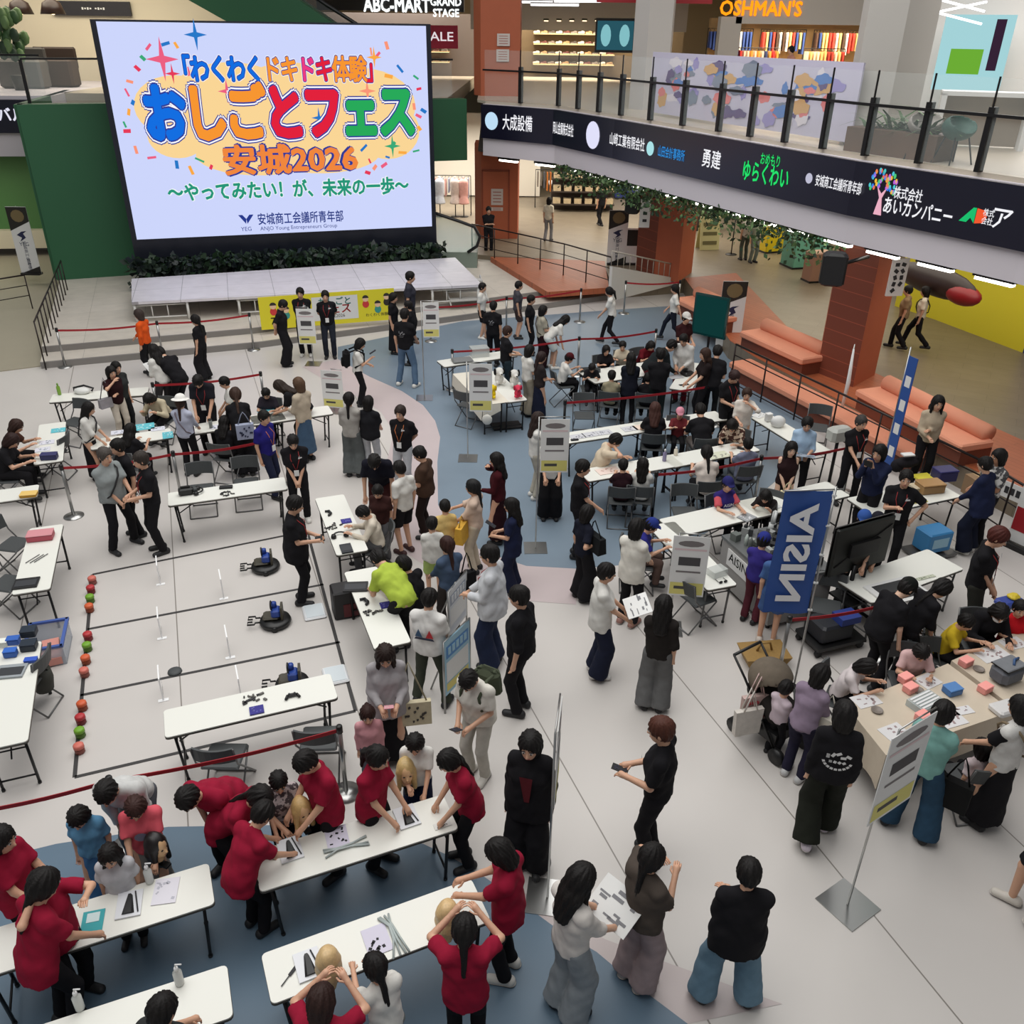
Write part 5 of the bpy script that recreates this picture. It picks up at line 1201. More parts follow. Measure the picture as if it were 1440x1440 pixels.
P('A19', 'man in black polo with hands clasped before the pink floor ring', (412, 612), (424, 731), 1.7, 165, K, K, arms=('low', 'low'), hp=25, badge='r', shoe=WH, lean=4)
P('A20', 'woman with auburn hair bent at the left edge table', (21, 590), None, 1.58, 80, (80, 52, 44), K, legs='sit', fem=True, style='bob', lean=25, arms=('table', 'table'), hair=(52, 34, 28))
P('A21', 'woman in black seated nearest at the left edge table', (14, 610), None, 1.62, 80, K, K, legs='sit', fem=True, style='bob', lean=18, arms=('table', 'table'), hp=25, hair=(44, 26, 24))
P('A22', 'man in grey polo with black cross strap and hand on belt', (141, 630), (180, 770), 1.68, 120, (140, 146, 146), K, arms=('low', 'mid'), hair=(74, 68, 64), wide=True, legs='wide')
P('A23', 'man in black tee with white print between grey polo and black polo men', (167, 618), (192, 752), 1.7, -130, K, K, arms=('mid', 'down'))
P('A24', 'man in black polo holding papers right of the man in grey', (202, 636), (222, 775), 1.7, -125, K, K, arms=('hold', 'hold'), badge='r', style='short', hair=(50, 44, 40))
P('A25', 'man in black standing on the robot course holding a controller', (414, 698), (425, 846), 1.72, 80, K, K, arms=('hold', 'hold'), badge='r', hp=20, coat=True)
# --- before the stage
P('B1', 'man in black with bowed head before the yellow stage banner', (400, 422), (400, 514), 1.7, 85, K, K, hp=35, arms=('back', 'back'), bottom='wide')
P('B2', 'man in black polo behind the hanging poster at the stage', (428, 405), (425, 500), 1.72, 175, K, K, badge='r', arms=('low', 'low'), shoe=WH)
P('B3', 'man in black polo and black jeans right of the stage poster', (459, 409), (463, 503), 1.7, 170, K, (38, 42, 52), badge='r', arms=('back', 'back'))
P('B4', 'woman in long black dress by the right part of the stage banner', (553, 412), (556, 497), 1.58, 100, K, K, fem=True, style='tail', bottom='skirt', arms=('down', 'down'))
P('B5', 'man in dark grey tee standing highest beside the stage front', (577, 382), None, 1.72, 85, (52, 52, 62), K, arms=('down', 'down'), z0=.3)
P('B6', 'person in black facing left behind the man in blue jeans', (575, 424), (578, 512), 1.66, -80, K, K, arms=('hold', 'hold'))
P('B7', 'man in black printed tee and blue jeans seen from behind', (572, 434), (570, 543), 1.72, 20, K, (88, 112, 138), arms=('mid', 'down'), shoe=WH, legs='wide')
P('B8', 'woman in white tee with black backpack looking at her phone', (506, 478), (508, 568), 1.6, 75, WH, K, fem=True, style='bob', arms=('phone', 'hold'), hp=25, lean=4)
P('B9', 'boy in white shirt and black shorts before the stage steps', (680, 403), (676, 470), 1.55, 100, WH, K, bottom='shorts', arms=('down', 'down'), shoe=WH)
P('B10', 'man in black tee with grey back print by the puppet corner', (693, 428), (694, 510), 1.68, 15, K, K, arms=('down', 'down'))
P('B11', 'boy in dark grey tee and brown shorts by the dais belt', (731, 397), (726, 474), 1.6, 80, (70, 68, 74), (66, 52, 50), bottom='shorts', arms=('down', 'down'))
P('B12', 'person in black left of the woman in greige by the dais', (747, 421), (744, 492), 1.6, 95, K, K, arms=('down', 'down'))
P('B13', 'woman in greige tee and maroon black skirt with cross strap', (760, 430), (764, 516), 1.6, 70, (170, 164, 148), (40, 20, 24), fem=True, style='bob', bottom='wide', arms=('hold', 'hold'))
P('B14', 'man in black tee with dark jeans facing right behind the puppets', (713, 460), (712, 556), 1.7, 70, K, (44, 56, 64), arms=('hold', 'hold'), hair=(54, 36, 30))
P('B15', 'woman in white tee and beige long skirt near the puppet table', (741, 485), (745, 584), 1.58, 60, WH, (152, 144, 128), fem=True, style='bob', bottom='wide', arms=('hold', 'hold'))
P('B16', 'woman in dark top and long navy skirt right of the puppet table', (757, 499), (762, 586), 1.56, 65, (46, 40, 40), (30, 34, 52), fem=True, style='tail', bottom='skirt', arms=('hold', 'mid'), hair=(44, 30, 28))
P('B17', 'long haired woman in white bending near the belt', (796, 446), (776, 515), 1.6, 70, WH, (200, 206, 204), fem=True, style='long', lean=48, arms=('down', 'down'), bottom='shorts', shoe=WH)
P('B18', 'child with a dark red cap in white shirt and black overalls', (801, 497), None, 1.32, 75, WH, K, legs='sit', arms=('table', 'table'), cap=('cap', (74, 20, 26)), lean=14)
P('B19', 'ponytailed woman in white tee running left on the blue floor', (855, 412), (858, 476), 1.6, -70, WH, K, fem=True, style='pony', legs='walk', gait=1.2, bottom='slim', arms=('mid', 'mid'), lean=8)
P('B20', 'ponytailed woman in white tee lunging by the white ramp', (953, 408), (940, 472), 1.6, -75, WH, (28, 32, 44), fem=True, style='tail', legs='walk', gait=1.5, bottom='slim', arms=('swingf', 'swingb'))
P('B21', 'small dark haired child seated at the left of the wide table', (833, 511), None, 1.2, 180, K, K, legs='sit', lean=18, arms=('table', 'table'), hp=30)
P('B22', 'child in black seated behind the wide white table', (853, 486), None, 1.3, 170, K, K, legs='sit', arms=('table', 'table'), lean=12, style='bob')
P('B23', 'child in cream seated right behind the wide white table', (876, 480), None, 1.3, 190, (198, 186, 164), K, legs='sit', arms=('table', 'table'), lean=12)
P('B24', 'person in a dark red top crouched at the belt behind the tables', (916, 480), None, 1.4, 150, (96, 20, 30), K, legs='sit', lean=30, arms=('table', 'table'), style='bob')
P('B25', 'woman in navy black dress with long hair standing between tables', (887, 496), (882, 597), 1.62, 5, (28, 30, 40), K, fem=True, style='long', arms=('mid', 'mid'), bottom='slim', hem=-.2)
P('B26', 'child in khaki jacket seated with back turned at the wide table', (861, 521), None, 1.34, 15, (150, 142, 118), K, legs='sit', arms=('table', 'table'), sleeve='long')
P('B27', 'dark haired child in black seated beside the standing woman', (912, 524), None, 1.3, 10, K, K, legs='sit', arms=('table', 'table'))
P('B28', 'man in black jacket with small white neck print seen from behind', (930, 490), None, 1.66, 10, K, (32, 40, 40), arms=('mid', 'mid'), sleeve='long')
P('B29', 'man in black bending right with white collar at the telephone table', (945, 478), None, 1.7, 70, (30, 34, 36), (110, 24, 34), lean=50, arms=('table', 'table'), sleeve='long')
P('B30', 'person in a white coat beside the dark screen', (962, 470), None, 1.62, -150, (206, 204, 200), (110, 24, 40), lean=16, arms=('hold', 'hold'), sleeve='long', coat=True)
P('B31', 'person in white cap and dark red behind the dark screen', (966, 440), None, 1.6, 150, (52, 24, 26), K, cap=('cap', (206, 202, 196)), arms=('hold', 'hold'))
P('B32', 'woman in black with brown hair by the telephone', (992, 490), None, 1.62, -100, (34, 26, 26), K, fem=True, style='long', arms=('mid', 'mid'), hair=BRH)
P('B33', 'person in black facing away next to the steps railing', (1010, 486), None, 1.68, 20, K, K, arms=('hold', 'hold'), lean=16)
# --- tables on the right
P('D1', 'man in cream shirt resting his chin at the long table', (866, 610), None, 1.68, 95, (206, 190, 166), K, legs='sit', arms=('face', 'table'), lean=22, hp=20)
P('D2', 'child in dark maroon seated left of the girl with a headband', (877, 646), None, 1.3, 5, (42, 22, 28), K, legs='sit', arms=('table', 'table'), lean=8)
P('D3', 'girl in white with long hair and white headband seated', (905, 644), None, 1.38, 10, WH, GRY, legs='sit', fem=True, style='long', cap=('band', (226, 226, 226)), arms=('table', 'table'))
P('D4', 'woman with long brown hair in black seated with back turned', (922, 566), None, 1.6, 5, K, K, legs='sit', fem=True, style='long', hair=(66, 40, 34), arms=('table', 'table'), lean=8)
P('D5', 'man in black leaning over the table beside the brown haired woman', (986, 568), None, 1.7, -5, K, (112, 104, 100), lean=30, legs='sit', arms=('table', 'table'))
P('D6', 'ponytailed woman in ruffled white blouse seated with back turned', (995, 627), None, 1.58, -5, (220, 208, 198), K, legs='sit', fem=True, style='tail', arms=('table', 'table'), lean=14)
P('D7', 'child in pink cap peeping over the table edge', (957, 574), None, 1.2, 185, (104, 40, 44), K, legs='sit', cap=('cap', (210, 140, 156)), arms=('table', 'table'), seat=.4)
P('D8', 'woman in flower patterned blouse leaning on the long table', (1031, 590), None, 1.6, -150, pattern('flower_print', (206, 186, 164), (70, 40, 30), 16), K, legs='sit', fem=True, style='bob', lean=28, arms=('table', 'table'), hp=25)
P('D9', 'woman in a white dress standing by the seating steps', (1043, 547), (1044, 648), 1.58, 190, (216, 208, 198), (214, 208, 200), fem=True, style='tail', bottom='dress', arms=('hold', 'face'), sleeve='half', hair=BRH)
P('D10', 'man in black with badge looking down beside the woman in white', (1029, 521), (1018, 632), 1.72, 150, K, K, arms=('hold', 'hold'), hp=35, badge='r', hair=(50, 32, 30))
P('D11', 'boy in grey blue seated with back turned at the table end', (1053, 616), None, 1.42, -10, (112, 116, 136), (74, 78, 84), legs='sit', arms=('table', 'table'), wide=True)
P('D12', 'long haired child bent low over the table by the beige bag', (1078, 690), None, 1.25, -150, (40, 34, 34), K, legs='sit', fem=True, style='long', lean=35, arms=('table', 'table'))
P('C1', 'woman in white tee and pale trousers with dark scarf', (757, 580), (752, 700), 1.6, 75, WH, (176, 170, 156), fem=True, style='long', arms=('face', 'down'), shoe=WH, hair=(46, 34, 30))
P('C2', 'woman in white blouse and wide black trousers behind the poster', (778, 606), (772, 728), 1.58, 180, WH, K, fem=True, style='bob', bottom='wide', arms=('mid', 'mid'), hem=-.1)
P('C3', 'woman in dark burgundy holding a cup to her mouth', (698, 637), (700, 762), 1.6, -80, (64, 20, 26), (40, 16, 22), fem=True, style='long', arms=('face', 'hold'), bottom='skirt', sleeve='long', cap=None)
P('C4', 'woman in pale pink vest with yellow bag reaching left', (665, 675), (668, 803), 1.6, -75, (206, 182, 164), (196, 184, 164), fem=True, style='tail', arms=('fwd', 'mid'), sleeve='half', hair=(30, 30, 30))
P('C5', 'woman in navy tunic with long wavy hair reading her phone', (717, 702), (722, 828), 1.6, -75, NV, (30, 34, 56), fem=True, style='long', arms=('hold', 'hold'), hem=-.22, bottom='wide')
P('C6', 'man in black polo facing right behind the woman with a black bag', (817, 647), (813, 782), 1.72, 95, K, K, badge='r', arms=('mid', 'down'))
P('C7', 'woman in black with dark shoulder bag seen from behind', (826, 711), (818, 842), 1.6, 60, (26, 28, 40), K, fem=True, style='bob', arms=('bag', 'down'), bottom='wide')
P('C8', 'woman with bobbed hair in white blouse and black trousers', (893, 730), (885, 877), 1.6, 35, (220, 216, 206), K, fem=True, style='bob', arms=('mid', 'mid'), sleeve='half', hem=-.16, shoe=(150, 110, 100))
P('C9', 'young man in white tee and navy trousers holding printed sheets', (847, 793), (845, 948), 1.68, 85, WH, (30, 34, 52), arms=('mid', 'mid'), shoe=(220, 218, 214), hem=-.13, bottom='wide')
P('C10', 'woman with long wavy black hair in grey wide trousers', (933, 838), (918, 996), 1.6, 15, (38, 34, 32), (104, 104, 104), fem=True, style='long', bottom='wide', arms=('down', 'mid'), sleeve='half')
P('C11', 'boy in blue cap and purple jersey reaching across the table', (917, 730), None, 1.4, 95, (44, 44, 120), (92, 74, 68), legs='sit', cap=('cap', (40, 54, 124)), arms=('table', 'table'), lean=15)
P('C12', 'boy in navy cap and purple jersey seated facing out', (1025, 672), None, 1.4, 160, (52, 42, 108), K, legs='sit', cap=('cap', (42, 42, 96)), arms=('table', 'table'), scol=(206, 90, 100))
P('C13', 'boy in blue cap standing before the robot display', (1068, 750), (1060, 874), 1.36, 40, (56, 48, 124), (92, 44, 54), cap=('cap', (42, 50, 124)), arms=('fwd', 'mid'), scol=(150, 50, 66))
P('C14', 'bare legged person hidden behind the blue banner', (1096, 765), (1082, 903), 1.4, 20, (64, 92, 140), (70, 98, 148), bottom='shorts', shoe=(200, 190, 180))
P('C15', 'woman in sleeveless black dress carrying a cream handbag', (1104, 622), (1103, 738), 1.6, 185, (40, 24, 26), K, fem=True, style='long', arms=('low', 'low'), sleeve='none', bottom='skirt', skin='l')
P('C16', 'woman in pale blue shirt reading a board', (1127, 587), (1124, 702), 1.6, 195, (160, 184, 208), K, fem=True, style='tail', arms=('hold', 'hold'), sleeve='half', hp=20)
P('C17', 'tall staff man in black polo with red lanyard by the railing', (1213, 585), (1185, 705), 1.72, 165, K, K, badge='r', arms=('mid', 'down'), hair=(60, 56, 54), legs='wide')
P('C18', 'photographer in navy jacket raising a camera', (1232, 626), (1215, 760), 1.62, -130, NV, K, arms=('cam', 'cam'), style='bob', sleeve='long')
P('C19', 'staff man in black polo with a hand on his hip', (1264, 662), (1253, 800), 1.72, -160, K, K, badge='r', arms=('phone', 'hip'), shoe=WH, hp=5)
P('C20', 'woman in grey beige top standing behind the railing', (1322, 557), None, 1.6, 190, (176, 160, 138), K, fem=True, style='long', arms=('hold', 'cross'), sleeve='long', z0=.42)
P('C21', 'person in a long navy coat at the boxes table', (1394, 648), (1352, 770), 1.74, -40, NV, (24, 28, 44), coat=True, sleeve='long', arms=('mid', 'mid'), bottom='wide', shoe=WH, lean=8)
P('C22', 'person in striped shirt leaning on the railing at the right', (1407, 632), None, 1.66, -100, pattern('stripes', (200, 198, 194), (70, 70, 72), 12), K, arms=('hold', 'hold'), style='bob', skin='t')
P('C23', 'man with reddish hair in black polo and clasped hands', (1402, 742), (1352, 905), 1.72, 120, K, (48, 48, 44), badge='r', arms=('low', 'low'), hair=(78, 36, 30), hp=25)
P('C24', 'person in brown striped shirt walking on the gallery', (1272, 406), (1266, 486), 1.64, -60, (136, 112, 84), K, legs='walk', gait=.8, z0=GAL)
P('C25', 'person in white with black cross bag striding on the gallery', (1297, 409), (1289, 484), 1.62, -60, (218, 208, 190), K, legs='walk', gait=1.4, z0=GAL, fem=True, style='bob')
P('C26', 'child in blue cap looking over the black display', (1206, 712), (1196, 862), 1.46, 200, (74, 40, 56), K, cap=('cap', (52, 84, 150)), arms=('mid', 'mid'))
P('C27', 'person in dark cap behind the black display', (1236, 722), None, 1.45, -150, (42, 34, 40), K, cap=('cap', (34, 34, 42)), arms=('mid', 'mid'))
# --- the middle
P('E31', 'ponytailed woman in grey hoodie and grey trousers seen from behind', (492, 552), (497, 669), 1.58, 5, (160, 156, 150), (92, 96, 96), fem=True, style='tail', sleeve='long', arms=('mid', 'hold'), bottom='wide')
P('E32', 'person in black tee and pale trousers seen from behind', (519, 557), (523, 668), 1.62, 10, (30, 30, 34), (178, 180, 184), arms=('mid', 'mid'), style='bob', wide=True)
P('E33', 'man in black polo and pale grey trousers with hands behind', (563, 571), (569, 692), 1.72, -165, K, (176, 178, 182), badge='o', arms=('back', 'back'), hair=(48, 38, 34), shoe=K)
P('E24', 'man in dark navy polo bowing his head behind a boy', (524, 638), (540, 752), 1.7, 180, (24, 24, 34), (60, 30, 30), lean=30, hp=35, arms=('down', 'down'))
P('E22', 'young man in white tee and black shorts facing left', (561, 649), (571, 777), 1.62, -50, WH, K, bottom='shorts', arms=('down', 'down'), hp=20, shoe=(60, 30, 30))
P('E23', 'man in brown tee looking down with a cup', (601, 631), (590, 752), 1.7, -80, (70, 52, 42), (40, 30, 28), arms=('hold', 'hold'), hp=28, wide=True)
P('E25', 'boy in dark brown top standing before the bowing man', (525, 684), (545, 785), 1.4, 190, (58, 34, 32), (100, 100, 104), arms=('down', 'down'), hp=30)
P('E26', 'boy in cream seated at the tablet table', (510, 712), None, 1.4, -100, (206, 196, 180), (90, 90, 92), legs='sit', arms=('table', 'table'), hp=35, lean=12, sleeve='long')
P('E27', 'man in lime green vest bending over the white table', (532, 774), None, 1.7, -38, (168, 188, 72), K, lean=60, arms=('table', 'table'), hp=25, sleeve='short')
P('E28', 'person in black next to the man in the lime vest', (567, 783), None, 1.6, -65, K, K, legs='sit', lean=12, arms=('table', 'table'), hp=20)
P('E21', 'child in white tee and lime shorts seen from behind', (606, 728), (612, 838), 1.35, -10, WH, (168, 190, 110), bottom='shorts', wide=True, arms=('down', 'mid'), hp=15)
P('E21b', 'child in yellow top behind the child in white', (622, 710), (632, 800), 1.3, -20, (212, 184, 120), K, arms=('down', 'down'))
P('E20', 'woman with long brown ponytail in denim blue shirt', (630, 766), (632, 880), 1.6, -35, (72, 88, 112), (60, 54, 52), fem=True, style='tail', hair=(52, 30, 26), sleeve='long', arms=('mid', 'mid'))
P('E19', 'man in white tee with coloured triangle print on the back', (605, 832), (606, 985), 1.72, 15, (216, 214, 210), (64, 68, 58), arms=('hold', 'mid'), wide=True, hp=20, legs='wide')
P('E29', 'young man in pale shirt and dark jeans with lanyard', (692, 767), (689, 934), 1.72, -75, (196, 198, 202), (38, 46, 70), badge='r', sleeve='long', arms=('mid', 'hold'), bottom='wide', hem=-.12, wide=True)
P('E30', 'man in black standing with his back half turned', (734, 825), (727, 1000), 1.72, -70, K, K, sleeve='half', arms=('down', 'down'), wide=True)
P('E12', 'woman with long hair in grey cardigan carrying a dotted bag', (541, 909), (552, 1068), 1.6, 170, (160, 156, 158), K, fem=True, style='long', hair=(40, 28, 24), arms=('hold', 'hold'), hp=25, sleeve='long', coat=True, bottom='skirt')
P('E13', 'little girl in pink jacket beside the woman in grey cardigan', (519, 1004), (523, 1095), 1.15, 170, (206, 150, 156), (90, 90, 100), fem=True, style='bun', sleeve='long', hair=(46, 26, 22))
P('E17', 'man in white tee with green backpack reading his phone', (663, 944), (668, 1090), 1.7, -150, (214, 210, 200), (186, 182, 172), arms=('hold', 'hold'), hp=40, lean=10, shoe=(210, 206, 198), wide=True)
P('E18', 'woman in long black coat with maroon inner top', (740, 1027), (747, 1224), 1.62, -165, K, K, fem=True, style='bob', coat=True, sleeve='long', bottom='wide', arms=('down', 'down'), hp=12)
# --- hair corner in front
P('E1', 'adult in white shirt bending over the child in blue', (146, 1100), None, 1.66, 180, (196, 196, 194), (90, 92, 98), lean=45, arms=('mid', 'mid'), hp=10, sleeve='long')
P('E2', 'child in shiny blue dress standing at the corner table', (106, 1138), None, 1.25, 175, (100, 154, 192), (70, 116, 164), fem=True, style='bob', bottom='skirt', hp=40)
P('E3', 'girl in coral tee with grey print at the corner table', (187, 1124), None, 1.36, 165, (216, 92, 104), (130, 128, 124), fem=True, style='bob', arms=('mid', 'mid'), hp=35, bottom='skirt', hair=(56, 34, 30))
P('E4', 'girl with hair clips and long black hair at the corner table', (150, 1192), None, 1.2, 165, (190, 190, 194), K, fem=True, style='long', hp=20)
P('E5', 'person in maroon cut by the left edge', (-2, 1165), None, 1.58, 100, MAR, K, fem=True, style='bob', arms=('mid', 'mid'), hem=-.14)
P('E6', 'woman in maroon tunic with low ponytail in the lower left corner', (92, 1226), (68, 1440), 1.58, 35, MAR, K, fem=True, style='tail', arms=('table', 'mid'), hem=-.16, lean=16, hp=10)
P('E7', 'person with raised hands behind the lower left maroon woman', (56, 1228), None, 1.56, 110, MAR, K, fem=True, style='bob', arms=('behindup', 'up'), hp=20, hem=-.14)
P('E8', 'maroon clad man stooping leftmost of the row of braiders', (262, 1108), None, 1.66, -160, MAR, K, lean=48, arms=('mid', 'mid'), hp=15, hem=-.14)
P('E9', 'maroon clad woman stooping right with tied hair', (364, 1108), None, 1.6, 105, MAR, K, fem=True, style='tail', lean=46, arms=('table', 'table'), hp=10, hem=-.14)
P('E10', 'maroon clad worker seen from behind bending at the table left end', (378, 1145), (355, 1290), 1.6, 40, MAR, K, style='short', lean=30, arms=('table', 'table'), hem=-.14, hp=12)
P('E10b', 'child in patterned grey shirt behind the blond mannequin head', (390, 1088), None, 1.28, 160, pattern('grey_print', (176, 164, 164), (70, 60, 64), 26), K, arms=('mid', 'mid'), hp=25)
P('E11', 'maroon clad young man upright beside the blond mannequin head', (428, 1058), None, 1.64, -130, MAR, K, arms=('mid', 'mid'), hp=35, lean=6, hem=-.14)
P('E14', 'maroon clad woman with long ponytail behind the table', (531, 1052), None, 1.56, 115, MAR, K, fem=True, style='pony', arms=('mid', 'mid'), lean=8, hem=-.14)
P('E15', 'girl in white tee and navy shorts behind the mannequin head', (583, 1035), None, 1.28, 180, WH, NV, fem=True, style='bob', bottom='shorts', arms=('hold', 'mid'), hp=30)
P('E16', 'maroon clad woman with ponytail right of the mannequin head', (630, 1057), None, 1.54, -110, MAR, K, fem=True, style='tail', arms=('mid', 'mid'), lean=14, hp=20, hem=-.14)
P('F18', 'maroon clad woman braiding at the right end of the front table', (708, 1184), (708, 1368), 1.6, -75, MAR, K, fem=True, style='bob', arms=((.04, .5, 1.0), (-.08, .48, .96)), hp=35, hem=-.15, shoe=(200, 198, 192))
P('F19', 'maroon clad worker with raised arms seen from behind at the front table', (653, 1292), (656, 1480), 1.62, 0, MAR, K, style='tail', fem=True, arms=('up', 'up'), hem=-.15, hp=25)
P('F20', 'girl with braids in white reaching for the mannequin head', (526, 1346), None, 1.28, -35, WH, GRY, fem=True, style='tail', arms=((.1, .46, 1.12), (-.1, .48, 1.15)), lean=12, hp=10)
P('F21', 'maroon clad woman holding the mannequin head at the bottom edge', (450, 1392), None, 1.5, 5, MAR, K, fem=True, style='bob', arms=('up', 'up'), hp=20, hair=(46, 28, 24))
P('F22', 'person with short black hair cut by the bottom edge', (225, 1404), None, 1.6, 20, DG, K, arms=('mid', 'mid'))
# --- open floor, lower right
P('F1', 'woman with very long black hair in white blouse reading sheets', (797, 1214), (815, 1428), 1.6, 55, (206, 200, 194), (138, 144, 148), fem=True, style='long', arms=('mid', 'mid'), sleeve='half', hp=25, bottom='wide')
P('F2', 'woman in grey brown tee and mauve trousers with raised hands', (905, 1190), (905, 1378), 1.6, 50, (76, 68, 62), (158, 140, 140), fem=True, style='tail', arms=('phone', 'face'), bottom='wide', shoe=(190, 180, 174), wide=True)
P('F3', 'man with reddish hair in black polo holding a phone', (937, 1011), (908, 1208), 1.74, -70, K, K, arms=('hold', 'hold'), hair=(78, 44, 34), hp=12)
P('F4', 'man in black jacket and faded jeans seen from behind', (1049, 1211), (1024, 1404), 1.66, 5, K, (104, 132, 150), coat=True, sleeve='long', arms=('cross', 'hold'), legs='wide', bottom='wide')
P('F5', 'woman in black sweatshirt with white round back print', (1180, 986), (1155, 1180), 1.62, 15, K, (32, 34, 28), fem=True, style='bob', sleeve='long', arms=('down', 'down'), legs='walk', gait=.7, bottom='wide', shoe=(206, 196, 206), wide=True)
P('F6', 'woman in lavender grey tee beside the pram', (1160, 936), (1112, 1092), 1.6, 45, (140, 124, 142), (38, 36, 54), fem=True, style='bob', arms=('mid', 'mid'), sleeve='half', lean=14, shoe=(190, 190, 190))
P('F6b', 'small dark haired child beside the pram', (1108, 958), None, 1.0, 60, (196, 180, 188), K, arms=('mid', 'mid'))
P('F7', 'woman in teal tee and jeans behind the slanted poster', (1320, 987), (1282, 1168), 1.6, 40, (122, 168, 160), (44, 70, 92), fem=True, style='bun', arms=('mid', 'down'), bottom='wide', legs='wide')
P('F8', 'woman in white tee with black sleeves and long black skirt', (1432, 980), (1386, 1158), 1.62, -30, (206, 204, 200), K, fem=True, style='bob', bottom='skirt', arms=('down', 'mid'), scol=K)
P('F9', 'large man in black tee and black cap leaning by the craft table', (1272, 826), (1228, 952), 1.74, 70, K, K, wide=True, arms=('down', 'down'), lean=18, hp=25, cap=('cap', (24, 26, 24)), skin='l')
P('F10', 'woman in black bending to the child in yellow', (1328, 816), None, 1.62, 75, K, K, fem=True, style='tail', lean=28, arms=('mid', 'mid'), hp=25, sleeve='half')
P('F11', 'girl in pale pink tee drawing at the craft table', (1299, 907), None, 1.34, 190, (212, 176, 174), K, legs='sit', fem=True, style='bob', arms=('table', 'table'), lean=18, hp=30)
P('F12', 'child in white tee drawing at the left corner of the craft table', (1222, 928), None, 1.3, 120, (214, 204, 204), K, legs='sit', arms=('table', 'table'), lean=20, hp=30, style='bob')
P('F13', 'boy in yellow tee at the craft table', (1362, 865), None, 1.32, 130, (206, 176, 44), K, legs='sit', arms=('table', 'table'), lean=14, hp=15)
P('F14', 'woman in black with white face mask helping at the craft table', (1410, 850), None, 1.62, 185, K, K, fem=True, style='bob', legs='sit', arms=('table', 'table'), lean=22, mask=True, hp=25, sleeve='long')
P('F15', 'child in a red top at the right edge of the craft table', (1438, 846), None, 1.3, 190, (190, 26, 36), K, legs='sit', arms=('table', 'table'))
P('F16', 'person walking in from the right edge in black shorts', None, (1418, 1288), 1.66, -60, K, K, bottom='shorts', legs='walk', gait=.6, shoe=(206, 200, 190), dx=.16)
P('F17', 'child in white and pink seated under the right part of the craft table', (1384, 1040), None, 1.1, -10, (206, 190, 192), K, legs='sit', style='bob', fem=True, seat=.35)
# --- far walkers and the shop floor
P('G1', 'man in black leaning by the far terracotta column', (686, 294), (688, 354), 1.7, 170, K, K, z0=.3, arms=('cross', 'cross'))
P('G2', 'woman in white top and grey trousers walking away on the gallery', (772, 280), (771, 336), 1.6, 20, (218, 208, 188), (140, 138, 140), z0=GAL, fem=True, style='bob', legs='walk', gait=.4)
P('G3', 'person in black with white collar striding on the far gallery', (844, 265), (846, 311), 1.68, -30, K, K, z0=GAL, legs='walk')
P('G4', 'person in white shirt near the yellow kiosk', (1051, 312), (1047, 352), 1.6, -10, WH, (90, 96, 90), z0=GAL)
P('G5', 'person in pale green near the yellow kiosk', (1064, 314), (1061, 356), 1.62, 160, (150, 160, 146), (120, 130, 124), z0=GAL)
P('G6', 'woman in pink top inside the sports shop upstairs', (1115, 62), None, 1.6, -100, (196, 140, 120), K, z0=UP2, fem=True, style='bun', dx=0)
x, y, _ = at_depth(1115, 62, 33.2); PEOPLE['G6'][5].location = (x, y, UP2)
for k_, f_ in (('A7', 0), ('A13', 0), ('A14', 0), ('A15', 0), ('A20', 0), ('A21', 0), ('B18', 0), ('B21', 0), ('B22', 0), ('B23', 0), ('B24', 0), ('B26', 0), ('B27', 0), ('D2', 0), ('D3', 0), ('D4', 0), ('D5', 0), ('D6', 0), ('D7', 0), ('D8', 0), ('D11', 0), ('D12', 0), ('E26', 0), ('C11', 0), ('C12', 0), ('F11', 0), ('F12', 0), ('F13', 0), ('F14', 0), ('F15', 0), ('F17', 0)):
    x, y, face, s, J, root = PEOPLE[k_]; lab = root['label'].split(' ')
    chair(*world_of(k_, (0, J['pel'][1]+.04, 0))[:2], face, 'grey folding chair seating the '+' '.join(lab[:11]))
# ================================================================== SMALL THINGS
def item(name, label, cat, px, py, z=.704, rz=0, group=None): x, y = at(px, py, z); return thing(name, label, cat, (x, y, z), R(rz), group)
def cm(rgb, rough=.5): return mat('plain', rgb, rough)
def flat(name, label, cat, px, py, w, d, rz, rgb, z=.704, marks=None, th=.004):
    t = item(name, label, cat, px, py, z, rz); part('sheet', cm(rgb, .7), t, lambda mb: mb.box((0, 0, th/2), (w, d, th)))
    if marks:
        rng = random.Random(int(px*7+py)); part('print', cm(marks, .7), t, lambda mb: [mb.box((rng.uniform(-.36, .36)*w, rng.uniform(-.36, .36)*d, th+.001), (w*rng.uniform(.06, .16), d*rng.uniform(.06, .14), .002), rz=rng.uniform(0, 3)) for _ in range(9)])
    return t
def boxy(name, label, cat, px, py, w, d, h, rz, rgb, z=.704, lid=None):
    t = item(name, label, cat, px, py, z, rz); part('body', cm(rgb), t, lambda mb: mb.box((0, 0, h*.42), (w, d, h*.84), bev=.01)); part('lid', cm(lid or tuple(min(255, int(v*1.12)) for v in rgb)), t, lambda mb: mb.box((0, 0, h*.92), (w*1.03, d*1.03, h*.16), bev=.008))
    return t
def bottle(label, px, py, h, rgb, capc=(230, 230, 230), pump=False, z=.704, group=None):
    t = item('bottle', label, 'bottle', px, py, z, 0, group); part('body', mat('bottle', rgb, .25), t, lambda mb: mb.lathe([(.032, 0), (.035, .01), (.035, h*.68), (.014, h*.8), (.014, h*.86)], n=14))
    part('cap', cm(capc), t, lambda mb: (mb.lathe([(.017, h*.84), (.017, h*.95), (.012, h)], n=10), mb.tube([(0, 0, h), (0, 0, h+.03), (.05, 0, h+.035)], .006) if pump else None)); return t
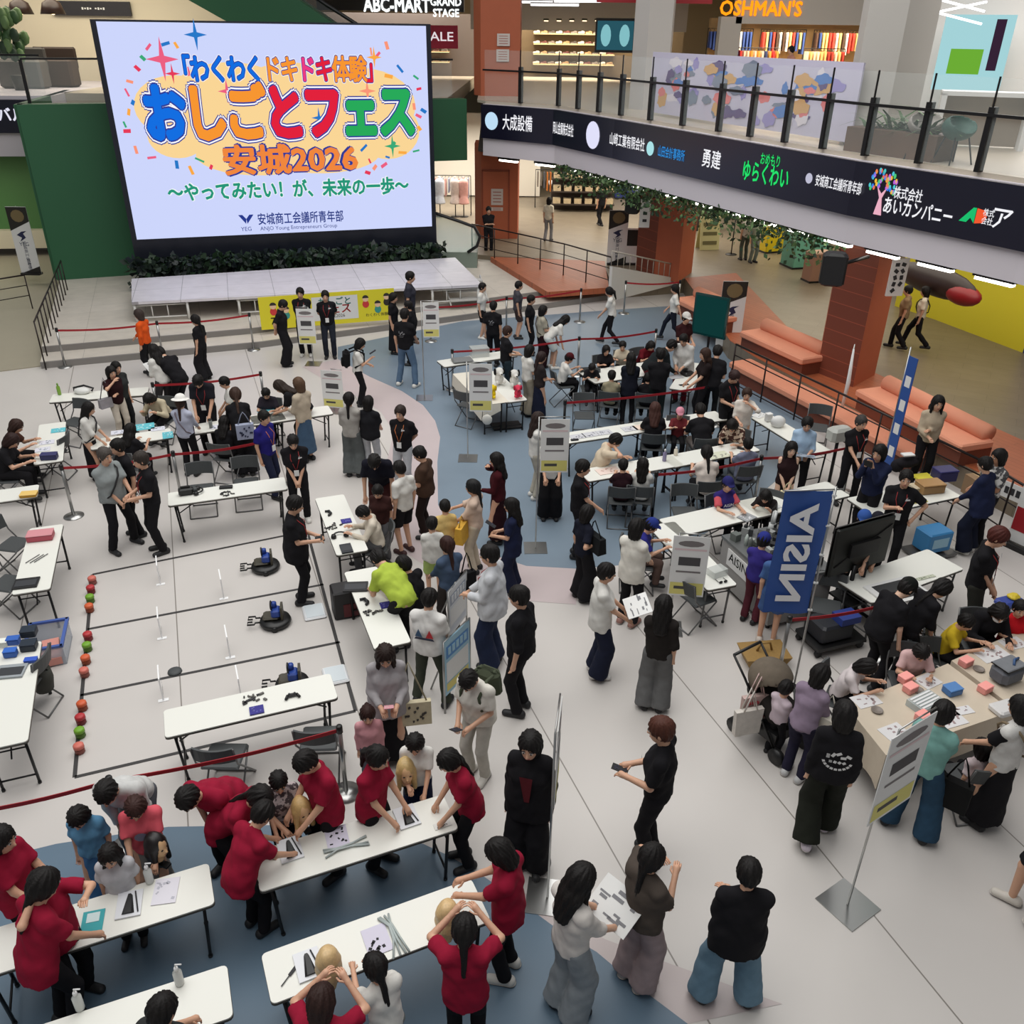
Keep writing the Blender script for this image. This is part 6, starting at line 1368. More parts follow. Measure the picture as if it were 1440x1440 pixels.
# ---- mannequin heads on clamps
def mannequin(label, px, py, hairc, face, longh=True, z=.74):
    x, y = at(px, py, z+.16); t = thing('mannequin_head', label, 'mannequin head', (x, y, z), -R(face))
    f = Field(); f.ell((0, 0, .19), (.07, .088, .1)); f.ell((0, .02, .12), (.056, .066, .075)); f.cap((0, -.01, .1), (0, -.015, .0), .045, .055, flat=1); f.cap((0, .083, .16), (0, .098, .13), .006, .011, k=.01)
    V, Q = f.mesh(.0085); pc = [(V, Q, 0)]
    for sd in (-1, 1): v, q, tt = ell_np((sd*.03, .082, .168), (.014, .006, .006)); pc += [(v, q, 1), (v, tt, 1)]
    v, q, tt = ell_np((0, .08, .105), (.02, .006, .006)); pc += [(v, q, 2), (v, tt, 2)]
    np_mesh('head', pc, [mat('mannequin_skin', (226, 186, 140), .45), mat('eye_dark', (34, 24, 20), .5), mat('lips', (176, 96, 90), .5)], t)
    f = Field(); f.ell((0, -.015, .2), (.085, .1, .108)); f.cap((0, -.03, .18), (0, -.05, .06), .078, .07, side=(1, 0, 0), kx=1.15)
    if longh:
        for sd in (-1, 1): f.cap((sd*.07, .01, .18), (sd*.075, .02, -.04), .03, .022, k=.03)
        f.cap((0, -.05, .1), (0, -.07, -.06), .06, .04, side=(1, 0, 0), kx=1.5)
    f.ell((0, .09, .11), (.064, .085, .1), sub=True); V, Q = f.mesh(.009, wrinkle=.003); np_mesh('wig', [(V, Q, 0)], [mat('wig', hairc, .45, noise=.25, scale=60)], t)
    part('clamp', BLACK, t, lambda mb: (mb.tube([(0, -.01, .02), (0, -.01, -.1)], .022), mb.box((0, .03, -.06), (.06, .1, .02)))); return t
mannequin('blond long haired mannequin head at the left end of the table, two staff combing it', 425, 1140, (206, 170, 112), 140)
mannequin('blond long haired mannequin head facing out before the girl in white', 571, 1085, (196, 168, 112), 165)
mannequin('blond mannequin head seen from behind being braided at the front table right end', 630, 1284, (212, 180, 130), 20)
mannequin('blond mannequin head seen from above held at the front table', 462, 1350, (206, 176, 128), 5)
mannequin('black haired mannequin head beside the girl in coral', 221, 1190, (26, 22, 22), 110, z=.72)
# ---- things on the front tables
def clips(label, px, py, rz, rgb=(206, 202, 218)): return flat('clip_card', label, 'card', px, py, .2, .26, rz, rgb, marks=(20, 20, 24))
clips('pale card with black hair clips in the middle of the upper braiding table', 474, 1178, 20); clips('pale card with black hair clips on the front braiding table', 530, 1322, 25)
def tray(label, px, py, rz):
    t = item('comb_tray', label, 'tray', px, py, .704, rz); part('tray', mat('clear_tray', (216, 218, 222), .3), t, lambda mb: mb.box((0, 0, .006), (.2, .26, .012))); part('hair_clip', BLACK, t, lambda mb: mb.add([(-.02, .08, .014), (.02, .08, .014), (.05, -.1, .014), (-.05, -.1, .014), (-.01, .08, .04), (.01, .08, .04), (.03, -.1, .03), (-.03, -.1, .03)], [(4, 5, 6, 7), (0, 1, 5, 4), (1, 2, 6, 5), (2, 3, 7, 6), (3, 0, 4, 7)]))
    part('comb', INK, t, lambda mb: mb.tube([(.08, -.1, .02), (.04, .11, .02)], .006)); return t
tray('clear tray with black clip and comb before the blond head at the left end', 408, 1195, 25); tray('clear tray with black clip near the right end of the upper braiding table', 572, 1149, 25); tray('clear tray with black clip on the table by the girl with hair clips', 182, 1272, 15); tray('clear tray with dark clip before the mannequin head seen from above', 434, 1357, 25)
def ribbons(label, px, py, rz):
    t = item('ribbon_bundle', label, 'ribbons', px, py, .706, rz); rng = random.Random(px)
    for _ in range(5): a = rng.uniform(-.03, .03); part('ribbon', mat('silver_ribbon', (168, 178, 176), .35), t, lambda mb: mb.tube([(-.2, a+rng.uniform(-.05, .05), .006), (-.08, a*.5, .02), (.05, a, .012), (.2, a*2+rng.uniform(-.04, .04), .006)], .009, n=5))
ribbons('silver ribbon bundle beside the clip card on the upper braiding table', 487, 1192, 25); ribbons('silver ribbon bundle on the front braiding table', 555, 1314, -60)
t = item('comb', 'black tail comb alone at the left end of the front braiding table', 'comb', 407, 1372, .706, 65); part('comb', INK, t, lambda mb: (mb.box((.05, 0, .004), (.1, .025, .006)), mb.tube([(0, 0, .004), (-.1, 0, .004)], .004)))
flat('name_label', 'small printed label at the right end of the upper braiding table', 'label', 622, 1160, .16, .07, 25, (218, 218, 214), marks=(60, 60, 60))
t = flat('teal_card', 'teal card with pale square on the lower left table', 'card', 130, 1298, .17, .24, 15, (60, 164, 170)); part('square', cm((206, 226, 226)), t, lambda mb: mb.box((0, .05, .006), (.1, .09, .003)))
flat('paper_sheet', 'white sheet beside the black haired mannequin head', 'paper', 233, 1253, .2, .26, 10, (216, 214, 222), marks=(180, 180, 190))
bottle('clear pump bottle beside the black haired mannequin head', 211, 1240, .2, (206, 210, 206), pump=True); bottle('clear pump bottle at the left of the nearest corner table', 113, 1418, .2, (206, 208, 204), pump=True); bottle('clear pump bottle in the middle of the nearest corner table', 253, 1383, .2, (206, 208, 204), pump=True)
# ---- robot course tables
def parts_heap(label, px, py, rz=20):
    t = item('robot_parts', label, 'parts', px, py, .704, rz); rng = random.Random(px*3+py)
    for c in ((90, 88, 84), (40, 40, 44)):
        for _ in range(7): part('piece', cm(c), t, lambda mb: mb.box((rng.uniform(-.12, .12), rng.uniform(-.07, .07), .008), (rng.uniform(.02, .06), rng.uniform(.015, .03), .014), rz=rng.uniform(0, 3)))
parts_heap('heap of small grey robot parts on the course table', 357, 982); parts_heap('heap of small grey robot parts on the tablet table', 470, 740, 60); parts_heap('heap of small grey robot parts left of the lime vest man', 524, 862, 20); parts_heap('printed grey slips on the headphone table', 322, 694)
for px, py, lab in ((361, 999, 'navy box on the near course table'), (487, 733, 'navy card on the tablet table'), (543, 851, 'navy card on the table of the lime vest man')): flat('navy_card', lab, 'card', px, py, .15, .13, 20, (48, 44, 130), marks=(110, 110, 180), th=.012)
def pad(label, px, py, rz):
    t = item('game_controller', label, 'controller', px, py, .704, rz); part('body', BLACK, t, lambda mb: (mb.box((0, 0, .02), (.1, .05, .03), bev=.012), mb.tube([(-.05, .0, .02), (-.075, -.05, .012)], .017), mb.tube([(.05, 0, .02), (.075, -.05, .012)], .017))); part('stick', GREYP, t, lambda mb: [mb.lathe([(.01, .03), (.012, .045)], n=8, c=(s*.03, 0, 0)) for s in (-1, 1)])
pad('black game controller on the near course table', 411, 979, 20); pad('black game controller on the tablet table', 464, 722, -60); pad('black game controller left of the navy card', 515, 846, -50); pad('dark controller at the hands of the lime vest man', 535, 828, 30)
def laptop(label, px, py, rz, w=.32, d=.22, openl=False, rgb=(24, 24, 26)):
    t = item('laptop', label, 'laptop', px, py, .704, rz); part('base', cm(rgb), t, lambda mb: mb.box((0, 0, .01), (w, d, .02)))
    if openl: part('screen', cm((30, 30, 34), .2), t, lambda mb: mb.box((0, d/2+.04, .11), (w, .012, .21), rx=R(-20)))
    part('keyboard', cm((52, 54, 58)), t, lambda mb: mb.box((0, -.01, .0215), (w*.86, d*.6, .003))); return t
laptop('black laptop at the far end of the lime vest table', 500, 826, 5); laptop('dark tablet on its stand at the near end of the tablet table', 487, 772, 20, .16, .24, rgb=(40, 44, 50)); laptop('black laptop on the table with the pink case', 37, 821, 15, .3, .24); laptop('silver laptop at the left edge table of electronics boxes', 16, 945, 10, .3, .24, rgb=(150, 156, 160))
def phones(label, px, py, rz):
    t = item('headphones', label, 'headphones', px, py, .72, rz); part('band', BLACK, t, lambda mb: mb.tube([(.09*math.cos(a), .09*math.sin(a), .02) for a in np.linspace(0, math.pi, 9)], .012)); part('cup', BLACK, t, lambda mb: [mb.lathe([(.03, -.02), (.042, 0), (.03, .04)], n=10, c=(s*.09, 0, 0)) for s in (-1, 1)])
phones('black headphones on the tablet table', 478, 754, 20); phones('black headphones at the left end of the headphone table', 277, 691, -80)
t = item('video_camera', 'black video camera beside the headphones', 'camera', 262, 695, .704, 20); part('body', BLACK, t, lambda mb: (mb.box((0, 0, .06), (.22, .12, .11), bev=.02), mb.box((0, 0, .13), (.14, .03, .03)))); part('lens', GREYP, t, lambda mb: mb.tube([(.11, 0, .06), (.17, 0, .06)], .04))
flat('black_pouch', 'flat black pouch right of the camera', 'pouch', 318, 686, .2, .08, 10, (30, 30, 32), th=.03)
boxy('pencil_case', 'pink red case at the far end of the laptop table', 'case', 58, 757, .34, .2, .1, 15, (176, 74, 88), lid=(206, 140, 146))
for i, (px, py) in enumerate(((46, 786), (52, 786), (58, 785))): t = item('robot_arm_rod', 'thin dark rod %s between pink case and laptop' % ('nearest the left', 'in the middle', 'nearest the right')[i], 'rod', px, py, .706, 70); part('rod', INK, t, lambda mb: mb.tube([(-.12, 0, .006), (.12, 0, .006)], .005))
for px, py, w, d, h, c, lab in ((42, 893, .17, .14, .1, (22, 34, 48), 'dark slotted box at the end of the electronics table'), (42, 912, .17, .14, .1, (22, 34, 48), 'dark slotted box nearer on the electronics table'), (20, 905, .14, .1, .09, (40, 84, 160), 'blue box left of the dark slotted boxes'), (16, 922, .14, .1, .09, (40, 90, 170), 'blue box above the silver laptop'), (44, 930, .14, .08, .04, (42, 78, 170), 'flat blue box below the dark slotted boxes'), (6, 908, .1, .1, .08, (206, 208, 200), 'white box at the left edge among the blue boxes')): boxy('component_box', lab, 'box', px, py, w, d, h, 12, c)
t = item('storage_box', 'clear storage box with blue rim on the floor by the course', 'box', 72, 918, 0, 18); part('body', mat('clear_plastic', (196, 204, 214), .2, alpha=.5), t, lambda mb: [mb.box(c, d) for c, d in (((0, 0, .01), (.44, .6, .02)), ((-.22, 0, .14), (.012, .6, .28)), ((.22, 0, .14), (.012, .6, .28)), ((0, -.3, .14), (.44, .012, .28)), ((0, .3, .14), (.44, .012, .28)))]); part('rim', cm((66, 92, 160)), t, lambda mb: [mb.box(c, d) for c, d in (((-.22, 0, .29), (.04, .64, .03)), ((.22, 0, .29), (.04, .64, .03)), ((0, -.3, .29), (.46, .04, .03)), ((0, .3, .29), (.46, .04, .03)))])
t = item('packet', 'pink and white packets inside the clear storage box', 'packet', 72, 924, .025, 25); part('packet', cm((204, 140, 128)), t, lambda mb: (mb.box((0, -.1, .05), (.28, .2, .1)), mb.box((.02, .12, .07), (.2, .18, .14))))
t = item('bucket_bag', 'dark olive bag hanging off the chair by the electronics table', 'bag', 60, 958, .3, 0); part('body', cm((52, 52, 46), .8), t, lambda mb: mb.lathe([(.1, -.12), (.13, .05), (.12, .17)], n=14)); part('strap', BLACK, t, lambda mb: mb.tube([(-.1, 0, .16), (0, 0, .32), (.1, 0, .16)], .01))
t = item('equipment_box', 'black and dark red equipment box under the lime vest table', 'box', 487, 862, 0, 20); part('body', cm((30, 28, 30)), t, lambda mb: mb.box((0, 0, .22), (.36, .3, .44), bev=.02)); part('panel', cm((92, 24, 30)), t, lambda mb: mb.box((.05, -.155, .14), (.2, .01, .2)))
# ---- craft corner
bottle('green bottle on the table at the back of the craft corner', 84, 555, .24, (120, 160, 60), (110, 150, 60))
t = item('helmet', 'white bundle beside the green bottle', 'bundle', 116, 553, .704, 0); part('shell', cm((220, 220, 216)), t, lambda mb: mb.ell((0, 0, .05), (.16, .1, .07))); part('strap', BLACK, t, lambda mb: mb.tube([(-.17, .04, .03), (-.2, .08, .08), (0, .12, .12), (.2, .08, .08), (.17, .04, .03)], .02))
TQ = (96, 186, 198)
for px, py, w, d, lab in ((204, 600, .32, .3, 'turquoise sheet in the middle of the craft table'), (236, 612, .18, .3, 'turquoise sheet at the right end of the craft table'), (82, 605, .24, .2, 'turquoise sheet at the left edge table'), (374, 578, .32, .2, 'turquoise sheet before the boy at the row end'), (340, 592, .14, .2, 'turquoise sheet by the striped bag')): flat('craft_sheet', lab, 'sheet', px, py, w, d, 22, TQ, marks=(190, 224, 226))
for px, py, lab in ((166, 608, 'white craft sheet before the woman in white blouse'), (222, 603, 'white craft sheet between the turquoise sheets'), (66, 622, 'pale paper on the left edge table'), (60, 632, 'lilac paper on the left edge table'), (305, 600, 'white paper by the tall cup')): flat('paper_sheet', lab, 'paper', px, py, .24, .18, 22, (214, 214, 224), marks=(150, 160, 170))
boxy('navy_pouch', 'navy pouch at the near end of the left edge table', 'pouch', 70, 645, .26, .14, .1, 10, (38, 38, 84)); boxy('card_box', 'yellow box on the table at the left edge', 'box', 41, 697, .24, .16, .05, 12, (190, 140, 30), lid=(226, 190, 110))
t = item('tumbler', 'tall grey tumbler on the right craft table', 'cup', 297, 602, .704); part('body', cm((120, 124, 120), .3), t, lambda mb: mb.lathe([(.03, 0), (.036, .16)], n=12)); part('lid', BLACK, t, lambda mb: mb.lathe([(.038, .16), (.03, .18)], n=12))
# ---- bags and held things
def bag(label, key, off, w, d, h, rgb, strap=(0, 0, .5), name='handbag', cat='bag', tapered=1.0, dots=None):
    x, y, z = world_of(key, off); t = thing(name, label, cat, (x, y, z), -R(PEOPLE[key][2]))
    part('body', cloth(rgb), t, lambda mb: mb.add([(-w/2, -d/2, 0), (w/2, -d/2, 0), (w/2, d/2, 0), (-w/2, d/2, 0), (-w/2*tapered, -d/3, h), (w/2*tapered, -d/3, h), (w/2*tapered, d/3, h), (-w/2*tapered, d/3, h)], [(3, 2, 1, 0), (4, 5, 6, 7), (0, 1, 5, 4), (1, 2, 6, 5), (2, 3, 7, 6), (3, 0, 4, 7)]))
    hx, hy, hz = strap; part('strap', cloth(tuple(int(v*.85) for v in rgb)), t, lambda mb: mb.tube([(-w*.35*tapered, 0, h), (hx-w*.12, hy, h+hz*.75), (hx, hy, h+hz), (hx+w*.12, hy, h+hz*.75), (w*.35*tapered, 0, h)], .009, n=6))
    if dots: part('dots', cm(dots), t, lambda mb: [mb.box((random.Random(i).uniform(-.4, .4)*w, s*(d/2-.004), random.Random(i+9).uniform(.1, .85)*h), (.025, .012, .025), rz=.6) for i in range(12) for s in (-1, 1)])
    return t
def backpack(label, key, rgb):
    x, y, face, s, J, root = PEOPLE[key]; p = J['pel']+J['T']@V3(0, -.2*s, .1*s); X_, Y_, Z_ = world_of(key, p); t = thing('backpack', label, 'backpack', (X_, Y_, Z_), -R(face)); le = math.asin(max(-1, min(1, (J['T']@V3(0, 0, 1))[1])))
    t.rotation_euler = (-le, 0, -R(face)); part('body', cloth(rgb), t, lambda mb: mb.box((0, -.06, .16), (.28, .15, .36), bev=.05)); part('pocket', cloth(tuple(int(v*.8) for v in rgb)), t, lambda mb: mb.box((0, -.14, .09), (.2, .05, .15), bev=.02))
    for sd in (-1, 1): part('strap', cloth(rgb), t, lambda mb: mb.tube([(sd*.1, .0, .33), (sd*.105, .12, .38), (sd*.11, .30, .3), (sd*.125, .30, .12), (sd*.14, .1, .0)], .018, n=6))
backpack('black backpack on the woman in white tee with a phone', 'B8', (24, 24, 26)); backpack('moss green backpack on the man reading his phone', 'E17', (74, 80, 64))
bag('yellow straw handbag carried by the woman in pale pink', 'C4', (-.28, .12, .68), .3, .14, .26, (206, 160, 66), (0, 0, .14)); bag('cream handbag held by the woman in sleeveless black', 'C15', (0, .26, .52), .28, .12, .24, (222, 212, 176), (0, 0, .16), tapered=.7)
bag('cream tote bag with dark dots carried by the woman in grey cardigan', 'E12', (-.29, .06, .56), .32, .09, .3, (196, 186, 158), (.06, -.04, .5), 'tote_bag', dots=(50, 46, 44)); bag('black shoulder bag held by the woman in teal', 'F7', (.3, .1, .5), .3, .14, .32, (24, 24, 24), (0, 0, .3)); bag('tan shoulder bag on the woman with black sleeves', 'F8', (.24, .12, .72), .34, .14, .24, (140, 122, 92), (-.1, -.05, .4))
bag('black leather shoulder bag on the woman by the black polo man', 'C7', (.2, .05, .92), .34, .14, .24, (26, 28, 30), (-.04, 0, .2)); bag('striped blue grey bag on the back of the woman leaning over', 'A10', (.06, -.3, .86), .3, .14, .26, (150, 156, 176), (0, .05, .2), dots=(40, 46, 70)); bag('black bag hanging by the brown ponytail woman', 'E20', (.27, 0, .6), .24, .12, .3, (24, 24, 26), (0, 0, .3)); bag('grey bag at the side of the woman with hand to chin', 'A6', (.24, .04, .74), .24, .12, .18, (150, 146, 150), (-.05, 0, .4))
bag('white handbag on the woman in lavender grey', 'F6', (.24, .08, .72), .26, .1, .2, (206, 200, 186), (-.05, 0, .3)); bag('small black cross bag on the gallery walker in white', 'C25', (.2, -.02, .8), .2, .1, .2, (24, 24, 26), (-.1, 0, .4))
def sheet_held(label, key, off, w, d, tilt, rz, rgb=(220, 220, 218), marks=(120, 120, 124), name='printed_sheet'):
    x, y, z = world_of(key, off); t = thing(name, label, 'paper', (x, y, z), -R(PEOPLE[key][2])+R(rz)); t.rotation_euler = (R(tilt), 0, -R(PEOPLE[key][2])+R(rz)); part('sheet', cm(rgb, .7), t, lambda mb: mb.box((0, 0, 0), (w, d, .006)))
    rng = random.Random(int(w*1000)+ord(key[0])*7+ord(key[-1])); part('print', cm(marks, .7), t, lambda mb: [mb.box((rng.uniform(-.36, .36)*w, rng.uniform(-.4, .4)*d, .005), (w*rng.uniform(.1, .3), d*rng.uniform(.03, .1), .002)) for _ in range(10)])
sheet_held('printed sheet held by the young man in white tee', 'C9', (.03, .44, 1.06), .42, .3, 20, 0); sheet_held('printed sheets held by the woman with very long hair', 'F1', (0, .46, 1.0), .42, .34, 25, 10); sheet_held('white paper in front of the bending man in black', 'A4', (0, .62, .95), .3, .36, 40, 0); sheet_held('white cup in the hands of the brown tee man', 'E23', (0, .34, 1.04), .08, .1, 60, 0)
sheet_held('black phone in the hands of the reddish haired man', 'F3', (0, .38, 1.08), .08, .16, 10, 0, (24, 24, 26), (40, 40, 60), 'phone'); sheet_held('dark phone in the hands of the woman with black backpack', 'B8', (.07, .32, 1.2), .08, .15, 30, 0, (30, 30, 34), (60, 60, 80), 'phone'); sheet_held('phone in the hands of the man with green backpack', 'E17', (0, .40, .98), .08, .16, 30, 0, (40, 40, 44), (70, 70, 90), 'phone'); sheet_held('phone in the hands of the woman in navy tunic', 'C5', (0, .33, 1.05), .08, .16, 30, 0, (30, 30, 34), (60, 60, 80), 'phone'); sheet_held('pink phone held by the woman in grey cardigan', 'E12', (0, .34, 1.06), .1, .17, 30, 0, (224, 160, 170), (236, 200, 200), 'phone'); sheet_held('grey board read by the woman in pale blue', 'C16', (0, .34, 1.0), .4, .3, 15, 0, (150, 160, 172), (90, 96, 110), 'board'); sheet_held('dark camera raised by the photographer in navy', 'C18', (0, .3, 1.46), .14, .1, 80, 0, (20, 20, 22), (60, 60, 64), 'camera'); sheet_held('controller held by the man on the robot course', 'A25', (0, .32, 1.03), .15, .1, 10, 0, (24, 24, 26), (60, 60, 64), 'controller')  # the cardigan woman's pink item is a plain slab for a small doll
# ---- prints on shirts
def cross_strap(key, rgb, sd=1):
    x, y, face, s, J, root = PEOPLE[key]; T = J['T']; w_ = 1.1 if key == 'A22' else 1.0; pts = [(-.1, -.02, .50), (-.085, .1, .45), (-.04, .152, .36), (.05, .165, .22), (.12, .13, .08), (.175, .02, -.02), (.1, -.14, .1), (-.02, -.155, .3), (-.09, -.1, .44), (-.1, -.02, .50)]
    mb = MB(); mb.tube([tuple(J['pel']+T@V3(sd*a*s*w_, b*s*w_*1.06, c_*s)) for a, b, c_ in pts], .014, n=6); mb.build('cross_strap', cm(rgb, .7), root)
for k_, c_ in (('A22', (24, 24, 26)), ('A11', (110, 100, 110)), ('A12', (30, 28, 30)), ('B13', (70, 60, 50)), ('F8', (120, 104, 80)), ('C25', (24, 24, 26))): cross_strap(k_, c_)
back_print('E19', lambda mb: (mb.add([(-.12, 0, -.05), (-.02, 0, -.05), (-.07, 0, .07)], [(0, 1, 2)], 0), mb.add([(.02, 0, -.05), (.12, 0, -.05), (.07, 0, .07)], [(0, 1, 2)], 1), mb.add([(-.13, 0, -.09), (.13, 0, -.09), (.11, 0, -.055), (-.11, 0, -.055)], [(0, 1, 2, 3)], 2)), [cm((50, 84, 116)), cm((186, 40, 48)), cm((40, 46, 70))])
back_print('F5', lambda mb: ([mb.box((-.09+.045*i, 0, .03+.02*(i % 3)), (.03, .002, .05), ry=.5*i) for i in range(5)], [mb.box((-.06+.04*i, 0, -.03), (.028, .002, .03), ry=.3*i) for i in range(4)], [mb.add([(.14*math.cos(a), 0, .13*math.sin(a)), (.14*math.cos(a+.22), 0, .13*math.sin(a+.22)), (.115*math.cos(a+.22), 0, .105*math.sin(a+.22)), (.115*math.cos(a), 0, .105*math.sin(a))], [(0, 1, 2, 3)]) for a in np.arange(3.4, 6.0, .3)]), [cm((206, 206, 206))])
for k_ in ('B7', 'B10'): back_print(k_, lambda mb: ([mb.box((-.05+.035*i, 0, .05-.03*(i % 2)), (.025, .002, .05), ry=.4*i) for i in range(4)], [mb.box((0, 0, -.02-.03*i), (.12-.03*i, .002, .012)) for i in range(2)]), [cm((130, 130, 134))])
for k_ in ('A23', 'A24', 'F3', 'E33', 'B2', 'B3', 'C19', 'C17', 'C23', 'A19'): back_print(k_, lambda mb: mb.add([(.05, 0, .08), (.12, 0, .1), (.11, 0, .12), (.07, 0, .115), (.085, 0, .15), (.06, 0, .12)], [(0, 1, 2, 3, 4, 5)]), [cm((214, 214, 214))], front=True)
back_print('E18', lambda mb: mb.add([(-.06, 0, .09), (.06, 0, .09), (.035, 0, -.2), (-.01, 0, -.2)], [(0, 1, 2, 3)]), [cloth((92, 34, 40))], front=True, name='inner_top', z=.3)
back_print('C12', lambda mb: mb.text('AISIN', (0, 0, .0), (1, 0, 0), (0, 0, 1), .09), [cm((222, 222, 226))], front=True); back_print('E3', lambda mb: mb.add([(.07*math.cos(a), 0, .06*math.sin(a)) for a in np.arange(0, 6.2, .6)], [tuple(range(11))]), [cm((120, 116, 136))], front=True)
# ---- puppet table
def plush(label, px, py, rz, c1, c2, z=.712, s=1.0):
    s *= 1.25
    t = item('dog_puppet', label, 'puppet', px, py, z, rz); m1, m2 = cloth(c1), cloth(c2)
    f = Field(); f.ell((0, 0, .1*s), V3(.075, .075, .1)*s); f.ell((0, .0, .22*s), V3(.07, .075, .065)*s); f.cap((0, .06*s, .205*s), (0, .1*s, .2*s), .035*s, .028*s); V, Q = f.mesh(.012); np_mesh('body', [(V, Q, 0)], [m1], t)
    for sd in (-1, 1): part('ear', m2, t, lambda mb: mb.ell((sd*.075*s, 0, .22*s), (.022*s, .035*s, .06*s))); part('paw', m1, t, lambda mb: mb.ell((sd*.06*s, .08*s, .06*s), (.03*s, .04*s, .03*s)))
    part('nose', BLACK, t, lambda mb: mb.ell((0, .128*s, .21*s), (.014*s, .012*s, .012*s)))
plush('white dog puppet with black ears behind the yellow plush', 702, 540, 200, (214, 212, 206), (24, 24, 26)); plush('white dog puppet with black ears behind the red plush', 723, 543, 200, (214, 212, 206), (24, 24, 26)); plush('bright yellow plush at the near end of the puppet table', 692, 560, 170, (226, 196, 30), (206, 170, 30), s=.8); plush('brown plush left of the yellow plush', 682, 556, 170, (150, 96, 44), (110, 70, 34), s=.7); plush('pinkish red plush at the right corner of the puppet table', 728, 559, 190, (206, 60, 84), (170, 40, 64), s=.75)
t = item('paper_bag', 'round white bag hanging from the puppet tablecloth corner', 'bag', 685, 590, .48, 0); part('bag', cm((214, 212, 204), .8), t, lambda mb: mb.ell((0, 0, 0), (.1, .05, .11))); part('handle', PAPER, t, lambda mb: mb.tube([(-.05, 0, .1), (0, 0, .2), (.05, 0, .1)], .006))
t = item('storage_tray', 'grey tray on the narrow table behind the puppets', 'tray', 650, 508, .704, 18); part('tray', cm((116, 118, 118)), t, lambda mb: mb.box((0, 0, .03), (.45, .28, .06), bev=.02)); t = item('clear_case', 'clear case at the right end of the narrow table', 'case', 674, 500, .704, 18); part('case', mat('clear_plastic', (206, 210, 206), .2, alpha=.5), t, lambda mb: mb.box((0, 0, .1), (.4, .28, .2)))
t = item('table_foot_box', 'flat black box on the floor under the puppet table', 'box', 712, 600, 0, 15); part('box', BLACK, t, lambda mb: mb.box((0, 0, .02), (.6, .35, .04)))
# ---- tables on the right
t = item('telephone', 'black telephone with handset on the corner table', 'telephone', 966, 527, .704, 30); part('body', BLACK, t, lambda mb: mb.box((0, 0, .04), (.24, .22, .08), bev=.02)); part('handset', cm((44, 44, 48)), t, lambda mb: mb.tube([(-.1, .04, .1), (-.06, .04, .12), (.06, .04, .12), (.1, .04, .1)], .022)); flat('black_pad', 'thin black pad in front of the telephone', 'pad', 962, 541, .22, .08, 20, (36, 36, 38)); flat('grey_folder', 'grey folder beside the telephone', 'folder', 950, 530, .3, .22, 20, (176, 176, 178))
for i, (px, py) in enumerate(((812, 614), (830, 611), (850, 608), (885, 603))): flat('printed_sheet', 'printed sheet %s along the long table by the poster' % ('first', 'second', 'third', 'fourth')[i], 'paper', px, py, .28, .2, 22, (196, 196, 200), marks=(140, 140, 150))
flat('black_pen_case', 'small black case at the left end of the sheets', 'case', 808, 619, .14, .05, 15, (30, 30, 34), th=.02); flat('pink_sheet', 'pinkish sheet before the brown haired woman', 'paper', 905, 600, .4, .2, 22, (222, 204, 190)); flat('pink_sheet', 'pinkish sheet under the resting man', 'paper', 855, 662, .4, .22, 22, (226, 206, 196), marks=(190, 160, 150)); bottle('violet water bottle standing on the long table', 934, 648, .22, (136, 130, 160)); bottle('cream bottle beside the violet bottle', 950, 640, .16, (222, 214, 196)); flat('map_sheet', 'greenish sheet before the woman in patterned blouse', 'paper', 1010, 640, .4, .24, 22, (206, 208, 186), marks=(150, 150, 140)); flat('black_phone', 'black phone at the end of the long table', 'phone', 1043, 631, .08, .15, 60, (24, 24, 26), th=.012)
t = item('plastic_bag', 'white plastic bag on the table by the steps', 'bag', 1093, 600, .704, 0); part('bag', cm((220, 220, 218), .6), t, lambda mb: mb.ell((0, 0, .1), (.14, .1, .12))); boxy('white_box', 'white box on the table by the steps', 'box', 1080, 592, .12, .1, .16, 20, (206, 206, 204)); flat('paper_sheet', 'white papers at the far end of the table by the steps', 'paper', 1068, 584, .3, .2, 40, (222, 222, 220), marks=(190, 190, 190))
flat('booklet', 'open grey booklet on the table behind the robot display', 'booklet', 1050, 728, .24, .2, 40, (150, 152, 154), marks=(210, 210, 212), th=.015); flat('booklet', 'pale papers on the table behind the banner', 'booklet', 1085, 712, .26, .2, 30, (206, 206, 204), marks=(160, 160, 160))
t = item('clear_case', 'crumpled clear case on the grey legged table', 'case', 1008, 808, .704, 30); part('case', mat('clear_plastic', (206, 210, 206), .2, alpha=.5), t, lambda mb: mb.box((0, 0, .05), (.24, .16, .1))); t = item('sunglasses', 'dark sunglasses on the grey legged table', 'glasses', 1017, 819, .71, 20); part('lens', BLACK, t, lambda mb: [mb.ell((s*.035, 0, .01), (.03, .012, .02)) for s in (-1, 1)]); part('frame', BLACK, t, lambda mb: [mb.tube([(s*.065, 0, .01), (s*.06, .1, .0)], .004) for s in (-1, 1)])
t = item('display_tray', 'large dark tray with white rim on the table by the black display', 'tray', 1262, 832, .704, 22); part('rim', cm((214, 214, 212)), t, lambda mb: mb.box((0, 0, .012), (.74, .48, .024))); part('mat', cm((40, 42, 44)), t, lambda mb: mb.box((.02, 0, .026), (.6, .36, .01)))
flat('paper_slip', 'small green grey slips on the table by the black display', 'paper', 1302, 812, .3, .06, 22, (186, 190, 170), marks=(110, 120, 100))
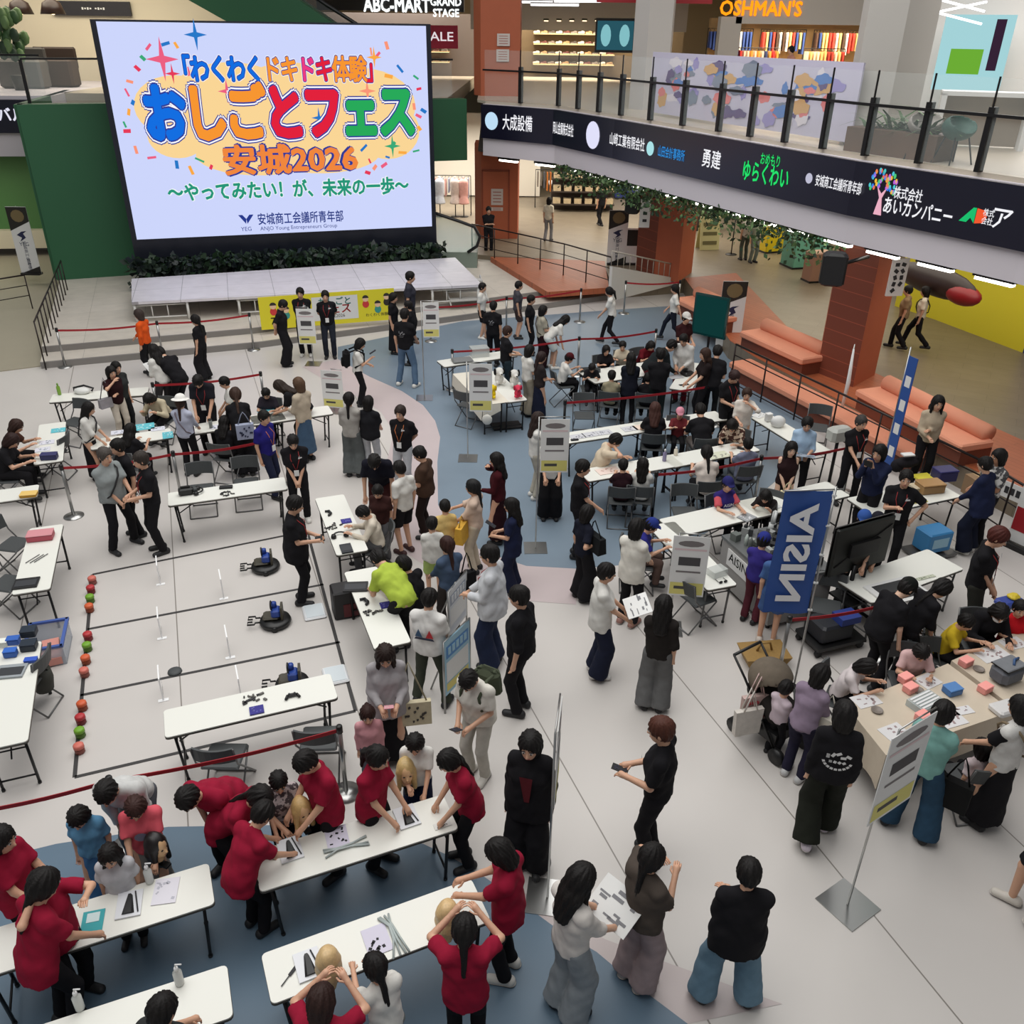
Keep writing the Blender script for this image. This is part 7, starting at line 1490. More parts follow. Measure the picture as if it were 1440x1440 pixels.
# ---- staff table
boxy('carton', 'brown carton on the staff table', 'box', 1306, 690, .4, .26, .16, 12, (150, 116, 74)); boxy('navy_crate', 'navy crate on the staff table behind the carton', 'crate', 1326, 674, .34, .24, .2, 12, (40, 38, 92)); flat('yellow_sheet', 'yellow papers at the back of the staff table', 'paper', 1298, 672, .3, .22, 15, (222, 210, 70), th=.03); flat('yellow_sheet', 'pale yellow papers at the front of the staff table', 'paper', 1290, 704, .26, .16, 15, (220, 212, 120), th=.02); boxy('carton', 'opened pale carton left of the brown carton', 'box', 1292, 688, .3, .2, .08, 20, (176, 164, 140))
t = item('crate', 'blue plastic crate on a low trolley below the staff table', 'crate', 1308, 770, .12, 20); part('body', mat('blue_crate', (52, 124, 176), .5), t, lambda mb: mb.box((0, 0, .17), (.46, .34, .34), bev=.02)); part('label', cm((150, 190, 210)), t, lambda mb: mb.box((0, -.172, .17), (.3, .006, .16))); part('trolley', GREYM, t, lambda mb: mb.box((0, 0, -.06), (.7, .44, .05)))
t = item('carton', 'brown carton on the floor behind the staff table', 'box', 1372, 690, .3, 15); part('body', cm((150, 120, 88)), t, lambda mb: mb.box((0, 0, .1), (.34, .3, .34))); part('tape', cm((186, 160, 120)), t, lambda mb: mb.box((0, 0, .272), (.06, .3, .004)))
# ---- craft table at the right
PK = (228, 150, 142)
for px, py, z, lab in ((1279, 972, .722, 'lower pink box in the middle of the cloth table'), (1272, 958, .722, 'pink box behind the lower pink box'), (1357, 935, .722, 'pink box on the join of the two cloth tables'), (1384, 972, .722, 'small pink box below the lunch bag'), (1296, 1012, .722, 'pink box by the woman in teal')): boxy('pink_box', lab, 'box', px, py, .15, .11, .09, 30, PK, z)
boxy('blue_box', 'blue food box on the cloth table', 'box', 1338, 974, .18, .14, .09, 20, (64, 112, 170), .722, lid=(84, 132, 190)); t = item('slot_tray', 'clear slotted tray of white strips on the cloth table', 'tray', 1300, 992, .722, 30); part('tray', mat('clear_plastic', (196, 206, 206), .2, alpha=.6), t, lambda mb: mb.box((0, 0, .04), (.36, .22, .08))); part('strips', cm((226, 226, 226)), t, lambda mb: [mb.box((0, -.08+.04*i, .085), (.32, .022, .006)) for i in range(5)])
for px, py, lab in ((1291, 972, 'grey dish between pink boxes and girl'), (1233, 1000, 'grey dish near the left corner of the cloth table'), (1376, 942, 'grey dish beside the join of the cloth tables')): t = item('dish', lab, 'dish', px, py, .722); part('dish', cm((130, 120, 112), .4), t, lambda mb: mb.lathe([(.05, 0), (.065, .02), (.06, .022), (.045, .008)], n=16))
for px, py, w, d, rz, lab in ((1218, 985, .3, .2, 20, 'white drawing sheet before the child in white'), (1305, 958, .26, .2, 30, 'white drawing sheet before the girl in pale pink'), (1258, 1030, .28, .22, 25, 'white paper with slips near the corner of the cloth table'), (1335, 1012, .34, .22, 20, 'white paper under the hands of the woman in teal'), (1395, 920, .4, .24, 20, 'printed newspaper sheet before the boy in yellow'), (1350, 1000, .3, .12, 15, 'sheet with coloured strips by the blue box'), (1425, 905, .3, .2, 20, 'white sheet before the masked woman')): flat('paper_sheet', lab, 'paper', px, py, w, d, rz, (220, 218, 218), .722, marks=(160, 140, 140))
t = item('lunch_bag', 'grey lunch bag with dark piping and blue strap', 'bag', 1412, 956, .722, 25); part('body', cloth((104, 106, 112)), t, lambda mb: mb.box((0, 0, .11), (.34, .24, .22), bev=.05)); part('lid', cloth((122, 124, 128)), t, lambda mb: mb.box((0, 0, .235), (.32, .22, .02), bev=.01)); part('piping', BLACK, t, lambda mb: mb.tube([(-.16, -.11, .225), (.16, -.11, .225), (.16, .11, .225), (-.16, .11, .225)], .008, closed=True)); part('strap', cm((52, 84, 130)), t, lambda mb: mb.tube([(0, -.05, .245), (.06, 0, .27), (.16, .02, .25)], .014))
t = item('white_box', 'white translucent box at the near edge of the cloth tables', 'box', 1412, 1000, .722, 20); part('box', mat('milky', (216, 214, 212), .4), t, lambda mb: mb.box((0, 0, .04), (.3, .2, .08), bev=.02))
t = item('toy_car', 'blue and yellow toy on the floor by the railing', 'toy', 1418, 850, 0, 20); part('body', cm((50, 70, 150)), t, lambda mb: mb.box((0, 0, .05), (.4, .22, .1), bev=.03)); part('cabin', cm((216, 190, 50)), t, lambda mb: mb.box((.05, 0, .13), (.16, .14, .08), bev=.03))
# ---- robot display
def machine():
    a, b = Vector(at(1017, 753, .8)), Vector(at(1090, 818, .8)); d = b-a; rz = math.atan2(d.y, d.x); L = d.length
    t = thing('robot_display', 'grey robot demonstration bench packed with small machines behind the banner', 'machine', (a.x, a.y, 0), rz); W = .95
    part('cabinet', mat('cabinet_grey', (152, 150, 148), .5), t, lambda mb: mb.box((L/2, W/2, .42), (L, W, .68))); part('top_plate', mat('plate', (120, 122, 122), .3, .5), t, lambda mb: mb.box((L/2, W/2, .78), (L+.03, W+.03, .04)))
    part('sign', PAPER, t, lambda mb: mb.box((L*.36, -.006, .56), (.56, .012, .26))); part('lettering', BLACK, t, lambda mb: mb.text('AISIN', (L*.36, -.014, .58), (1, 0, 0), (0, 0, 1), .19, 0, .012))
    for x in (.06, L-.06):
        for y in (.06, W-.06): part('foot', BLACK, t, lambda mb: mb.lathe([(.03, 0), (.03, .08)], n=8, c=(x, y, 0)))
    rng = random.Random(4)
    for i in range(34):
        x, y = rng.uniform(.06, L-.06), rng.uniform(.08, W-.06); c = rng.choice([(60, 62, 64), (150, 152, 150), (30, 30, 32), (176, 186, 180), (90, 96, 92)])
        if i % 3: part('component', cm(c), t, lambda mb: mb.box((x, y, .8+.05), (rng.uniform(.04, .12), rng.uniform(.04, .12), rng.uniform(.05, .14)), rz=rng.uniform(0, 1)))
        else: part('component', cm(c), t, lambda mb: mb.lathe([(.03, .8), (.03, .8+rng.uniform(.06, .16)), (.01, .97)], n=10, c=(x, y, 0)))
    for (x, y) in ((.1, .75), (.45, .8), (.75, .55)):
        part('robot_arm', mat('arm_white', (196, 198, 196), .4), t, lambda mb: (mb.lathe([(.06, .8), (.05, .92)], n=12, c=(x, y, 0)), mb.tube([(x, y, .92), (x+.02, y, 1.12)], .035), mb.tube([(x+.02, y, 1.12), (x+.16, y-.1, 1.2)], .028), mb.tube([(x+.16, y-.1, 1.2), (x+.2, y-.14, 1.06)], .02))); part('cable', BLACK, t, lambda mb: mb.tube([(x-.04, y, .85), (x-.08, y+.02, 1.1), (x+.02, y, 1.26), (x+.14, y-.08, 1.22)], .01))
machine()
# blue banner seen from behind
def flag():
    bx, by = at(1104, 1000); t = thing('banner_flag', 'tall blue banner with white letters on a tripod pole', 'flag', (bx, by, 0)); top = at_depth(1166, 684, by)
    tl_, bl_ = at_depth(1101, 699, by), at_depth(1072, 868, by); tr_, br_ = at_depth(1160, 690, by), at_depth(1128, 855, by); h = top[2]
    xr = .02; xl = (tl_[0]-bx+bl_[0]-bx)/2; zt, zb = tr_[2], (br_[2]+bl_[2])/2; w = xr-xl
    part('pole', STEEL, t, lambda mb: mb.tube([(.04, 0, .3), (.04, 0, h)], .013)); part('crossbar', STEEL, t, lambda mb: mb.tube([(.12, 0, h-.03), (xl-.02, 0, h-.06)], .009))
    for a in (0, 2.1, 4.2): part('tripod_leg', BLACK, t, lambda mb: mb.tube([(.04, 0, .42), (.04+.34*math.cos(a+.5), .34*math.sin(a+.5), .015)], .014))
    def cl(mb):
        n = 12; V = []
        for j in range(n+1):
            z = zb+(zt-zb)*j/n
            for i in range(7): x = xl+w*i/6; V.append((x, .02*math.sin(i*1.1+j*.5)-.0, z+(.05*(1-i/6) if 0 else 0)))
        k = len(V); V += [(x, y+.006, z) for x, y, z in V]; F = []
        for j in range(n):
            for i in range(6): a = j*7+i; F += [(a, a+1, a+8, a+7), (k+a+1, k+a, k+a+7, k+a+8)]
        mb.add(V, F, 0, True)
    part('cloth', mat('blue_banner', (40, 78, 148), .6, noise=.06, scale=5), t, cl)
    v, f = text_geo('AISIN', .03); xs = [p[0] for p in v]; ys = [p[1] for p in v]; k = (zt-zb)*.80/(max(xs)-min(xs)); kk = w*.56/(max(ys)-min(ys)); cx, cz = (xl+xr)/2, (zt+zb)/2
    part('lettering', mat('banner_white', (226, 226, 228), .6), t, lambda mb: mb.add([(cx-p[1]*kk, -.034, cz-p[0]*k) for p in v], [q[::-1] for q in f])); 
    for i in range(5): z = zb+.05+(zt-zb-.1)*i/4; part('clip', PAPER, t, lambda mb: mb.box((.035, -.01, z), (.05, .02, .02)))
flag()
def display():
    a, b = Vector(at_depth(1163, 812, 9.9)[:2]), Vector(at_depth(1246, 775, 10.35)[:2]); z1 = at_depth(1163, 745, 9.9)[2]; z0 = at_depth(1163, 812, 9.9)[2]; d = b-a; rz = math.atan2(d.y, d.x); L = d.length
    t = thing('monitor_stand', 'large black monitor seen from behind on a wheeled stand', 'monitor', (a.x, a.y, 0), rz); part('panel', mat('monitor_back', (24, 26, 22), .5), t, lambda mb: mb.box((L/2, 0, (z0+z1)/2), (L, .06, z1-z0), bev=.02)); part('bezel', mat('monitor_edge', (12, 12, 12), .3), t, lambda mb: mb.box((L/2, .035, (z0+z1)/2), (L+.02, .02, z1-z0+.02)))
    part('bracket', DKMET, t, lambda mb: (mb.box((L/2, -.05, (z0+z1)/2), (L*.5, .05, .2)), mb.tube([(.05, -.035, z0+.15), (L-.05, -.035, z1-.12)], .008)))
    for x in (L*.4, L*.6): part('column', DKMET, t, lambda mb: mb.tube([(x, -.06, .06), (x, -.06, z0+.12)], .03)); 
    for x in (L*.25, L*.75): part('foot', DKMET, t, lambda mb: mb.tube([(x, -.4, .05), (x, .35, .05)], .025))
    part('shelf', BLACK, t, lambda mb: mb.box((L/2, -.1, .45), (.6, .4, .03)))
display()
t = item('equipment_case', 'black equipment with blue box on a wheeled cart behind the banner', 'cart', 1165, 905, 0, 20); part('deck', BLACK, t, lambda mb: mb.box((0, 0, .14), (.75, .5, .05))); part('machine', cm((32, 34, 40)), t, lambda mb: mb.box((-.05, 0, .3), (.5, .38, .26), bev=.03)); part('box', cm((42, 60, 130)), t, lambda mb: mb.box((.1, -.1, .48), (.3, .22, .1)))
for sx in (-.33, .33): part('wheel', BLACK, t, lambda mb: (mb.tube([(sx, -.22, .06), (sx, -.18, .06)], .055), mb.tube([(sx, .18, .06), (sx, .22, .06)], .055)))
t = item('basket', 'flat brown basket bag with handle on the floor below the banner', 'basket', 1072, 930, 0, 8); part('body', mat('wicker', (148, 116, 62), .7, noise=.2, scale=40), t, lambda mb: mb.add([(-.22, -.14, 0), (.24, -.14, 0), (.24, .14, 0), (-.22, .14, 0), (-.3, -.2, .18), (.3, -.2, .18), (.3, .2, .18), (-.3, .2, .18)], [(3, 2, 1, 0), (4, 5, 6, 7), (0, 1, 5, 4), (1, 2, 6, 5), (2, 3, 7, 6), (3, 0, 4, 7)])); part('handle', mat('wicker', (148, 116, 62), .7, noise=.2, scale=40), t, lambda mb: mb.tube([(-.1, 0, .18), (-.06, 0, .3), (.06, 0, .3), (.1, 0, .18)], .015))
# pram with bags
def pram():
    x, y = at(1080, 1040); t = thing('pram', 'brown hooded pram beside the woman in lavender grey', 'pram', (x, y, 0), R(35)); H = cloth((110, 100, 88))
    f = Field(); f.ell((0, .12, .82), (.24, .26, .24)); f.ell((0, .0, .72), (.3, .2, .2), sub=True); V, Q = f.mesh(.02); np_mesh('hood', [(V, Q, 0)], [H], t); f = Field(); f.cap((0, -.1, .5), (0, .22, .62), .16, .14, side=(1, 0, 0), kx=1.3); V, Q = f.mesh(.02); np_mesh('seat', [(V, Q, 0)], [cloth((44, 40, 38))], t)
    for s in (-1, 1):
        part('frame', DKMET, t, lambda mb: mb.tube([(s*.22, .5, 1.0), (s*.22, .3, .8), (s*.22, -.3, .1)], .014)); part('frame', DKMET, t, lambda mb: mb.tube([(s*.22, .0, .55), (s*.22, .32, .1)], .014))
        for yy in (-.3, .32): part('wheel', BLACK, t, lambda mb: mb.tube([(s*.2, yy, .1), (s*.26, yy, .1)], .1, n=14))
    part('handle', BLACK, t, lambda mb: mb.tube([(-.22, .5, 1.0), (.22, .5, 1.0)], .018)); part('basket', BLACK, t, lambda mb: mb.box((0, .02, .26), (.4, .5, .14)))
pram()
for px, py, z, rgb, lab, dots in ((1048, 1030, .25, (206, 200, 192), 'white tote bag hanging on the pram', None), (1058, 1010, .35, (196, 170, 164), 'patterned red and white bag behind the white tote', (170, 50, 60))):
    t = item('tote_bag', lab, 'bag', px, py, z, 15); part('body', cloth(rgb), t, lambda mb: mb.add([(-.15, -.04, 0), (.15, -.04, 0), (.15, .04, 0), (-.15, .04, 0), (-.17, -.03, .34), (.17, -.03, .34), (.17, .03, .34), (-.17, .03, .34)], [(3, 2, 1, 0), (4, 5, 6, 7), (0, 1, 5, 4), (1, 2, 6, 5), (2, 3, 7, 6), (3, 0, 4, 7)])); part('strap', cloth(rgb), t, lambda mb: [mb.tube([(-.08, yy, .34), (0, yy, .62), (.08, yy, .34)], .01) for yy in (-.03, .03)])
    if dots: part('print', cm(dots), t, lambda mb: [mb.box((-.1+.05*(i % 5), -.045, .06+.07*(i//5)), (.03, .01, .035), ry=.5*i) for i in range(18)])
# ---- standing easels with posters
def easel(P4, depth, label, colors, face_rot):
    (tlx, tly), (trx, try_), (brx, bry), (blx, bly) = P4; a = at(blx, bly+18, 0); b = at(brx, bry+18, 0)
    d = Vector(b)-Vector(a); L = max(.55, min(.9, d.length)); rz = math.atan2(d.y, d.x); h1 = at_depth((tlx+trx)/2, (tly+try_)/2, (a[1]+b[1])/2)[2]; t = thing('poster_easel', label, 'sign', (a[0], a[1], 0), rz)
    part('board', [cm(colors[0]), cm(colors[1]), cm(colors[2]), PAPER], t, lambda mb: (mb.box((L/2, 0, .25+(h1-.25)/2), (L, .015, h1-.25)), mb.quad((L*.08, -.01, h1*.75), (L*.92, -.01, h1*.75), (L*.92, -.01, h1*.92), (L*.08, -.01, h1*.92), 1), mb.quad((L*.08, -.01, h1*.42), (L*.92, -.01, h1*.42), (L*.92, -.01, h1*.7), (L*.08, -.01, h1*.7), 3), mb.quad((L*.08, -.01, .3), (L*.92, -.01, .3), (L*.92, -.01, h1*.4), (L*.08, -.01, h1*.4), 2), [mb.box((L*(.2+.15*i), -.012, h1*.84), (L*.1, .004, .1)) for i in range(5)]))
    part('frame', STEEL, t, lambda mb: (mb.tube([(0, .0, 0), (0, 0, h1+.02), (L, 0, h1+.02), (L, 0, 0)], .014), mb.tube([(L*.5, .02, h1), (L*.5, .4, 0)], .012)))
easel(((622, 905), (658, 872), (660, 950), (626, 985)), 0, 'standing poster with sky blue and yellow print beside the triangle print tee', ((150, 190, 210), (70, 130, 190), (214, 200, 110)), 0); easel(((628, 835), (645, 815), (647, 880), (632, 900)), 0, 'white standing poster behind the sky blue poster', ((206, 210, 214), (150, 160, 176), (190, 196, 206)), 0)
# ---- dark screen, flags and things by the steps
a = at_depth(968, 474, 20.2); t = thing('monitor_stand', 'dark green glowing screen on a stand before the coral seats', 'monitor', (a[0], 20.2, 0), R(-38)); part('panel', mat('screen_teal', (18, 62, 62), .15), t, lambda mb: mb.box((.5, 0, 1.45), (.85, .06, .95))); part('stand', DKMET, t, lambda mb: (mb.tube([(.5, .05, 0), (.5, .05, 1.4)], .03), mb.box((.5, .1, .02), (.6, .5, .04))))
part('picture', led((22, 70, 68), .6), t, lambda mb: mb.quad((.12, -.034, 1.02), (.88, -.034, 1.02), (.88, -.034, 1.88), (.12, -.034, 1.88)))
t = item('stick_flag', 'slim blue and white flag on a pole by the railing', 'flag', 1240, 660, 0, -70); h = at_depth(1276, 488, at(1240, 660)[1])[2]; part('pole', STEEL, t, lambda mb: mb.tube([(0, 0, 0), (0, 0, h)], .014)); part('cloth', [mat('blue_banner', (40, 78, 148), .6), PAPER], t, lambda mb: (mb.box((.12, 0, h-1.2), (.22, .012, 2.1)), [mb.box((.12, 0, h-.6-.45*i), (.13, .016, .2), 1) for i in range(4)]))
t = item('stick_flag', 'slim white flag furled on a pole by the railing', 'flag', 1178, 600, 0, 0); h = at_depth(1203, 484, at(1178, 600)[1])[2]; part('pole', STEEL, t, lambda mb: mb.tube([(0, 0, 0), (0, 0, h)], .012)); part('cloth', PAPER, t, lambda mb: mb.tube([(0.0, 0, h-.1), (.03, 0, h-.8), (.01, .01, h-1.4)], [.02, .045, .03]))
t = item('speaker_box', 'pale grey box speaker on a dark stand left of the tall staff man', 'speaker', 1180, 610, .95, 20); part('body', mat('speaker_grey', (172, 174, 168), .5), t, lambda mb: mb.box((0, 0, 0), (.42, .26, .26), bev=.05)); part('stand', DKMET, t, lambda mb: mb.tube([(0, 0, -.12), (0, 0, -.95)], .03))
for i, (px, py) in enumerate(((1395, 655), (1425, 680))): x, y = at(px, py, .75); t = thing('notice_sheet', ('white notice tied to the railing near the staff table', 'photo notice tied to the railing at the right')[i], 'notice', (x, y-.05, .62), R(-60)); part('sheet', PAPER, t, lambda mb: mb.box((0, 0, 0), (.4, .012, .28))); part('print', INK, t, lambda mb: [mb.box((-.1+.1*j, -.008, .0), (.07, .004, .12)) for j in range(3)])
t = item('roll_banner', 'slanting white and red banner at the right edge by the railing', 'banner', 1436, 775, 0, -58); part('sheet', [PAPER, RED], t, lambda mb: (mb.box((0, 0, .95), (.55, .012, 1.7)), mb.quad((-.26, -.01, .3), (.26, -.01, .3), (.26, -.01, .7), (-.26, -.01, .7), 1))); part('base', BLACK, t, lambda mb: mb.box((0, 0, .04), (.55, .2, .08)))
t = item('dark_coats', 'heap of dark coats and bags on the railing by the long haired woman', 'coats', 1275, 650, .9, 10); part('heap', cloth((34, 32, 36)), t, lambda mb: (mb.ell((0, 0, 0), (.22, .12, .09)), mb.ell((.1, .05, .05), (.12, .1, .07)), mb.ell((-.14, .02, -.06), (.12, .09, .12)))); part('paper', PAPER, t, lambda mb: mb.box((-.05, -.05, .17), (.2, .12, .02)))
# speakers and notices on the columns
for (px, py, Y, lab, s) in ((1172, 378, 17.4, 'black loudspeaker bracketed to the big terracotta column', .55), (890, 286, 26.9, 'black loudspeaker bracketed to the middle terracotta column', .5)):
    p = at_depth(px, py, Y); t = thing('loudspeaker', lab, 'speaker', p, R(-15)); part('cabinet', BLACK, t, lambda mb: mb.box((0, 0, 0), (s*.85, s*.7, s*1.15), bev=.06)); part('grille', mat('grille', (30, 30, 32), .8), t, lambda mb: mb.box((0, -s*.355, 0), (s*.7, .02, s*1.0))); part('bracket', DKMET, t, lambda mb: mb.tube([(s*.3, s*.1, .1), (s*1.2, s*1.1, .15)], .04))
p = at_depth(1262, 390, 18.0); t = thing('hanging_sign', 'white hanging sign with grey symbols beside the big terracotta column', 'sign', p, R(10)); part('board', PAPER, t, lambda mb: mb.box((0, 0, 0), (.36, .05, .75))); part('symbols', INK, t, lambda mb: [mb.box((-.07+.14*(j % 2), -.03, .26-.13*(j//2)), (.09, .01, .07), ry=.3*j) for j in range(9)])
p = at_depth(907, 300, 26.7); t = thing('hanging_sign', 'white hanging sign beside the middle terracotta column', 'sign', p); part('board', PAPER, t, lambda mb: mb.box((0, 0, 0), (.3, .05, .8))); part('symbols', INK, t, lambda mb: [mb.box((0, -.03, .2-.2*j), (.12, .01, .08)) for j in range(3)])
for (px, py, Y, w, h, lab) in ((699, 277, 32.85, .42, .55, 'white notice on the lower door of the far terracotta column'), (699, 294, 32.85, .42, .12, 'small pink edged notice below the white notice'), (708, 56, 32.85, .42, .36, 'upper white notice on the far column upstairs'), (707, 78, 32.85, .42, .36, 'lower white notice on the far column upstairs')):
    p = at_depth(px, py, Y); t = thing('notice_sheet', lab, 'notice', p); part('sheet', mat('notice', (206, 196, 190), .7), t, lambda mb: mb.box((0, 0, 0), (w, .02, h))); part('print', mat('notice_print', (170, 110, 100), .7), t, lambda mb: [mb.box((0, -.012, h*(.3-.2*j)), (w*.7, .004, h*.06)) for j in range(4)])
p = at_depth(697, 300, 32.85); t = thing('panel_door', 'terracotta door panel set in the far column', 'door', (p[0], 32.86, GAL)); part('leaf', TERRA, t, lambda mb: mb.box((0, 0, 1.15), (.9, .03, 2.3))); part('frame', mat('door_trim', (140, 66, 44), .6), t, lambda mb: [mb.box(c, d) for c, d in (((-.47, 0, 1.17), (.04, .05, 2.36)), ((.47, 0, 1.17), (.04, .05, 2.36)), ((0, 0, 2.34), (.98, .05, .04)))])
# ================================================================== UPSTAIRS
def sign3(label, s, px, py, Y, size, col, wid, e=1.6, name='shop_sign', rz=0):
    p = at_depth(px, py, Y); t = thing(name, label, 'sign', p, R(rz)); part('lettering', led(col, e), t, lambda mb: mb.text(s, (0, 0, 0), (1, 0, 0), (0, 0, 1), size, 0, .03, wid=wid)); return t
sign3("orange lit letters over the sports shop upstairs", "OSHMAN'S", 1070, 13, 33.9, .6, (255, 140, 20), 2.75)
sign3('white lit shop name at the top edge above the giant screen', 'ABC-MART', 558, 8, 43.95, .75, (245, 250, 250), 2.9); sign3('two line white lit letters right of the shop name', 'GRAND\nSTAGE', 627, 11, 43.95, .42, (240, 246, 246), 1.35)
p = at_depth(620, 52, 44.02); t = thing('sale_board', 'crimson board with white sale letters right of the giant screen', 'sign', p); part('board', mat('sale_red', (170, 22, 62), .5), t, lambda mb: mb.box((0, 0, 0), (1.5, .06, .9))); part('lettering', led((236, 226, 230), .9), t, lambda mb: mb.text('SALE', (-.1, -.04, 0), (1, 0, 0), (0, 0, 1), .5, 0, .01, wid=1.3))  # sale letters given an added glow, little light reaches the board
p = at_depth(865, 50, 42.9); t = thing('wall_screen', 'hanging screen with cool blue picture in the shop upstairs', 'screen', p, R(0)); part('frame', BLACK, t, lambda mb: mb.box((0, 0.03, 0), (1.7, .08, 1.3))); part('picture', led((40, 84, 96), 1), t, lambda mb: mb.box((0, -.02, 0), (1.55, .02, 1.1))); part('figures', led((130, 190, 196), 1), t, lambda mb: [mb.ell((-.4+.8*i, -.03, .0), (.22, .005, .42)) for i in range(2)])
p = at_depth(920, 3, 30); t = thing('red_panel', 'red ceiling banner at the top edge over the balcony', 'banner', (p[0], 30, p[2]+.25)); part('panel', mat('deep_red', (150, 26, 34), .6), t, lambda mb: mb.box((0, 0, 0), (3.4, .1, .55)))
for i, (px, py) in enumerate(((745, 3), (780, 7), (812, 2))): p = at_depth(px, py, 36); t = thing('ceiling_lamp', 'bright crossed lamp bar at the top edge, %s of three' % ('left', 'middle', 'right')[i], 'lamp', p, R(20-20*i)); part('bar', led((250, 250, 255), 4), t, lambda mb: mb.box((0, 0, 0), (1.7, .1, .06))); part('housing', PAPER, t, lambda mb: mb.box((0, 0, .06), (1.74, .14, .05)))
for i in range(9):
    p = at_depth(768+18*i, 30, 43.2); t = thing('ceiling_lamp', 'small warm spot lamp over the shoe wall upstairs', 'lamp', p, 0, 'warm spots over the upstairs shoe wall'); part('lens', led((255, 226, 170), 5), t, lambda mb: mb.lathe([(.09, 0), (.09, .04)], n=10)); part('ring', BLACK, t, lambda mb: mb.lathe([(.12, .03), (.12, .1)], n=10))
# shoe wall: shelf boards, every shoe its own
SHOES = [(206, 200, 190), (60, 54, 50), (150, 120, 80), (220, 214, 200), (110, 100, 94), (90, 40, 36)]
sh0 = None; SY = 49.6
def shoe_wall(x0, x1, z0, rows, n, Y, lab, grp):
    global sh0
    for r_ in range(rows):
        z = z0+.42*r_; t = thing('display_shelf', 'lit shelf board carrying shoes, %s from the bottom %s' % (('first', 'second', 'third', 'fourth', 'fifth')[r_], lab), 'shelf', ((x0+x1)/2, Y, z)); part('board', mat('shelf_wood', (196, 164, 110), .5), t, lambda mb: mb.box((0, 0, 0), (x1-x0, .3, .03))); part('light_strip', led((255, 226, 170), 2.5), t, lambda mb: mb.box((0, -.12, -.025), (x1-x0, .03, .015)))
        for i in range(n):
            x = x0+(i+.5)*(x1-x0)/n; c = SHOES[(i*5+r_*3) % 6]
            q = thing('shoe', 'shoe displayed on the lit shelves %s' % lab, 'shoe', (x, Y-.03, z+.015), R(90), grp)
            v, f = shoe_mesh(); key = ('sh', c)
            if key not in _mats:
                o = np_mesh('upper', [(v*1.2, f, 0)], [mat('shoe_upper', c, .6)], q); _mats[key] = o.data
            else: o = bpy.data.objects.new('upper', _mats[key]); COL.objects.link(o); o.parent = q
            part('sole', mat('sole', (214, 210, 204), .6), q, lambda mb: mb.box((0, .03, .012), (.1, .3, .024), bev=.01))
shoe_wall(.7, 4.5, UP2+.55, 5, 11, 46.56, 'in the warm shop upstairs', 'shoes in the upstairs shop'); shoe_wall(-5.6, -3.2, UP2+.6, 3, 6, 46.06, 'behind the sale board upstairs', 'shoes behind the sale board')
def rack(label, x, y, z, cols, L=1.6, rz=0, h=1.5):
    t = thing('clothes_rack', label, 'rack', (x, y, z), R(rz)); part('frame', DKMET, t, lambda mb: (mb.tube([(-L/2, 0, 0), (-L/2, 0, h), (L/2, 0, h), (L/2, 0, 0)], .02), mb.tube([(-L/2, -.25, .02), (-L/2, .25, .02)], .02), mb.tube([(L/2, -.25, .02), (L/2, .25, .02)], .02)))
    rng = random.Random(int(x*10+y)); n = int(L/.13)
    for i in range(n):
        c = rng.choice(cols); g = thing('garment', 'garment hanging on the %s' % label.split(' with')[0], 'garment', (x+math.cos(R(rz))*(-L/2+.1+(L-.2)*i/(n-1)), y+math.sin(R(rz))*(-L/2+.1+(L-.2)*i/(n-1)), z+h), R(rz), 'garments on the '+label.split(' with')[0])
        hh = rng.uniform(.6, .85); part('cloth', cloth(c), g, lambda mb: mb.add([(-.03, -.2, -.1), (.03, -.2, -.1), (.03, .2, -.1), (-.03, .2, -.1), (-.03, -.26, -hh), (.03, -.26, -hh), (.03, .26, -hh), (-.03, .26, -hh)], [(0, 1, 2, 3), (7, 6, 5, 4), (4, 5, 1, 0), (5, 6, 2, 1), (6, 7, 3, 2), (7, 4, 0, 3)])); part('hanger', DKMET, g, lambda mb: mb.tube([(0, -.18, -.1), (0, 0, -.03), (0, .18, -.1)], .008))
rack('clothes rack in the pale shop left of the far column with pastel garments', -2.6, 37.5, GAL, [(206, 190, 176), (150, 150, 160), (214, 206, 196), (196, 150, 140)], 1.5); rack('clothes rack behind the far column with dark garments', 1.9, 39.5, GAL, [(40, 44, 60), (120, 110, 100), (200, 120, 60), (90, 90, 96)], 2.2); rack('clothes rack in the sports shop upstairs with bright garments', 8.6, 36.2, UP2, [(200, 60, 60), (220, 200, 180), (60, 70, 110), (210, 150, 70)], 1.8); rack('clothes rack at the right of the sports shop with warm garments', 11.2, 36.4, UP2, [(210, 170, 110), (220, 200, 170), (160, 60, 50)], 1.5)
for i in range(3): rack('wall rail %s in the sports shop upstairs with mixed garments' % ('at the left', 'in the middle', 'at the right')[i], 8.0+2.0*i, 37.9, UP2, [(200, 70, 60), (60, 80, 140), (220, 190, 120), (230, 226, 220), (80, 60, 50)], 1.7, 0, 2.1)
for i, (px, py, c) in enumerate(((618, 262, (196, 200, 206)), (640, 266, (206, 190, 180)), (652, 284, (210, 160, 150)))):
    x, y, z = at_depth(px, py, 37.0); t = thing('dress_form', 'dress form in the pale shop beside the screen, %s of three' % ('left', 'middle', 'right')[i], 'mannequin', (x, 37.0, GAL)); f = Field(); f.cap((0, 0, .85), (0, 0, 1.3), .14, .15, side=(1, 0, 0), kx=1.3); f.cap((0, 0, 1.3), (0, 0, 1.5), .08, .05); f.cap((0, 0, .85), (0, 0, .5), .14, .24, flat=1); V, Q = f.mesh(.03); np_mesh('garment', [(V, Q, 0)], [cloth(c)], t); part('stand', DKMET, t, lambda mb: (mb.tube([(0, 0, 0), (0, 0, .6)], .02), mb.lathe([(.2, 0), (.18, .02)], n=14)))
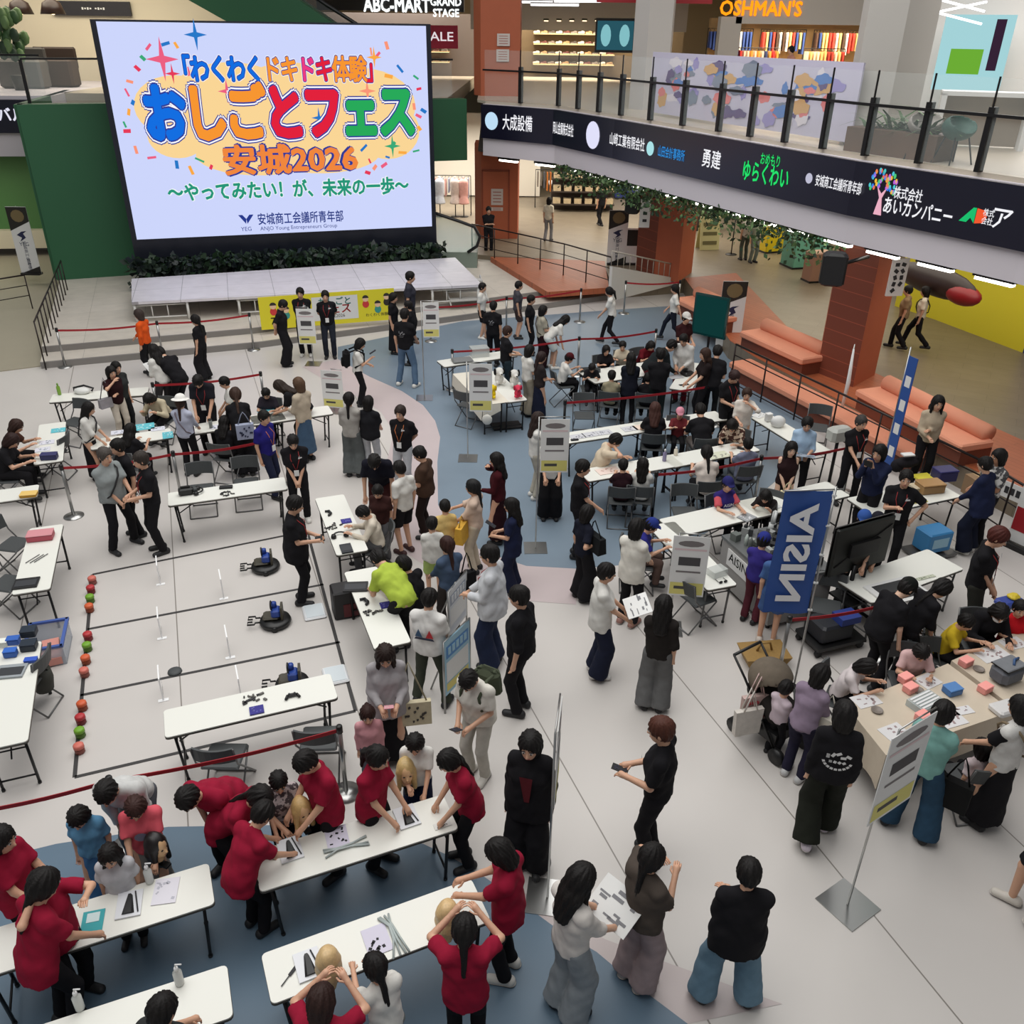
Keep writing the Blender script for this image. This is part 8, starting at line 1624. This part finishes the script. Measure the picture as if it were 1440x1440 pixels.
t = thing('display_table', 'white display table with folded goods on the far gallery', 'table', (2.6, 40.3, GAL)); part('top', PAPER, t, lambda mb: mb.box((0, 0, .85), (2.4, 1.0, .08))); part('base', mat('dark_base', (60, 52, 46), .6), t, lambda mb: mb.box((0, 0, .4), (2.2, .9, .8)))
for i in range(5): boxy('folded_stack', 'folded stack on the far display table, %s from the left' % ('first', 'second', 'third', 'fourth', 'fifth')[i], 'clothes', 0, 0, .3, .3, .16, 0, [(206, 196, 180), (150, 140, 130), (190, 110, 90), (90, 96, 110), (220, 214, 206)][i]).location = (1.7+.45*i, 40.3, GAL+.89)
# pastel printed board behind the balcony glass
def board():
    a, b = at_depth(897, 190, 26.2), at_depth(1180, 200, 19.2); A_, B_ = Vector(a[:2]), Vector(b[:2]); d = B_-A_; rz = math.atan2(d.y, d.x); L = d.length; n = Vector((-d.y, d.x)).normalized(); o = A_+n*.3
    t = thing('printed_board', 'long pastel printed board behind the balcony glass upstairs', 'board', (o.x, o.y, UP2), rz); rng = random.Random(8); cols = [(150, 140, 196), (220, 214, 222), (220, 120, 120), (70, 120, 190), (206, 160, 100), (120, 130, 150), (84, 64, 120)]
    part('board', [cm((196, 192, 212), .4)], t, lambda mb: mb.box((L/2, 0, .8), (L, .04, 1.45)))
    for i in range(70):
        x, z, rx, rz_ = rng.uniform(.5, L-.5), rng.uniform(.2, 1.35), rng.uniform(.1, .36), rng.uniform(.06, .17); part('artwork', cm(cols[i % 7], .4), t, lambda mb: mb.add([(x+rx*math.cos(k*.3927)*(1+.15*math.sin(k*2.3)), -.0215-.0003*i, z+rz_*math.sin(k*.3927)*(1+.2*math.cos(k*1.7))) for k in range(16)], [tuple(range(16))]))
board()
# planter, seats and phone poster at the upper right
p = at_depth(1250, 190, 17.9); t = thing('planter', 'long wooden planter with a fern behind the balcony glass', 'planter', (p[0]+.25, 18.0, UP2), R(-58)); part('box', mat('planter_wood', (96, 70, 54), .6), t, lambda mb: mb.box((0, 0, .22), (2.0, .6, .44)))
def frond(mb):
    rng = random.Random(2)
    for i in range(46):
        a = rng.uniform(0, 6.28); e = rng.uniform(.3, 1.2); x0 = rng.uniform(-.8, .8); L = rng.uniform(.55, 1.05); pts = [(x0+math.cos(a)*L*k*math.cos(e*(1-k*.6)), math.sin(a)*L*k*math.cos(e*(1-k*.6))*.7, .44+L*(math.sin(e)*k-.5*k*k)) for k in (0, .33, .66, 1)]
        w_ = .05
        for j in range(3): p0, p1 = Vector(pts[j]), Vector(pts[j+1]); s_ = Vector((-math.sin(a), math.cos(a), 0))*w_*(1-.3*j); s2 = Vector((-math.sin(a), math.cos(a), 0))*w_*(.7-.3*j); mb.add([p0-s_, p0+s_, p1+s2, p1-s2], [(0, 1, 2, 3)], i % 2)
part('fern', [LEAF[0], LEAF[2]], t, frond)
def seat(label, px, py, Y, rgb, rz):
    p = at_depth(px, py, Y); t = thing('shell_chair', label, 'chair', (p[0], Y, UP2), R(rz)); f = Field(); f.ell((0, 0, .6), (.3, .28, .22)); f.ell((0, .12, .72), (.26, .26, .22), sub=True); V, Q = f.mesh(.025); np_mesh('shell', [(V, Q, 0)], [mat('shell', rgb, .6)], t)
    for sx in (-1, 1):
        for sy in (-1, 1): part('leg', DKMET, t, lambda mb: mb.tube([(sx*.15, sy*.12, .45), (sx*.25, sy*.22, 0)], .014))
seat('grey shell chair upstairs left of the green one', 1302, 172, 17.6, (150, 144, 138), 160); seat('green shell chair upstairs at the balcony', 1350, 176, 16.9, (44, 84, 74), 200)
p = at_depth(1385, 150, 19.5); t = thing('counter', 'white counter frame in the phone shop upstairs', 'counter', (p[0], 19.5, UP2), R(-20)); part('frame', PAPER, t, lambda mb: (mb.box((0, 0, 1.0), (1.7, .6, .08)), mb.box((-.8, 0, .5), (.1, .6, 1.0)), mb.box((.8, 0, .5), (.1, .6, 1.0)))); part('panel', mat('counter_taupe', (150, 138, 124), .6), t, lambda mb: mb.box((0, .2, .5), (1.5, .06, .95)))
t = thing('sofa_block', 'pale upholstered bench upstairs at the right edge', 'bench', (p[0]-.2, 15.4, UP2), R(-40)); part('seat', cloth((186, 176, 164)), t, lambda mb: mb.box((0, 0, .25), (1.2, .7, .3), bev=.06)); part('plinth', PAPER, t, lambda mb: mb.box((0, 0, .05), (1.1, .6, .1)))
p = at_depth(1368, 75, 26.6); t = thing('lit_poster', 'lit cyan poster with a green picture in the phone shop', 'poster', p, R(-28)); part('panel', led((176, 226, 232), .85), t, lambda mb: mb.box((0, 0, 0), (1.7, .06, 1.8))); part('picture', led((120, 190, 60), .8), t, lambda mb: mb.box((-.15, -.04, -.2), (.8, .02, .6))); part('phone', led((60, 40, 60), .8), t, lambda mb: mb.box((.52, -.04, .2), (.24, .03, 1.2)))
p = at_depth(1335, 22, 22.0); t = thing('ceiling_lamp', 'zigzag white lamp bars at the upper right', 'lamp', p); part('bar', led((250, 250, 255), 3), t, lambda mb: [mb.box((0, 0, .12*i), (1.5, .05, .04), ry=.2*(-1)**i) for i in range(3)]); part('housing', PAPER, t, lambda mb: mb.box((0, .1, .35), (1.2, .1, .05)))
# upper left cafe corner
for (px, py, Y, c, lab) in ((20, 45, 33.5, (96, 90, 84), 'grey banquette behind the left balcony glass'), (70, 70, 34.5, (70, 52, 40), 'brown table block behind the left balcony glass')): p = at_depth(px, py, Y); t = thing('banquette', lab, 'seat', (p[0], Y, UP2), 0); part('body', cm(c, .7), t, lambda mb: mb.box((0, 0, .45), (1.5, .7, .9), bev=.08)); part('back', cm(tuple(int(v*.8) for v in c), .7), t, lambda mb: mb.box((0, .3, .9), (1.5, .15, .7), bev=.05))
for i, px in enumerate((30, 75)): p = at_depth(px, 20, 35.5); t = thing('pendant_lamp', 'dark domed pendant lamp over the upper left cafe, %s of two' % ('left', 'right')[i], 'lamp', p); part('shade', mat('dark_shade', (44, 26, 20), .4), t, lambda mb: mb.lathe([(.05, .5), (.3, .35), (.42, 0)], n=18)); part('cord', BLACK, t, lambda mb: mb.tube([(0, 0, .5), (0, 0, 1.6)], .012)); part('bulb', led((255, 226, 170), 5), t, lambda mb: mb.ell((0, 0, .08), (.1, .1, .1)))
p = at_depth(128, 12, 38.2); t = thing('shop_sign', 'dark sign board with small white letters left of the giant screen', 'sign', p); part('board', mat('dark_board', (34, 32, 38), .5), t, lambda mb: mb.box((0, 0, 0), (3.0, .1, .48))); part('lettering', PAPER, t, lambda mb: [mb.box((-.3+.1*i, -.055, .0), (.06, .01, .08-.03*(i % 2))) for i in range(9) if i != 4])
p = at_depth(12, 45, 32.5); t = thing('potted_tree', 'tall potted plant at the upper left corner', 'plant', (p[0], 32.5, UP2)); part('pot', cm((70, 66, 60)), t, lambda mb: mb.lathe([(.2, 0), (.26, .45)], n=14)); part('foliage', LEAF, t, lambda mb: [mb.ell((random.Random(i).uniform(-.35, .35), random.Random(i+50).uniform(-.35, .35), 1.0+random.Random(i+90).random()*1.3), (.16, .1, .22), i % 3, 6, 4) for i in range(40)])
# gallery kiosks
def kiosk(label, px, py, z, w, d, h, rgb, rz=0, name='kiosk'):
    x, y = at(px, py, z); t = thing(name, label, 'kiosk', (x, y, z), R(rz)); part('body', cm(rgb, .5), t, lambda mb: mb.box((0, 0, h/2), (w, d, h), bev=.03)); part('plinth', BLACK, t, lambda mb: mb.box((0, 0, .03), (w*1.02, d*1.02, .06))); return t
kiosk('yellow kiosk under the hanging ivy', 1086, 352, GAL, 1.1, .8, 1.2, (214, 186, 20), 20); kiosk('teal kiosk right of the yellow kiosk', 1128, 374, GAL, 1.2, .8, 1.5, (112, 180, 160), 15); kiosk('patterned box beside the loudspeaker', 1146, 395, GAL, .7, .5, .9, (170, 130, 110), 15); kiosk('blue bin on the far gallery', 882, 278, GAL, 1.2, .8, 1.5, (34, 50, 110)); kiosk('dark kiosk table behind the middle column', 978, 322, GAL, 1.6, .8, .9, (52, 40, 36), 0)
x, y = at(994, 350, GAL); t = thing('a_frame_sign', 'yellowish folding sign standing on the gallery', 'sign', (x, y, GAL), R(10)); part('board', cm((206, 200, 150)), t, lambda mb: mb.box((0, -.12, .55), (.7, .03, 1.1), rx=R(-10))); part('board', cm((206, 200, 150)), t, lambda mb: mb.box((0, .12, .55), (.7, .03, 1.1), rx=R(10))); part('print', cm((120, 116, 80)), t, lambda mb: [mb.box((0, -.2+.06*j, .25+.3*j), (.5, .03, .12)) for j in range(3)])
x, y = at(1028, 358, GAL); t = thing('stand_sign', 'slim stand with a small plate on the gallery', 'sign', (x, y, GAL)); part('pole', DKMET, t, lambda mb: (mb.tube([(0, 0, 0), (0, 0, 1.2)], .02), mb.lathe([(.2, 0), (.18, .02)], n=14))); part('plate', cm((120, 112, 104)), t, lambda mb: mb.box((0, 0, 1.3), (.4, .03, .28)))
for (px, py, lab) in ((858, 268, 'dark merchandise shelf on the far gallery'),): x, y = at(820, 300, GAL); t = thing('merchandise_shelf', lab, 'shelf', (x, y+.5, GAL)); part('frame', mat('shelf_dark', (54, 44, 38), .6), t, lambda mb: (mb.box((0, .3, .9), (2.6, .06, 1.8)), [mb.box((0, 0, .3+.5*j), (2.6, .6, .05)) for j in range(4)])); part('goods', mat('goods', (196, 176, 140), .6, noise=.4, scale=8), t, lambda mb: [mb.box((-1.1+.44*i, 0, .42+.5*j), (.3, .4, .2)) for i in range(6) for j in range(3)])
p = at_depth(1345, 395, 21.5); t = thing('wall_relief', 'dark red and black rounded relief hung on the yellow wall', 'relief', (p[0]-.75, 21.0, 2.05), R(-70)); part('body', mat('relief_dark', (48, 36, 34), .4), t, lambda mb: mb.ell((0, 0, 0), (1.3, .25, .35))); part('nose', mat('relief_red', (140, 26, 34), .4), t, lambda mb: mb.ell((.9, 0, -.1), (.5, .27, .24)))
